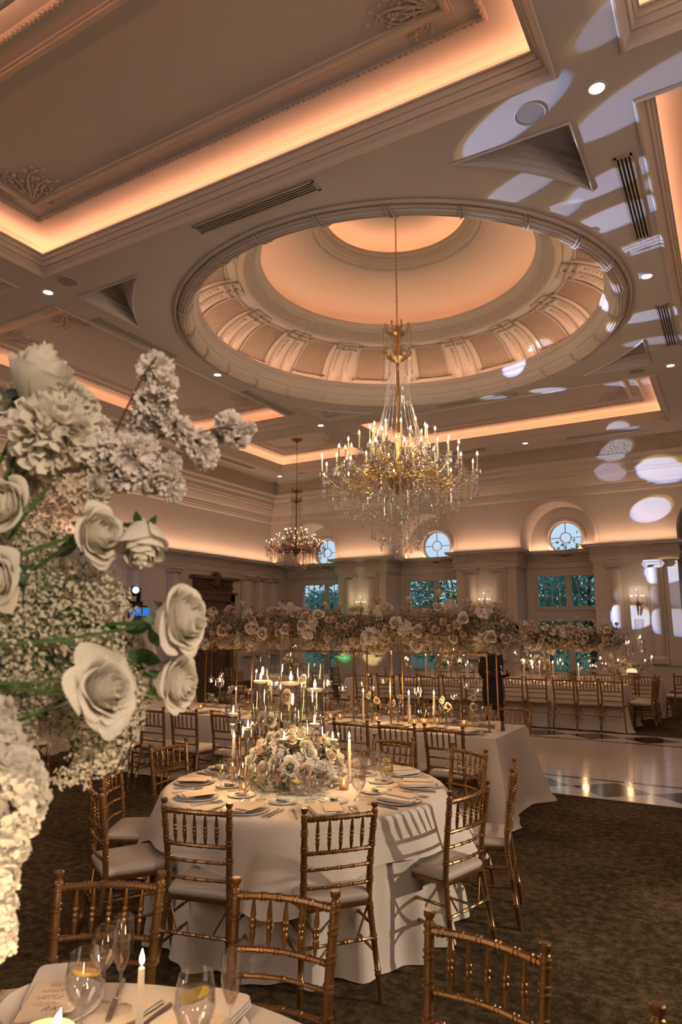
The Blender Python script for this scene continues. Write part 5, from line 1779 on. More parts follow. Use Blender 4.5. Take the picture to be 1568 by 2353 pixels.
def candle_flame(mb_parent, z, s=1.0, lean=0.0, x=0, y=0):
    mb = MB(); mb.tube([(x, y, z - .004), (x, y, z + .008 * s)], .0012 * s, 4); mb.build('wick', M['black'], mb_parent)
    pr = [(0, 0), (.0048, .005), (.0066, .012), (.0052, .021), (.0024, .030), (0, .038)]
    q = Matrix.Rotation(lean, 4, 'Y') @ Matrix.Scale(s, 4); q.translation = Vector((x, y, z + .004 * s))
    mb = MB(); mb.lathe(pr, 10, caps=False, M4=q); mb.build('flame', M['flamecore'] if s >= 1 else M['flame'], mb_parent)
def taper_proto(H=.25, base=True):
    t = thing('taper_candle', 'x', 'candle')
    MB().lathe([(.0115, .02), (.0115, .05), (.0085, H), (.004, H + .004), (0, H + .003)], 12).build('wax', M['wax'], t)
    MB().lathe([(.030, 0), (.031, .004), (.012, .010), (.016, .016), (.014, .035), (.018, .040)], 14, caps=False).build('glass_holder', M['glass'], t)
    candle_flame(t, H + .003, 1.05)
    return t
taperP = Proto(taper_proto())
def float_goblet(Hs, rb=.047, hb=.085, nm='floating_candle_goblet'):
    """clear cylinder bowl on a tall stem, water, floating candle"""
    t = thing(nm, 'x', 'candle holder')
    MB().lathe([(.048, 0), (.049, .004), (.012, .010), (.006, .03), (.0055, Hs - .03), (.012, Hs - .012), (rb, Hs), (rb, Hs + hb)], 20, caps=False).build('glass_bowl', M['vase'], t)
    MB().lathe([(0, Hs + .003), (rb - .003, Hs + .003), (rb - .003, Hs + hb * .45), (0, Hs + hb * .45)], 16, caps=False).build('water', M['water'], t)
    c = MB().lathe([(0, Hs + hb * .38), (.022, Hs + hb * .39), (.035, Hs + hb * .52), (.036, Hs + hb * .56), (.030, Hs + hb * .58), (0, Hs + hb * .56)], 16, caps=False).build('floating_candle', M['wax'], t)
    candle_flame(c, Hs + hb * .57, 1.0)
    return t
def tall_vase(H0, H1, r_, fillz, fl=1.25):
    t = thing('tall_cylinder_vase', 'x', 'vase')
    MB().lathe([(.07, 0), (.071, .005), (.02, .015), (.010, .05), (.010, H0 - .04), (.03, H0 - .015), (r_ * .95, H0), (r_, H0 + .012), (r_, H1)], 28, caps=False).build('glass_cylinder', M['vase'], t)
    MB().lathe([(0, H0 + .006), (r_ - .004, H0 + .012), (r_ - .004, fillz), (0, fillz)], 24, caps=False).build('water', M['water'], t)
    c = MB().lathe([(0, fillz - .008), (r_ * .55, fillz - .006), (r_ * .86, fillz + .006), (r_ * .88, fillz + .014), (r_ * .75, fillz + .019), (0, fillz + .017)], 20, caps=False).build('floating_candle', M['wax'], t)
    candle_flame(c, fillz + .018, fl)
    return t
def votive_proto():
    t = thing('glass_votive', 'x', 'candle holder')
    MB().lathe([(0, 0), (.026, 0), (.030, .006), (.033, .06), (.030, .062), (.027, .01), (0, .008)], 16, caps=False).build('cup', M['votive'], t)
    c = MB().lathe([(0, .01), (.024, .01), (.024, .026), (0, .027)], 12, caps=False).build('tealight', M['wax'], t)
    candle_flame(c, .027, .8)
    return t
votP = Proto(votive_proto())
def globe_proto():
    t = thing('hanging_candle_globe', 'x', 'candle holder')
    pr = [(.038 * math.sin(PI * (i + 1) / 12), -.038 * math.cos(PI * (i + 1) / 12)) for i in range(0, 11)]
    MB().lathe(pr, 18, caps=False).build('glass_globe', M['vase'], t)
    c = MB().lathe([(0, -.033), (.019, -.033), (.019, -.018), (0, -.017)], 12, caps=False).build('tealight', M['wax'], t)
    candle_flame(c, -.017, .7)
    mb = MB(); mb.tube([(.006 * math.cos(a), 0, .043 + .006 * math.sin(a)) for a in (0, 1, 2, 3, 4, 5, 6)], .0015, 4); mb.build('loop', M['wire'], t)
    mb = MB(); mb.tube([(0, 0, .046), (0, 0, .40)], .0012, 4); mb.build('cord', M['wire'], t)
    return t
globeP = Proto(globe_proto())

# ================================================================ FLOWERS
def rose_mb(seed=1, npet=22, res=6, open_=1.0, ruffle=.03, tall=1.0):
    """spiral of overlapping petals: wrapped heart standing proud, outer petals rolled back; radius about 1, opens along +Z"""
    rnd = np.random.RandomState(seed)
    mb = MB()
    for i in range(npet):
        t = (i + .5) / npet
        phi = i * 2.39996 + rnd.uniform(-.25, .25)
        half = 1.55 - .80 * t
        rt_ = .07 + .60 * t ** .95
        top = (.78 - .30 * t ** 1.5 + rnd.uniform(-.03, .03)) * tall
        roll = max(0.0, (t - .15) / .85) ** 1.3 * open_
        P = []
        for a in range(res + 1):
            v = a / res
            row = []
            for b in range(res + 1):
                u = -1 + 2 * b / res
                vv = v * (1 - .20 * abs(u) ** 2.5)
                ww = half * (.45 + .55 * math.sin(PI * (.10 + .48 * v)))
                belly = math.sin(min(1, vv * 1.25) * PI / 2)
                r_ = rt_ * (.35 + .65 * belly)
                r_ -= (1 - t) * rt_ * .35 * max(0, vv - .6) * 2.5
                k = max(0, vv - .55) / .45
                r_ += roll * (.10 * k + .22 * k ** 2.2)
                z = -.42 + (top + .42) * (vv ** .9) - roll * .30 * k ** 2.4
                r_ += ruffle * math.sin(u * 4.5 + i * 1.7) * v ** 2 + (u * .045 * (1 if i % 2 else -1)) * v * (.4 + t)
                z += ruffle * .8 * math.sin(u * 4 + i) * v ** 2
                aa = phi + u * ww
                row.append((r_ * math.cos(aa), r_ * math.sin(aa), z))
            P.append(row)
        mb.grid(np.array(P))
    mb.lathe([(.0, -.42), (.18, -.3), (.14, .3), (.07, .62 * tall), (0, .70 * tall)], 8, caps=False)
    return mb
def floret_pts(npet=5, cup=.35, w_=.75):
    """a small blossom: faceted petals, unit radius"""
    V, F = [], []
    for i in range(npet):
        a = 2 * PI * i / npet
        ca, sa = math.cos(a), math.sin(a)
        base = len(V)
        loc = [(0.05, 0, 0), (.5, -w_ * .42, cup * .35), (1.0, -w_ * .28, cup), (1.05, w_ * .28, cup), (.5, w_ * .42, cup * .35), (.55, 0, cup * .15)]
        for x, y, z in loc:
            V.append((x * ca - y * sa, x * sa + y * ca, z))
        F += [(base, base + 1, base + 5), (base + 1, base + 2, base + 5), (base + 2, base + 3, base + 5), (base + 3, base + 4, base + 5), (base + 4, base, base + 5)]
    return np.array(V), F
def orient(V, d, rnd, s):
    d = d / (np.linalg.norm(d) + 1e-9)
    u = np.cross(d, rnd.normal(0, 1, 3)); u /= np.linalg.norm(u) + 1e-9
    w_ = np.cross(d, u)
    return (V[:, 0:1] * u + V[:, 1:2] * w_ + V[:, 2:3] * d) * s
def scatter(mb, centers, dirs, sizes, V, F, seed=0, mi=None):
    rnd = np.random.RandomState(seed)
    n = len(centers)
    dirs = dirs / (np.linalg.norm(dirs, axis=1)[:, None] + 1e-9)
    u = np.cross(dirs, rnd.normal(0, 1, (n, 3))); u /= np.linalg.norm(u, axis=1)[:, None] + 1e-9
    w_ = np.cross(dirs, u)
    P = (V[None, :, 0:1] * u[:, None] + V[None, :, 1:2] * w_[:, None] + V[None, :, 2:3] * dirs[:, None]) * sizes[:, None, None] + centers[:, None]
    m = len(V)
    base = mb.n
    mb.v.append(P.reshape(-1, 3)); 
    for k in range(n):
        o = base + k * m
        mb.f.extend([tuple(i + o for i in f) for f in F])
    mb.mi.extend([mb.cur if mi is None else mi] * (n * len(F)))
    mb.n += n * m
    return mb
def cluster_mb(n, R_, fs, seed, npet=5, cup=.4, squash=1.0, w_=.75):
    """ball of small blossoms (hydrangea, stock, cherry)"""
    rnd = np.random.RandomState(seed)
    d = rnd.normal(0, 1, (n, 3)); d /= np.linalg.norm(d, axis=1)[:, None]
    c = d * R_ * rnd.uniform(.72, 1.05, n)[:, None] * np.array([1, 1, squash])
    V, F = floret_pts(npet, cup, w_)
    mb = MB(); scatter(mb, c, d + rnd.normal(0, .35, (n, 3)), fs * rnd.uniform(.75, 1.2, n), V, F, seed)
    return mb
TINY_V = np.array([(1, 0, 0), (0, 1, 0), (-1, 0, 0), (0, -1, 0), (0, 0, .9), (0, 0, -.9)], float)
TINY_F = [(0, 1, 4), (1, 2, 4), (2, 3, 4), (3, 0, 4), (1, 0, 5), (2, 1, 5), (3, 2, 5), (0, 3, 5)]
def gyp(mb, blobs, n, fs, seed, stems=True, detail=True, mi=0, smi=1):
    """baby's breath: thin forked stems and tiny blooms through a set of blobs (x,y,z,r)"""
    rnd = np.random.RandomState(seed)
    bl = np.array(blobs); vol = bl[:, 3] ** 2.2; idx = rnd.choice(len(bl), n, p=vol / vol.sum())
    d = rnd.normal(0, 1, (n, 3)); d /= np.linalg.norm(d, axis=1)[:, None]
    c = bl[idx, :3] + d * (bl[idx, 3] * rnd.uniform(.25, 1.08, n) ** .7)[:, None]
    if detail:
        V, F = floret_pts(5, .6, .9)
    else:
        V, F = TINY_V, TINY_F
    scatter(mb, c, d + rnd.normal(0, .5, (n, 3)), fs * rnd.uniform(.6, 1.2, n), V, F, seed, mi)
    if stems:
        for k in range(0, n, 6):
            q = bl[idx[k], :3] + (c[k] - bl[idx[k], :3]) * rnd.uniform(.2, .6)
            mb.cur = smi
            a, b = Vector(q), Vector(c[k])
            w_ = fs * .22
            s_ = (b - a).cross(Vector((.3, .5, .8))).normalized() * w_
            s2 = (b - a).cross(s_).normalized() * w_
            mb.add([a + s_, a - s_, b - s_, b + s_, a + s2, a - s2, b - s2, b + s2], [(0, 1, 2, 3), (4, 5, 6, 7)], smi)
    return mb
ROSE = {}
for k in range(3):
    ROSE['far%d' % k] = rose_mb(10 + k, 15, 4, .9 + .2 * k).mesh('rose', M['petal' if k != 1 else 'petal2'])
    ROSE['mid%d' % k] = rose_mb(20 + k, 20, 6, .8 + .25 * k).mesh('rose', M['petal' if k != 1 else 'petal2'])
CLF = [cluster_mb(34, .8, .34, 40 + k, 5).mesh('blossom_cluster', M['petalw' if k else 'petal'], smooth=False) for k in range(2)]

def rot_to(d, spin=0.0):
    q = Vector(d).normalized().to_track_quat('Z', 'Y')
    return (q.to_matrix().to_4x4() @ Matrix.Rotation(spin, 4, 'Z')).to_euler()

# ---- long garlands carried on gold stands
def garland(label, x0, x1, y, zb, zt, depth, n_rose, seed, nf=14000, rs=.062, tall=10):
    rnd = np.random.RandomState(seed)
    L = x1 - x0; xm = (x0 + x1) / 2; zm = (zb + zt) / 2
    t = thing('flower_garland', label, 'flower arrangement', (xm, y, zm))
    hz = (zt - zb) / 2; hy = depth / 2
    blobs = []
    nb = int(L / .11)
    for i in range(nb):
        x = -L / 2 + L * (i + .5) / nb
        e = min(1, (L / 2 - abs(x)) / .35 + .35)
        for _ in range(3):
            blobs.append((x + rnd.uniform(-.08, .08), rnd.uniform(-.5, .5) * hy * e, rnd.uniform(-.5, .45) * hz * e, .145 * e + .03))
    mb = MB(); gyp(mb, blobs, nf, .011, seed, stems=False, detail=False)
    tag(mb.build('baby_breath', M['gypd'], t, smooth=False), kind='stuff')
    # green undergrowth
    mb = MB(); V = np.array([(0, -.5, 0), (.25, 0, .06), (0, 1, 0), (-.25, 0, .06)]); F = [(0, 1, 2, 3)]
    n = 420; bl = np.array(blobs); ix = rnd.randint(0, len(bl), n)
    c = bl[ix, :3] + rnd.normal(0, .10, (n, 3)); scatter(mb, c, rnd.normal(0, 1, (n, 3)), rnd.uniform(.02, .04, n), V, F, seed)
    tag(mb.build('foliage', M['leaf'], t, smooth=False), kind='stuff')
    # the roses
    for i in range(n_rose):
        x = -L / 2 + L * ((i * .618034) % 1.0)
        e = min(1, (L / 2 - abs(x)) / .3 + .3)
        a = rnd.uniform(-PI * .95, PI * .05) if rnd.rand() < .8 else rnd.uniform(0, 2 * PI)
        a = rnd.uniform(PI * .55, PI * 1.75) if rnd.rand() < .85 else rnd.uniform(0, 6.28)
        cyy, cz = math.cos(a) * hy * e * 1.08, math.sin(a) * hz * e * .98
        # a = pi faces the room entrance (-y)
        d = (rnd.uniform(-.3, .5), math.cos(a) - .25, math.sin(a) * .8 + .05)
        s_ = rs * rnd.uniform(.75, 1.15)
        if i % 5 == 4:
            link('blossom_cluster', CLF[i % 2], t, (x, cyy, cz), rot_to(d), s_ * 1.25)
        else:
            link('rose', ROSE['far%d' % (i % 3)], t, (x, cyy, cz), rot_to(d, i), s_)
    mb = MB(); rows = []
    for i in range(41):
        x = -L / 2 + .08 + (L - .16) * i / 40; e = min(1, (L / 2 - abs(x)) / .3 + .1)
        rows.append([(x, .62 * hy * e * math.cos(b) * (1 + .12 * math.sin(i * 2.1 + 3 * b)), .60 * hz * e * math.sin(b) * (1 + .15 * math.sin(i * 1.3 + 2 * b))) for b in np.linspace(0, 6.283, 17)[:-1]])
    mb.grid(np.array(rows), closed_u=True); mb.build('greenery_core', M['greens'], t)
    # many more small blooms between the named ones
    mb = MB(); me1 = ROSE['far0']; co = np.zeros(len(me1.vertices) * 3); me1.vertices.foreach_get('co', co); co = co.reshape(-1, 3); F1 = [tuple(p.vertices) for p in me1.polygons]
    for i in range(int(n_rose * 1.5)):
        x = -L / 2 + L * ((i * .7548 + .3) % 1.0); e = min(1, (L / 2 - abs(x)) / .3 + .3); a = rnd.uniform(PI * .5, PI * 1.8)
        Rm = np.array(Matrix(rot_to((rnd.uniform(-.5, .5), math.cos(a) - .2, math.sin(a) * .9)).to_matrix()))
        mb.add(co @ Rm.T * rs * rnd.uniform(.55, .9) + np.array([x, math.cos(a) * hy * e * .92, math.sin(a) * hz * e * .92]), F1)
    tag(mb.build('small_roses', M['petal2'], t), kind='stuff')
    # roses standing clear of the top on stems
    for i in range(tall):
        x = -L / 2 + L * (i + .5 + rnd.uniform(-.3, .3)) / tall; yy = rnd.uniform(-.6, .6) * hy; z = hz * rnd.uniform(1.0, 1.35)
        if i == tall - 3: z = hz * 1.55
        r0 = link('rose', ROSE['far%d' % (i % 3)], t, (x, yy, z), rot_to((rnd.uniform(-.4, .4), rnd.uniform(-.6, .1), 1)), rs * .9)
        mb = MB(); mb.tube([(x, yy, z - .02), (x - .01, yy, z - .2), (x - .03, yy, 0)], .005, 5); mb.build('stem', M['stem'], t)
    return t
garland('long suspended garland of ivory roses and baby breath across the middle of the room', -6.45, -1.92, 7.1, 1.54, 2.03, .62, 96, 3, 20000, .078, 12)
garland('shorter suspended white flower garland at the far right beyond the dance floor', -3.82, -1.90, 13.75, 1.40, 1.86, .55, 90, 5, 7000, .074, 6)
def stand(label, xs, y, ztop, dy=.16):
    t = thing('gold_flower_stand', label, 'stand', ((xs[0] + xs[-1]) / 2, y, TZ))
    x0 = (xs[0] + xs[-1]) / 2
    for x in xs:
        for s_ in (-1, 1):
            mb = MB(); mb.box2(x - x0 - .007, x - x0 + .007, s_ * dy - .007, s_ * dy + .007, 0, ztop - TZ); mb.build('post', M['goldleg'], t, smooth=False)
    mb = MB()
    for s_ in (-1, 1):
        mb.box2(xs[0] - x0, xs[-1] - x0, s_ * dy - .007, s_ * dy + .007, ztop - TZ - .014, ztop - TZ)
        mb.box2(xs[0] - x0 - .007 if s_ < 0 else xs[-1] - x0 - .007, xs[0] - x0 + .007 if s_ < 0 else xs[-1] - x0 + .007, -dy, dy, ztop - TZ - .014, ztop - TZ)
    mb.build('top_frame', M['goldleg'], t, smooth=False)
    mb = MB()
    for s_ in (-1, 1):
        mb.box2(xs[0] - x0 - .02, xs[-1] - x0 + .02, s_ * dy - .02, s_ * dy + .02, 0, .006)
    mb.build('foot_rail', M['goldleg'], t, smooth=False)
    return t
stand('gold metal stand under the right end of the long garland, before the man', [-3.38, -2.28], 7.1, 1.53)
stand('gold metal stand under the middle of the long garland', [-5.05, -3.84], 7.1, 1.53)
stand('gold metal stand holding up the left end of the long garland', [-6.3, -5.52], 7.1, 1.53)
stand('gold metal stand under the far right garland', [-3.3, -2.1], 13.75, 1.42)

# hanging globes
for (x, y, z, l) in ((-5.98, 7.0, 1.14, 'hanging glass candle globe far left under the long garland, lower of the close pair'), (-5.81, 7.0, 1.20, 'hanging glass candle globe far left under the long garland, higher of the close pair'),
                     (-5.64, 7.0, 1.05, 'hanging glass candle globe low behind the left bud vases'), (-3.76, 6.98, 1.18, 'hanging glass candle globe leftmost of the three under the middle of the long garland'), (-3.61, 6.98, 1.14, 'lowest glass candle globe of the three under the middle of the long garland'),
                     (-3.49, 6.98, 1.22, 'highest glass candle globe of the three under the middle of the long garland'), (-2.66, 6.98, 1.09, 'hanging glass candle globe above the paired rose bud vase, lowest of the right three'), (-2.52, 6.98, 1.21, 'hanging glass candle globe under the right end of the long garland, topmost of three'),
                     (-2.40, 6.98, 1.16, 'hanging glass candle globe at the black suit of the standing man'),
                     (-2.51, 13.7, 1.20, 'far hanging candle globe left of three below the right garland'), (-2.4, 13.7, 1.10, 'far hanging candle globe lowest of three below the right garland'), (-2.28, 13.7, 1.16, 'far hanging candle globe right of three below the right garland')):
    globeP.put((x, y, z), random.uniform(0, 6), l, 'hanging candle globes')

# ================================================================ MAIN TABLE
SP = {}
for h in (.33, .25, .26, .40, .25): pass
CP = (-2.68, 3.97)
def at_cp(dx, dy): return (CP[0] + dx, CP[1] + dy)
v = tall_vase(1.16 - TZ, 1.68 - TZ, .058, 1.42 - TZ); v.location = (-2.86, 3.86, TZ); v['label'] = 'tall cylinder vase with floating candle, left and slimmer of the three on the main table'
v = tall_vase(1.17 - TZ, 1.72 - TZ, .078, 1.41 - TZ, 1.7); v.location = (-2.68, 3.96, TZ); v['label'] = 'widest and tallest cylinder vase with floating candle at the centre of the main table'
v = tall_vase(1.20 - TZ, 1.58 - TZ, .066, 1.36 - TZ, 1.5); v.location = (-2.575, 4.10, TZ); v['label'] = 'shortest of the three tall cylinder vases, on the right of the centrepiece'
for (x, y, z0, z1, rb, l) in ((-3.01, 3.76, 1.16, 1.27, .052, 'footed glass bowl with floating candle at the far left of the main centrepiece'), (-2.96, 3.86, 1.06, 1.17, .045, 'lower footed glass bowl with floating candle behind the far left one'),
                              (-2.62, 3.80, 1.03, 1.12, .058, 'footed glass bowl with floating candle amid the front roses of the centrepiece'), (-2.45, 3.90, 1.10, 1.235, .058, 'large footed glass bowl with floating candle right of centre, long clear stem'),
                              (-2.42, 4.08, 1.00, 1.10, .045, 'small footed glass bowl with floating candle at the right end of the centrepiece')):
    g = float_goblet(z0 - TZ, rb, z1 - z0); g.location = (x, y, TZ); g['label'] = l
for (x, y, l) in ((-3.03, 3.80, 'lit white taper candle left of the main centrepiece flowers'), (-2.36, 4.20, 'lit white taper candle right of the main centrepiece, clear of the flowers'), (-2.80, 4.02, 'lit taper candle rising behind the left roses of the main centrepiece')):
    taperP.put((x, y, TZ), 0, l, 'taper candles', 1.13)
for (x, y, l) in ((-2.80, 3.62, 'glowing glass votive at the front left foot of the main centrepiece'), (-2.30, 4.02, 'glass votive at the right foot of the main centrepiece'), (-3.12, 4.1, 'glass votive hidden behind the left glasses of the main table')):
    votP.put((x, y, TZ), 0, l, 'glass votives')
# centrepiece flowers
def centrepiece(x, y, R_, h, label, n_rose, seed, big=True, nf=5000):
    rnd = np.random.RandomState(seed)
    t = thing('flower_centrepiece', label, 'flower arrangement', (x, y, TZ))
    MB().lathe([(0, 0), (R_ * .35, 0), (R_ * .4, .02), (R_ * .42, .08), (R_ * .38, .09), (0, .08)], 20, caps=False).build('bowl', M['china'], t)
    blobs = []
    for i in range(26):
        a = rnd.uniform(0, 6.28); r_ = R_ * rnd.uniform(.1, .82); z = h * (.25 + .5 * (1 - r_ / R_)) * rnd.uniform(.4, 1.2)
        blobs.append((r_ * math.cos(a), r_ * math.sin(a), max(.07, z), R_ * .27))
    mb = MB(); gyp(mb, blobs, nf, .0062 if big else .012, seed, stems=False, detail=big)
    tag(mb.build('baby_breath', M['gyp'], t, smooth=False), kind='stuff')
    mb = MB(); V = np.array([(0, -.5, 0), (.25, 0, .06), (0, 1, 0), (-.25, 0, .06)]); F = [(0, 1, 2, 3)]
    n = 420; bl = np.array(blobs); ix = rnd.randint(0, len(bl), n)
    scatter(mb, bl[ix, :3] + rnd.normal(0, R_ * .15, (n, 3)) * np.array([1, 1, .6]), rnd.normal(0, 1, (n, 3)), rnd.uniform(.02, .045, n), V, F, seed)
    tag(mb.build('foliage', M['leaf'], t, smooth=False), kind='stuff')
    for i in range(n_rose):
        a = i * 2.4 + rnd.uniform(-.3, .3); q = ((i + .5) / n_rose) ** .5
        el = (1 - q) * PI / 2 + .12
        d = (math.cos(el) * math.cos(a), math.cos(el) * math.sin(a), math.sin(el))
        s_ = rnd.uniform(.036, .052) if big else .055
        p = (d[0] * R_ * .86, d[1] * R_ * .86, .06 + d[2] * h * .82)
        key = ('mid%d' if big else 'far%d') % (i % 3)
        if i % 4 == 3:
            link('blossom_cluster', CLF[i % 2], t, p, rot_to(d), s_ * 1.1)
        else:
            link('rose', ROSE[key], t, p, rot_to(d, i), s_ * 1.38)
    return t
cpm = centrepiece(-2.64, 3.96, .36, .34, 'low mound of white roses and baby breath at the centre of the main round table', 66, 11, True, 6500)
# tall loose blooms of the centrepiece
for (dx, dy, z, s_, d) in ((-.22, -.02, .62, .055, (-.4, -.8, .5)), (-.08, .02, .56, .055, (.2, -1, .2)), (-.28, -.05, .42, .06, (-.5, -.8, .3)), (.04, .03, .68, .04, (0, -.8, .6)), (-.2, 0, .40, .055, (.3, -1, .3))):
    link('rose', ROSE['mid2'], cpm, (dx, dy, z), rot_to(d), s_)
    mb = MB(); mb.tube([(dx, dy + .01, z), (dx * .8, dy + .02, z - .15), (dx * .5, 0, .2)], .0035, 5); mb.build('stem', M['stem'], cpm)
# place settings
def setting(cx, cyy, a, r_, who, far=False, kinds=('water', 'wine', 'flute'), grp='main table'):
    """one cover seen from the diner at angle a"""
    ux, uy = math.cos(a), math.sin(a); tx, ty = -uy, ux       # outward, sideways (right hand of the diner facing in is -t)
    def P(rad, side): return cx + ux * rad + tx * side, cyy + uy * rad + ty * side
    x, y = P(r_, 0)
    o = link('dinner_plate', PL, None, (x, y, TZ + .001)); tag(o, 'white dinner plate at ' + who, 'plate', 'dinner plates on the ' + grp)
    nz = TZ + .014
    nx, ny = P(r_, -.02)
    napP.put((nx, ny, nz), a + PI / 2 + .12, 'folded pale napkin on the plate at ' + who, 'napkins on the ' + grp)
    mx_, my_ = P(r_ - .0, .045)
    o = link('menu_card', MENU, None, (mx_, my_, nz + .018), (0, 0, a + PI / 2 - .05)); tag(o, 'cream menu card lying on the napkin at ' + who, 'menu card', 'menu cards on the ' + grp)
    px_, py_ = P(r_ - .25, .10)
    o = link('bread_plate', PS, None, (px_, py_, TZ + .001)); tag(o, 'small side plate at ' + who, 'plate', 'side plates on the ' + grp)
    shellP.put((px_, py_, TZ + .010), a + 1.0, 'shell on a green leaf on the side plate at ' + who, 'shell favours')
    for k in (0, 1):
        fx, fy = P(r_, .165 + .028 * k)
        o = link('fork', FORK, None, (fx, fy, TZ), (0, 0, a + PI / 2)); tag(o, ('inner' if k == 0 else 'outer') + ' silver fork at ' + who, 'fork', 'forks on the ' + grp)
    fx, fy = P(r_, -.165)
    o = link('knife', KNIFE, None, (fx, fy, TZ), (0, 0, a + PI / 2)); tag(o, 'silver knife at ' + who, 'knife', 'knives on the ' + grp)
    for k, kd in enumerate(kinds):
        gx, gy = P(r_ - .20 - .045 * k, -.13 + .085 * k)
        put_glass(kd, gx, gy, NL[kd] + ' at ' + who, 'glasses on the ' + grp, far)
WHO = ['main table, ' + q + ' place' for q in ('front left', 'front right', 'right', 'second right', 'far right', 'far middle', 'far left', 'left', 'second left', 'near left')]
for (x, y, ang, lb), who in zip(MAIN, WHO):
    setting(TC[0], TC[1], math.atan2(y - TC[1], x - TC[0]), .745, who)

# ================================================================ LONG TABLE UNDER THE GARLAND
for k, x in enumerate((-2.45, -2.93, -3.42, -3.91, -4.40, -4.90, -5.42, -5.92)):
    for sd, y0, nm in ((-1, 6.74, 'near'), (1, 7.46, 'far')):
        who = '%s place from the right on %s side of long garland table' % (ordinal(k), nm)
        o = link('dinner_plate', PL, None, (x, y0, TZ + .001)); tag(o, 'white dinner plate, ' + who, 'plate', 'dinner plates on the long garland table')
        o = link('folded_napkin', NAPF, None, (x + .02, y0, TZ + .014), (0, 0, PI / 2 * 0 + .15 * sd)); tag(o, 'folded napkin, ' + who, 'napkin', 'napkins on the long garland table')
        for q, kd in enumerate(('water', 'wine', 'flute')):
            put_glass(kd, x + .10 - .085 * q, y0 - sd * (.17 + .02 * q), NL[kd] + ', ' + who, 'glasses on the long garland table')
        if sd < 0:
            o = link('fork', FORK, None, (x - .17, y0, TZ), (0, 0, 0)); tag(o, 'silver fork, ' + who, 'fork', 'forks on the long garland table')
            o = link('knife', KNIFE, None, (x + .17, y0, TZ), (0, 0, 0)); tag(o, 'silver knife, ' + who, 'knife', 'knives on the long garland table')
            o = link('bread_plate', PS, None, (x - .19, y0 + .16, TZ + .001)); tag(o, 'side plate, ' + who, 'plate', 'side plates on the long garland table')
LT = 'on long garland table, '
for (x, y, l) in ((-3.71, 6.92, 'left of the first bud vase pair'), (-3.18, 6.98, 'left of the tall candle bowl'), (-2.93, 7.08, 'right of the tall candle bowl'), (-4.82, 6.90, 'seen between two tall vases'), (-5.41, 6.80, 'furthest left'), (-5.22, 7.28, 'behind the left bud vases')):
    taperP.put((x, y, TZ), 0, 'lit taper candle ' + LT + l, 'taper candles', 1.25 if x > -5.3 else 1.1)
fgP = Proto(float_goblet(.26, .045, .08))
for (x, y, s_, l) in ((-4.34, 7.20, 1.22, 'higher one right of the tall vases'), (-4.02, 7.0, 1.08, 'lower one right of the tall vases'), (-3.10, 7.05, 1.15, 'between two tapers'), (-5.75, 6.9, 1.2, 'at the far left'), (-5.05, 7.15, 1.1, 'hidden behind the tall vases')):
    fgP.put((x, y, TZ), 0, 'footed glass with floating candle ' + LT + l, 'floating candle glasses', s_)
for (x, y, l) in ((-4.14, 6.93, 'left of a close pair'), (-4.05, 6.99, 'right of a close pair'), (-3.59, 7.01, 'behind a chair back'), (-3.06, 7.10, 'right of the candle bowl stem'), (-3.12, 6.98, 'at the foot of the candle bowl'), (-2.64, 7.20, 'at its right end'), (-6.4, 6.9, 'far left behind the roses'), (-6.1, 6.95, 'left, before the bud vases'), (-5.2, 6.95, 'left of the tall vases'), (-2.95, 7.2, 'beside the right taper')):
    votP.put((x, y, TZ), 0, 'glass votive ' + LT + l, 'glass votives')
def bud_vase(x, y, z, label, roses, h=.15):
    t = thing('bud_vase', label, 'vase', (x, y, z), group='bud vases with roses')
    MB().lathe([(0, 0), (.019, 0), (.021, .005), (.019, h), (.018, h), (.017, .012), (0, .010)], 14, caps=False).build('glass', M['vase'], t)
    for (dx, dz, d) in roses:
        mb = MB(); mb.tube([(0, 0, .02), (dx * .3, 0, h), (dx, 0, h + dz)], .003, 5); st = mb.build('stem', M['stem'], t)
        r0 = link('rose', ROSE['mid%d' % (1 if dx > 0 else 2)], t, (dx, 0, h + dz), rot_to(d), .046)
for (x, y, l, rr_) in ((-3.60, 6.93, 'bud vase with two cream roses ' + LT + 'left of centre', [(-.04, .14, (-.2, -.8, .5)), (.05, .09, (.6, -.6, .2))]), (-3.30, 6.96, 'bud vase with two peach roses ' + LT + 'centre', [(-.05, .07, (-.4, -.7, .2)), (.03, .13, (.1, -.5, .8))]),
                     (-2.78, 7.05, 'bud vase with roses and filler ' + LT + 'right of centre', [(-.04, .12, (-.3, -.8, .4)), (.02, .06, (.4, -.8, .2))]), (-2.49, 7.08, 'bud vase with two stacked white roses ' + LT + 'right end', [(0.0, .15, (0, -.6, .7)), (.004, .07, (0, -1, .2))]),
                     (-5.62, 6.98, 'bud vase with one peach carnation ' + LT + 'left end', [(.0, .12, (0, -.7, .6))]), (-5.36, 7.0, 'bud vase with one rose tilting right ' + LT + 'left part', [(.03, .10, (.3, -.7, .3))])):
    bud_vase(x, y, TZ, l, rr_)
t = thing('table_number_holder', 'small dark wedge card holder at the right end of the long garland table', 'card holder', (-2.19, 7.10, TZ))
mb = MB(); mb.add([(-.02, -.01, 0), (.02, -.01, 0), (.02, .01, 0), (-.02, .01, 0), (-.01, -.006, .09), (.01, -.006, .09), (.01, .006, .09), (-.01, .006, .09)], [(3, 2, 1, 0), (4, 5, 6, 7), (0, 1, 5, 4), (1, 2, 6, 5), (2, 3, 7, 6), (3, 0, 4, 7)]); mb.build('holder', M['black'], t, smooth=False)
mb = MB(); mb.box((-.05, 0, .045), (.06, .003, .09)); mb.build('card', M['card'], t, smooth=False)

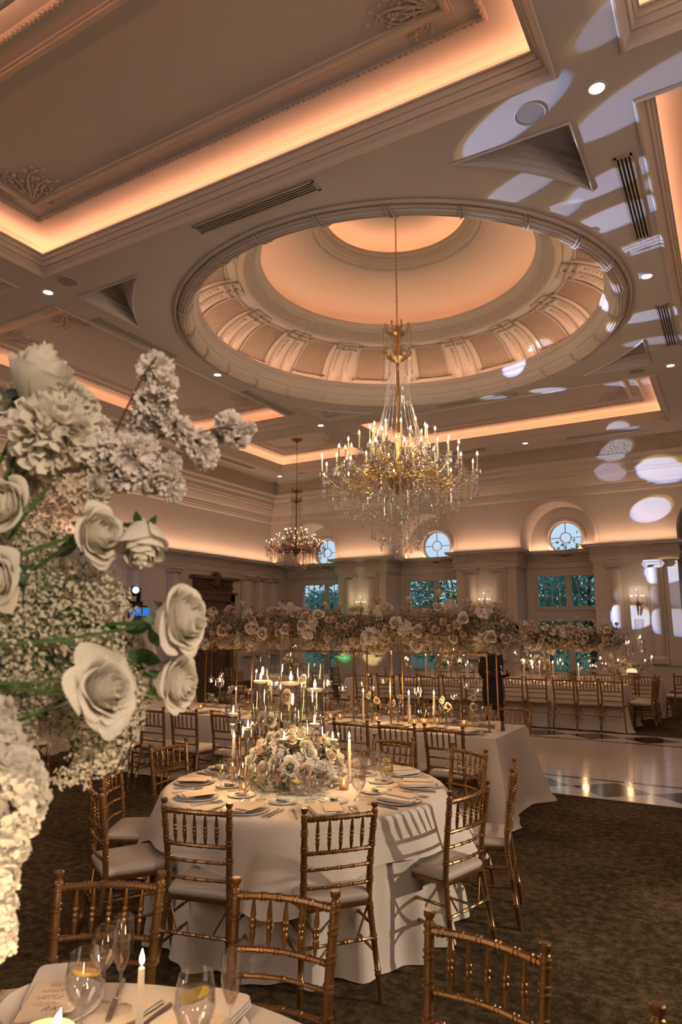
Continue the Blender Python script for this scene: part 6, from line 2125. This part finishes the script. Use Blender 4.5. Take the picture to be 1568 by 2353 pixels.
# ================================================================ FAR TABLES
def far_table_items(nm, x0, x1, yn, yf, n, seed):
    rnd = np.random.RandomState(seed)
    for k in range(n):
        x = x1 - .22 - (x1 - x0 - .4) * k / (n - 1)
        for sd, y, sn in ((-1, yn + .20, 'near'), (1, yf - .20, 'far')):
            who = '%s place from right, %s side, %s' % (ordinal(k), sn, nm)
            for q, kd in enumerate(('water', 'wine', 'flute')):
                put_glass(kd, x + .09 - .08 * q, y - sd * (.14 + .02 * q), 'far ' + NL[kd] + ', ' + who, 'glasses on the ' + nm, True)
            if sd < 0:
                o = link('folded_napkin', NAPF, None, (x, y - .02, TZ + .003), (0, 0, .1)); tag(o, 'folded napkin, ' + who, 'napkin', 'napkins on the ' + nm)
far_table_items('right far long table', -4.15, -1.93, 13.30, 14.30, 5, 1)
far_table_items('left far long table', -7.4, -4.35, 13.0, 13.95, 6, 2)
for (x, y, s_, l) in ((-3.70, 13.5, 1.5, 'left taper of three right of the man'), (-3.42, 13.6, 1.45, 'right taper of three right of the man'), (-3.53, 13.5, 1.1, 'short taper between two taller ones right of the man'), (-2.75, 13.85, 1.3, 'single taper under the far right garland'), (-3.25, 13.95, 1.4, 'taper by the candle bowl of the right far table'),
                      (-6.5, 13.4, 1.9, 'taper at the left end of the left far table'), (-5.75, 13.5, 1.9, 'tall taper in the middle of the left far table'), (-5.2, 13.35, 1.3, 'taper right of centre on the left far table'), (-4.80, 13.4, 1.35, 'taper near the right end of the left far table'), (-4.95, 13.7, 1.1, 'shorter taper by the right end of the left far table')):
    taperP.put((x, y, TZ), 0, 'far lit candle, ' + l, 'taper candles', s_)
for (x, y, s_, l) in ((-3.78, 13.75, 1.3, 'left end of the right far table'), (-3.60, 13.7, 1.25, 'between the tapers of the right far table'), (-3.05, 13.7, 1.35, 'middle of the right far table'), (-2.45, 13.65, 1.1, 'right part of the right far table'),
                      (-5.0, 13.5, 1.25, 'right part of the left far table'), (-6.2, 13.5, 1.3, 'left part of the left far table'), (-4.55, 13.5, 1.2, 'right end of the left far table')):
    fgP.put((x, y, TZ), 0, 'far floating candle glass, ' + l, 'floating candle glasses', s_)
for k, (x, y) in enumerate(((-3.95, 13.4), (-3.5, 13.45), (-3.15, 13.4), (-2.95, 13.5), (-2.62, 13.42), (-2.4, 13.5), (-2.2, 13.4))):
    votP.put((x, y, TZ), 0, 'far glass votive, %s from the left along the right far long table' % ordinal(k), 'glass votives', 1.2)
for k, (x, y) in enumerate(((-7.0, 13.3), (-6.4, 13.3), (-5.9, 13.2), (-5.5, 13.3), (-5.0, 13.25), (-4.6, 13.3))):
    votP.put((x, y, TZ), 0, 'far glass votive, %s from the left along the left far long table' % ordinal(k), 'glass votives', 1.2)
for (x, y, l) in ((-3.3, 13.7, 'bud vase with cream roses on the right far table left of centre'), (-2.6, 13.6, 'bud vase with pale roses on the right far table before the stand'), (-5.45, 13.5, 'bud vase with cream roses in the middle of the left far table'), (-6.1, 13.4, 'bud vase with cream roses on the left of the left far table'), (-4.75, 13.6, 'bud vase with roses on the right of the left far table')):
    bud_vase(x, y, TZ, l, [(-.04, .12, (-.2, -.8, .5)), (.05, .07, (.5, -.6, .3))])
for (x, y, R_, h, l, s_) in ((-2.20, 15.75, .46, .36, 'flower centrepiece under the tall vases in the far right corner', 1), (-4.15, 16.3, .36, .40, 'flower centrepiece before the rightmost window', 2), (-6.1, 16.0, .38, .55, 'far flower centrepiece with petals under the middle of the long garland', 3),
                            (-8.9, 13.2, .34, .5, 'far flower centrepiece left of the green lit pier', 4), (-9.0, 6.4, .34, .4, 'flower centrepiece on the far left round table', 5)):
    centrepiece(x, y, R_, h, l, 26, 50 + s_, False, 2600)
vfar = tall_vase(.40, .95, .07, .62, 1.2); 
VP = Proto(vfar)
for (x, y, s_, l) in ((-2.42, 15.7, 1.0, 'far tall candle vase, left one of the right corner table'), (-2.05, 15.6, 1.15, 'far tall candle vase, middle one of the right corner table'), (-1.88, 16.1, 1.3, 'far tall candle vase, tallest of the right corner table'), (-4.35, 16.2, .95, 'far tall candle vase before the rightmost window, left'), (-4.0, 16.4, 1.0, 'far tall candle vase before the rightmost window, right'),
                      (-8.75, 13.1, 1.0, 'far tall candle vase left of the green lit pier'), (-6.0, 15.9, .9, 'far tall candle vase behind the left far table')):
    VP.put((x, y, TZ), 0, l, 'far tall candle vases', s_)
for (x, y, s_, l) in ((-2.62, 15.5, 1.3, 'left front of the right corner table'), (-2.50, 15.4, .95, 'far left of the right corner table'), (-1.75, 15.5, 1.2, 'right of the right corner table'), (-1.65, 15.8, 1.4, 'rear right of the right corner table'), (-2.25, 15.35, 1.2, 'front of the right corner table'),
                      (-4.60, 16.1, 1.5, 'left of the table before the rightmost window'), (-3.75, 16.2, 1.7, 'right of the table before the rightmost window'), (-4.2, 15.95, 1.3, 'front of the table before the rightmost window'), (-6.4, 15.8, 1.3, 'left of the table behind the left far table'), (-5.75, 15.8, 1.3, 'right of the table behind the left far table')):
    fgP.put((x, y, TZ), 0, 'far floating candle glass, ' + l, 'floating candle glasses', s_)
for k, (x, y, nm) in enumerate(((-2.35, 16.0, 'right corner table'), (-8.9, 13.2, 'table left of the green lit pier'), (-6.3, 16.3, 'table behind the left far table'), (-.6, 15.9, 'right edge table'))):
    for q in range(8):
        a = 2 * PI * q / 8
        put_glass('wine', x + .55 * math.cos(a), y + .55 * math.sin(a), 'far wine glass, %s going round the %s' % (ordinal(q), nm), 'glasses on the ' + nm, True)
        put_glass('water', x + .62 * math.cos(a + .12), y + .62 * math.sin(a + .12), 'far water goblet, %s going round the %s' % (ordinal(q), nm), 'glasses on the ' + nm, True)
t = thing('small_table_lamp', 'small lit table lamp with a pale shade on the right corner table', 'lamp', (-2.0, 15.35, TZ))
mb = MB(); mb.lathe([(.04, 0), (.042, .006), (.008, .012), (.006, .16)], 12, caps=False); mb.build('base', M['brass'], t)
mb = MB(); mb.lathe([(.11, .15), (.10, .19), (.07, .225), (0, .23)], 20, caps=False); mb.build('lamp_shade', M['shade'], t)
# candle light
for (x, y, z, e) in ((-2.86, 3.80, 1.50, 5), (-2.55, 3.85, 1.30, 5), (-3.03, 3.78, 1.10, 3), (-2.30, 4.15, 1.10, 3), (-2.80, 3.50, .92, 0.35), (-2.65, 4.2, 1.40, 4),
                     (-3.45, 6.8, 1.12, 4), (-4.25, 6.95, 1.12, 4), (-2.75, 6.95, 1.05, 4), (-5.1, 6.9, 1.12, 4), (-5.9, 6.95, 1.1, 4), (-3.1, 7.05, .9, 2),
                     (-3.55, 13.6, 1.1, 4), (-2.7, 13.65, 1.1, 4), (-5.0, 13.5, 1.15, 4), (-6.1, 13.5, 1.15, 4), (-2.2, 15.5, 1.5, 5), (-4.2, 16.0, 1.4, 5), (-8.8, 13.0, 1.4, 4), (-6.1, 15.8, 1.3, 4)):
    add_light('POINT', 'candle_light', (x, y, z), e * 2.2, FLAME, shadow_soft_size=0.03)

# ================================================================ FOREGROUND TABLE
fgw = lambda k, x, y, l, s=1.0: put_glass(k, x, y, l, 'glasses on the foreground table', False, TZ, s)
fgw('water', -1.535, 1.345, 'foreground water goblet with lemon slice, left front', 1.12)
fgw('flute', -1.545, 1.475, 'foreground champagne flute beside the left water goblet', 1.10)
fgw('wine', -1.60, 1.46, 'foreground empty glass standing behind the left water goblet', .92)
fgw('water', -1.215, 1.40, 'foreground water goblet with lemon slice, right of the burning taper', 1.12)
fgw('flute', -1.185, 1.50, 'foreground champagne flute behind the right water goblet', 1.0)
taperP.put((-1.415, 1.42, TZ - .095), 0, 'lit taper candle between the foreground glasses', 'taper candles', 1.0)
t = thing('glass_candle_bowl', 'clear bowl with floating candle and tall flame at the bottom left', 'candle holder', (-1.42, 1.14, TZ))
MB().lathe([(.06, 0), (.062, .004), (.014, .012), (.010, .04), (.03, .06), (.066, .09), (.078, .13), (.076, .16)], 32, caps=False).build('glass_bowl', M['vase'], t)
c = MB().lathe([(0, .10), (.05, .10), (.066, .118), (.064, .130), (0, .128)], 24, caps=False).build('floating_candle', M['wax'], t)
candle_flame(c, .13, 1.3, .35, x=.012, y=.015)
t = thing('glass_candle_bowl', 'second clear bowl with floating candle, further left at the bottom edge', 'candle holder', (-1.50, 1.08, TZ))
MB().lathe([(.05, 0), (.052, .004), (.012, .010), (.02, .02), (.05, .04), (.058, .09)], 32, caps=False).build('glass_bowl', M['vase'], t)
c = MB().lathe([(0, .06), (.04, .06), (.05, .075), (.048, .083), (0, .082)], 24, caps=False).build('floating_candle', M['wax'], t)
candle_flame(c, .083, 1.0)
def fg_setting(a, r_, who, mirror=1):
    ux, uy = math.cos(a), math.sin(a); tx, ty = -uy, ux
    P = lambda rad, side: (FT[0] + ux * rad + tx * side, FT[1] + uy * rad + ty * side)
    x, y = P(r_, 0)
    o = link('dinner_plate', PL, None, (x, y, TZ + .001)); tag(o, 'glass edged dinner plate at ' + who, 'plate', 'dinner plates on the foreground table')
    napP.put((*P(r_ + .05, 0), TZ + .014), a + PI / 2 + .08, 'waffle napkin folded over the plate at ' + who, 'napkins on the foreground table', 1.15)
    t = thing('menu_card', 'printed cream menu card with monogram at ' + who, 'menu card', (*P(r_ - .04, .0), TZ + .034), a + PI / 2, group='printed menu cards on the foreground table')
    mb = MB(); mb.box((0, 0, .001), (.115, .20, .002)); mb.build('card', M['card'], t, smooth=False)
    # fine lines of print and the monogram
    mb = MB(); rnd = random.Random(int(a * 10))
    for (yy, w_) in ((.080, .045), (.070, .03), (.048, .07), (.040, .055), (.020, .05), (.012, .075), (.004, .06), (-.016, .045), (-.024, .07), (-.032, .05)):
        n = int(w_ / .004)
        for i in range(n):
            if rnd.random() < .82: mb.box((-w_ / 2 + (i + .5) * .004, -yy, .0023), (.0028, .0022, .0004))
    mb.build('print_lines', M['ink'], t, smooth=False)
    for ch, sx in (('K', -.004), ('R', .018)):
        cu = bpy.data.curves.new('monogram', 'FONT'); cu.body = ch; cu.size = .032; cu.shear = .45; cu.extrude = .0002
        tmp = bpy.data.objects.new('tmp_text', cu); cu.materials.append(M['ink']); me_ = bpy.data.meshes.new_from_object(tmp); bpy.data.objects.remove(tmp); o = link('monogram', me_, t); o.location = (sx - .012, .070 - .01, .0026); o.rotation_euler = (0, 0, PI)
    for k in (0, 1):
        fx, fy = P(r_ + .0, .16 + .03 * k)
        o = link('fork', FORK, None, (fx, fy, TZ), (0, 0, a + PI / 2)); tag(o, ('inner' if k == 0 else 'outer') + ' silver fork at ' + who, 'fork', 'cutlery on the foreground table')
    fx, fy = P(r_, -.17)
    o = link('knife', KNIFE, None, (fx, fy, TZ), (0, 0, a + PI / 2)); tag(o, 'silver knife at ' + who, 'knife', 'cutlery on the foreground table')
fg_setting(math.atan2(1.50 - FT[1], -1.80 - FT[0]), .80, 'foreground table place at the bottom left corner')
fg_setting(math.atan2(1.55 - FT[1], -1.28 - FT[0]), .72, 'foreground table place behind the right goblet')
fg_setting(math.atan2(1.40 - FT[1], -.78 - FT[0]), .74, 'foreground table place at the bottom edge right')
for (x, y, r_) in ((-1.42, 1.14, 1.02), (-1.41, 1.42, 1.06)):
    add_light('POINT', 'candle_light', (x, y, r_), 2.2, FLAME, shadow_soft_size=0.02)
add_light('POINT', 'candle_light', (-.95, .62, 1.25), 6, (1.0, .68, .40), shadow_soft_size=0.06)

# ================================================================ TALL FLOWER ARRANGEMENT ON THE FOREGROUND TABLE
BQ = (-1.34, .70)
t = thing('gold_pedestal', 'slim gold pedestal carrying the big foreground bouquet on the foreground table', 'stand', (BQ[0], BQ[1], TZ))
mb = MB()
for a in range(4):
    x, y = .06 * math.cos(a * PI / 2), .06 * math.sin(a * PI / 2); mb.cyl((x, y, 0), (x, y, .80), .006, n=6)
mb.build('posts', M['goldleg'], t); MB().lathe([(0, 0), (.10, 0), (.10, .008), (0, .01)], 24, caps=False).build('base', M['goldleg'], t); MB().lathe([(0, .80), (.09, .80), (.09, .81), (0, .81)], 24, caps=False).build('top_plate', M['goldleg'], t)
bq = thing('tall_bouquet', 'huge close bouquet of white roses, blossom branches and baby breath at the left', 'flower arrangement', (0, 0, 0))
_P = R(9.75); _Y = R(30)
FW = Vector((-math.sin(_Y) * math.cos(_P), math.cos(_Y) * math.cos(_P), math.sin(_P))); RT = Vector((math.cos(_Y), math.sin(_Y), 0)); UP = RT.cross(FW)
EYE = Vector((0, 0, 1.78))
def W(px, py, d):
    """a flower's place in the room"""
    return EYE + (RT * (px - 784) + UP * (1176.5 - py) + FW * 1568) / 1568 * d
def Dv(r_, u, f):
    """direction: right, up, towards the room's near side"""
    return RT * r_ + UP * u - FW * f
HRO = [rose_mb(31, 30, 12, .9, .035), rose_mb(32, 24, 12, .35, .03, 1.35), rose_mb(33, 34, 12, 1.25, .045)]
HRO = [m.mesh('rose', M['petal']) for m in HRO]
SEP = MB()
for k in range(5):
    a = 2 * PI * k / 5
    SEP.grid(np.array([[(math.cos(a + s_ * w_) * r_, math.sin(a + s_ * w_) * r_, z) for s_ in (-1, 0, 1)] for (r_, z, w_) in ((.05, -.28, .9), (.26, -.22, .5), (.42, -.30, .3), (.5, -.45, .05))]))
SEP.lathe([(0, -.42), (.08, -.40), (.13, -.28), (.16, -.2)], 10, caps=False)
SEPM = SEP.mesh('sepals', M['leaf'])
def hero_rose(px, py, d, size, dirv, var=0, stem=None, spin=0):
    p = W(px, py, d); q = rot_to(dirv, spin)
    r0 = link('rose', HRO[var], bq, p, q, size * 1.28)
    link('sepals', SEPM, r0)
    if stem:
        s_ = W(*stem); dv = Vector(dirv).normalized()
        b = p - dv * size * .38
        mid = (b + s_) / 2 - dv * size * .3
        pts = [b + (mid - b) * 2 * k / 10 * (1 - k / 10) + 0 * b if False else (b * (1 - k / 5) ** 2 + mid * 2 * (1 - k / 5) * (k / 5) + s_ * (k / 5) ** 2) for k in range(6)]
        mb = MB(); mb.tube(pts, .0035, 7); mb.build('stem', M['stem'], bq)
    return r0
# (px, py, distance, radius m, direction, variant)
S0 = (-60, 1480, 1.35)
hero_rose(85, 895, 1.25, .064, Dv(.35, .95, .25), 1, (15, 1110, 1.32))
link('carnation', cluster_mb(110, .78, .44, 91, 6, .9, 1.0, 1.0).mesh('carnation', M['petal'], smooth=False), bq, W(125, 1000, 1.22), (.4, .3, 0), .062)
link('carnation', bpy.data.meshes['carnation'], bq, W(150, 935, 1.25), (1.4, .8, 0), .042)
hero_rose(40, 940, 1.34, .055, Dv(-.3, .6, .6), 2)
hero_rose(212, 1232, 1.20, .052, Dv(.88, .10, .42), 0, (60, 1320, 1.3), 1)
hero_rose(326, 1228, 1.22, .050, Dv(.15, -.65, .5), 1, (270, 1215, 1.3), 2)
hero_rose(398, 1425, 1.20, .062, Dv(.93, .15, .32), 0, (150, 1440, 1.32), 3)
hero_rose(222, 1590, 1.14, .062, Dv(.80, .28, .42), 2, (-40, 1572, 1.25), 4)
hero_rose(392, 1570, 1.24, .052, Dv(.93, .0, .32), 0, (290, 1515, 1.3), 5)
hero_rose(15, 1165, 1.2, .05, Dv(-.2, .2, 1), 0)
hero_rose(5, 1330, 1.2, .05, Dv(-.3, 0, 1), 2)
hero_rose(300, 1490, 1.34, .045, Dv(.5, .5, .6), 0)
# loose outer petals on the big roses
# blossom clusters (cherry, carnation, stock)
RUF = [cluster_mb(58, .72, .46, 61 + k, 6, .75, 1.0, .95) for k in range(2)]
RUFM = [RUF[0].mesh('blossom_cluster', M['petalw'], smooth=False), RUF[1].mesh('blossom_cluster', M['petal'], smooth=False)]
HYD = cluster_mb(46, .80, .42, 71, 4, .18, .9, 1.15).mesh('hydrangea_cluster', M['petal'], smooth=False)
STK = cluster_mb(60, .80, .30, 73, 5, .5).mesh('stock_cluster', M['petal2'], smooth=False)
rb = random.Random(8)
for (px, py, r_, d, m) in ((355, 850, 40, 1.3, 0), (372, 885, 38, 1.28, 0), (348, 925, 40, 1.3, 0), (378, 945, 30, 1.3, 0), (335, 975, 40, 1.32, 0), (320, 1010, 42, 1.32, 0), (405, 985, 32, 1.3, 0), (435, 1005, 30, 1.3, 0), (462, 1020, 34, 1.28, 0), (470, 1050, 30, 1.28, 0),
                           (525, 975, 34, 1.28, 0), (545, 1000, 30, 1.28, 0), (575, 985, 16, 1.28, 0), (505, 1000, 22, 1.3, 0), (265, 1035, 42, 1.25, 0), (305, 1055, 46, 1.24, 0), (330, 1035, 38, 1.26, 0), (285, 1090, 40, 1.25, 0), (240, 1075, 40, 1.26, 0), (390, 1065, 26, 1.27, 0), (385, 1100, 34, 1.26, 0), (400, 1130, 26, 1.27, 0), (345, 1110, 30, 1.28, 0),
                           (225, 1125, 36, 1.24, 1), (200, 1040, 44, 1.3, 0), (190, 940, 40, 1.36, 0), (225, 985, 34, 1.36, 0), (60, 1060, 40, 1.25, 1), (130, 1075, 40, 1.24, 1), (90, 1110, 34, 1.28, 1)):
    link('blossom_cluster', RUFM[m], bq, W(px, py, d), (rb.uniform(0, 6), rb.uniform(0, 6), 0), r_ / 1568 * d * .92)
for (px, py, r_, d) in ((165, 1115, 42, 1.24), (185, 1150, 38, 1.25), (125, 1130, 38, 1.26), (150, 1165, 30, 1.26)):
    link('stock_cluster', STK, bq, W(px, py, d), (rb.uniform(0, 6), rb.uniform(0, 6), 0), r_ / 1568 * d)
for (px, py, r_, d) in ((20, 1760, 60, 1.18), (60, 1790, 52, 1.16), (75, 1840, 42, 1.15), (30, 1850, 55, 1.17), (10, 1800, 60, 1.2), (60, 1890, 34, 1.16), (20, 1910, 50, 1.17), (45, 1950, 30, 1.17), (10, 1970, 46, 1.18), (0, 2030, 40, 1.18), (20, 2010, 26, 1.17), (5, 2085, 36, 1.18), (15, 2120, 28, 1.17), (0, 2155, 36, 1.18), (15, 2170, 24, 1.17), (-5, 1700, 60, 1.2), (-30, 1650, 60, 1.2), (-10, 2200, 20, 1.18)):
    link('hydrangea_cluster', HYD, bq, W(px, py, d), (rb.uniform(0, 6), rb.uniform(0, 6), 0), r_ / 1568 * d * 1.05)
# twigs and stems
mb = MB()
for pts in ([(200, 1180), (275, 970), (330, 860), (360, 820)], [(230, 1100), (350, 1005), (430, 1000), (500, 985), (545, 975)], [(220, 1110), (300, 1070), (390, 1080), (400, 1110)], [(330, 1020), (400, 990), (470, 1040)]):
    mb.tube([W(x, y, 1.32 - .02 * i) for i, (x, y) in enumerate(pts)], [.0028 - .0004 * i for i in range(len(pts))], 5)
mb.build('branch', M['twig'], bq)
mb = MB()
for pts in ([(-30, 1180), (20, 1080), (70, 960)], [(-30, 1120), (10, 1040), (60, 930)], [(-20, 1230), (40, 1110), (100, 1010)], [(20, 1240), (60, 1180), (110, 1120)], [(-40, 1330), (60, 1270), (190, 1225)], [(-40, 1572), (60, 1570), (190, 1560)], [(30, 1660), (140, 1620), (180, 1600)], [(0, 1480), (150, 1470), (320, 1440)], [(120, 1460), (250, 1520), (310, 1530)], [(0, 1700), (60, 1750), (30, 1800)]):
    mb.tube([W(x, y, 1.22) for (x, y) in pts], [.0036, .0034, .003], 6)
mb.build('stems', M['stem'], bq)
# leaves
mb = MB(); rnd = np.random.RandomState(4)
V = []; 
def leafg(mb, p, d, n_, L, w_):
    d = Vector(d).normalized(); s_ = d.cross(Vector(n_)).normalized(); u = s_.cross(d)
    rows = []
    for i in range(8):
        q = i / 7; ww = w_ * math.sin(PI * (q * .94 + .03)) ** .8
        c = Vector(p) + d * L * q - u * L * .12 * q * q
        rows.append([tuple(c - s_ * ww + u * ww * .25), tuple(c), tuple(c + s_ * ww + u * ww * .25)])
    mb.grid(np.array(rows))
for (px, py, dx, dy, L) in ((350, 1435, -60, 10, .055), (345, 1440, 20, 50, .04), (295, 1500, 70, 20, .06), (375, 1545, -10, 70, .055), (372, 1540, -30, 50, .045), (275, 1210, 10, 25, .03), (50, 905, -40, 0, .04), (60, 900, -30, 40, .045), (40, 900, 30, 20, .04), (20, 1330, 60, -30, .05), (90, 1350, 50, 20, .04), (200, 1180, 30, 10, .03), (130, 1280, 50, -40, .05), (10, 1700, 30, 60, .05), (150, 1400, 50, 20, .04), (230, 1440, 50, 15, .04), (160, 1700, 60, 30, .04)):
    p = W(px, py, 1.27); d = RT * dx - UP * dy
    leafg(mb, p, d, tuple(-FW + UP * .3), L, L * .27)
mb.build('leaves', M['leaf'], bq)
# baby's breath in the bouquet
blobs = []
for (px, py, r_, d) in ((60, 1400, 120, 1.30), (150, 1370, 95, 1.28), (220, 1340, 60, 1.28), (110, 1480, 110, 1.30), (210, 1440, 85, 1.28), (262, 1395, 55, 1.28), (40, 1550, 110, 1.32), (120, 1640, 80, 1.32), (250, 1480, 55, 1.3), (290, 1545, 50, 1.28), (330, 1560, 40, 1.28), (255, 1670, 72, 1.28), (215, 1720, 62, 1.28), (290, 1640, 50, 1.28), (170, 1650, 60, 1.3), (320, 1600, 36, 1.28), (245, 1740, 45, 1.28), (190, 1770, 40, 1.3), (150, 1790, 28, 1.3),
                        (30, 1280, 90, 1.32), (110, 1240, 60, 1.3), (90, 1180, 50, 1.32), (0, 1620, 90, 1.33), (30, 1680, 60, 1.3), (255, 1350, 40, 1.28), (60, 1330, 100, 1.36), (200, 1560, 100, 1.38)):
    p = W(px, py, d); blobs.append((p.x, p.y, p.z, r_ / 1568 * d))
mb = MB(); gyp(mb, blobs, 10500, .0042, 21)
tag(mb.build('baby_breath', [M['gyp'], M['stem']], bq, smooth=False), kind='stuff')

# ================================================================ THE STANDING MAN
def skin_obj(name, joints, edges, mat, parent, sub=2, root=0):
    me = bpy.data.meshes.new(name)
    me.from_pydata([j[:3] for j in joints], edges, [])
    o = link(name, me, parent)
    md = o.modifiers.new('skin', 'SKIN'); md.use_smooth_shade = True
    for i, j in enumerate(joints):
        r_ = j[3] if isinstance(j[3], tuple) else (j[3], j[3])
        me.skin_vertices[0].data[i].radius = r_
    me.skin_vertices[0].data[root].use_root = True
    sd = o.modifiers.new('sub', 'SUBSURF'); sd.levels = sub; sd.render_levels = sub
    me.materials.append(mat)
    return o
man = thing('person', 'man in black dinner suit and bow tie standing by the dance floor, reading a card', 'person', (-3.12, 9.72, 0), R(-12))
# local +X is where he faces; z up; y to his left
J = [(0, 0, .94, (.075, .095)), (.01, 0, 1.12, (.07, .09)), (.02, 0, 1.30, (.075, .11)), (.01, 0, 1.42, (.06, .09)), (.03, 0, 1.52, .050), (.06, 0, 1.60, .060), (.07, 0, 1.68, (.085, .075)), (.07, 0, 1.76, (.078, .07)),
     (.0, .15, 1.40, .040), (-.03, .235, 1.18, .036), (.15, .17, 1.15, .030), (.25, .10, 1.19, .024), (.0, -.15, 1.40, .040), (-.03, -.235, 1.18, .036), (.17, -.17, 1.15, .030), (.28, -.08, 1.19, .024),
     (0, .085, .86, .060), (.02, .095, .50, .045), (-.01, .11, .09, .035), (.11, .12, .035, .030), (0, -.085, .86, .060), (.0, -.10, .50, .045), (-.04, -.11, .09, .035), (.08, -.13, .035, .030)]
E_ = [(0, 1), (1, 2), (2, 3), (3, 4), (4, 5), (5, 6), (6, 7), (3, 8), (8, 9), (9, 10), (10, 11), (3, 12), (12, 13), (13, 14), (14, 15), (0, 16), (16, 17), (17, 18), (18, 19), (0, 20), (20, 21), (21, 22), (22, 23)]
skin_obj('body', J, E_, M['skin'], man)
# hands: palm and five bent fingers, closing on the card
for (hx, hy, hz, sgn) in ((.255, .10, 1.19, 1), (.285, -.08, 1.19, -1)):
    jj = [(hx, hy, hz, .022), (hx + .045, hy - sgn * .01, hz + .01, (.028, .016))]
    ee = [(0, 1)]
    for k in range(4):
        b = len(jj); off = (k - 1.5) * .018
        L = (.030, .034, .032, .025)[k]
        jj += [(hx + .065, hy - sgn * .01 + off * .3, hz + off + .01, .0095), (hx + .065 + L * .7, hy - sgn * .015 + off * .3, hz + off + .005, .0085), (hx + .065 + L * .8, hy - sgn * .035, hz + off, .0075)]
        ee += [(1, b), (b, b + 1), (b + 1, b + 2)]
    b = len(jj); jj += [(hx + .025, hy - sgn * .02, hz + .03, .010), (hx + .05, hy - sgn * .035, hz + .045, .009)]; ee += [(0, b), (b, b + 1)]
    skin_obj('hand', jj, ee, M['skin'], man, 1)
# face
mb = MB(); mb.lathe([(0, -.02), (.012, -.012), (.010, .01), (0, .03)], 8, c=(.165, 0, 1.67), caps=False); mb.ball((.05, .078, 1.675), .022, 8, 6, 1.4); mb.ball((.05, -.078, 1.675), .022, 8, 6, 1.4); mb.build('nose_and_ears', M['skin'], man)
mb = MB(); mb.ball((.145, .032, 1.70), .012, 8, 6); mb.ball((.145, -.032, 1.70), .012, 8, 6); mb.build('eyes', M['black'], man)
mb = MB(); mb.tube([(.150, -.022, 1.625), (.157, 0, 1.622), (.150, .022, 1.625)], .006, 6); mb.build('mouth', pbr('lips', (.4, .15, .12), .5), man)
mb = MB(); mb.lathe([(.090, -.02), (.097, .02), (.095, .06), (.07, .10), (0, .118)], 18, c=(.045, 0, 1.70), caps=False); mb.build('hair', M['hair'], man)
# clothes follow the body
def loft(rows, n=28):
    """rows: (x, y, z, half depth, half width)"""
    mb = MB(); P = []
    for (x, y, z, a, b) in rows:
        P.append([(x + a * math.copysign(abs(math.cos(q)) ** .85, math.cos(q)), y + b * math.copysign(abs(math.sin(q)) ** .9, math.sin(q)), z) for q in np.linspace(0, 2 * PI, n, endpoint=False)])
    mb.grid(np.array(P), closed_u=True); return mb
mb = loft([(.0, 0, .80, .125, .178), (.0, 0, .86, .132, .182), (.0, 0, .96, .128, .172), (.005, 0, 1.08, .115, .155), (.01, 0, 1.20, .122, .170), (.015, 0, 1.32, .128, .190), (.01, 0, 1.40, .112, .195), (.005, 0, 1.45, .090, .165), (.01, 0, 1.49, .072, .105), (.02, 0, 1.525, .058, .064)])
mb.build('jacket', M['suit'], man)
for s_ in (-1, 1):
    pts = [(.0, s_ * .14, 1.43), (.0, s_ * .185, 1.40), (-.015, s_ * .215, 1.30), (-.03, s_ * .235, 1.19), (.0, s_ * .232, 1.145), (.06, s_ * .21, 1.14), (.15, s_ * .17, 1.155), (.21, s_ * .13, 1.175)]
    mb = MB(); mb.tube(pts, [.058, .064, .060, .054, .052, .048, .043, .040], 14); mb.build('sleeve', M['suit'], man)
    mb = MB(); mb.tube([(.205, s_ * .133, 1.173), (.222, s_ * .122, 1.179)], [.036, .034], 14); mb.build('shirt_cuff', M['shirt'], man)
    fx = -.01 if s_ > 0 else -.04
    mb = MB(); mb.tube([(0, s_ * .06, 1.0), (0, s_ * .078, .90), (.005, s_ * .088, .78), (.012, s_ * .095, .52), (fx * .5, s_ * .102, .30), (fx, s_ * .11, .07)], [.105, .108, .098, .078, .070, .066], 16); mb.build('trouser_leg', M['suit'], man)
mb = MB(); mb.add([(.104, -.045, 1.455), (.104, .045, 1.455), (.150, .016, 1.22), (.150, -.016, 1.22), (.07, 0, 1.51)], [(0, 1, 2, 3), (0, 4, 1)]); mb.tube([(.075 * math.cos(a) + .03, .062 * math.sin(a), 1.485) for a in np.linspace(0, 6.28, 13)[:-1]], .014, 6, closed=True); mb.build('shirt_front', M['shirt'], man)
mb = MB(); mb.add([(.103, 0, 1.480), (.103, .05, 1.500), (.103, .05, 1.455), (.103, -.05, 1.500), (.103, -.05, 1.455), (.113, 0, 1.477)], [(5, 1, 2), (5, 3, 4), (0, 1, 2), (0, 3, 4)]); mb.ball((.110, 0, 1.478), .011, 8, 6); mb.build('bow_tie', M['black'], man)
for s_ in (-1, 1):
    mb = MB(); mb.ball((.05 + (-.01 if s_ > 0 else -.04) + .04, s_ * .115, .045), .055, 12, 8, .7); mb.ball((.12 + (-.01 if s_ > 0 else -.04) + .02, s_ * .12, .038), .045, 12, 8, .7); mb.build('shoe', M['black'], man)
cd = thing('held_card', 'pale folded card held in both hands by the standing man', 'card', (-3.12, 9.72, 0), R(-12))
mb = MB(); mb.add([(.33, .10, 1.13), (.33, -.10, 1.13), (.40, -.10, 1.30), (.40, .10, 1.30), (.332, .10, 1.13), (.332, -.10, 1.13), (.402, -.10, 1.30), (.402, .10, 1.30)], [(0, 1, 2, 3), (7, 6, 5, 4), (0, 4, 5, 1), (1, 5, 6, 2), (2, 6, 7, 3), (3, 7, 4, 0)]); mb.build('card', M['napkin'], cd, smooth=False)
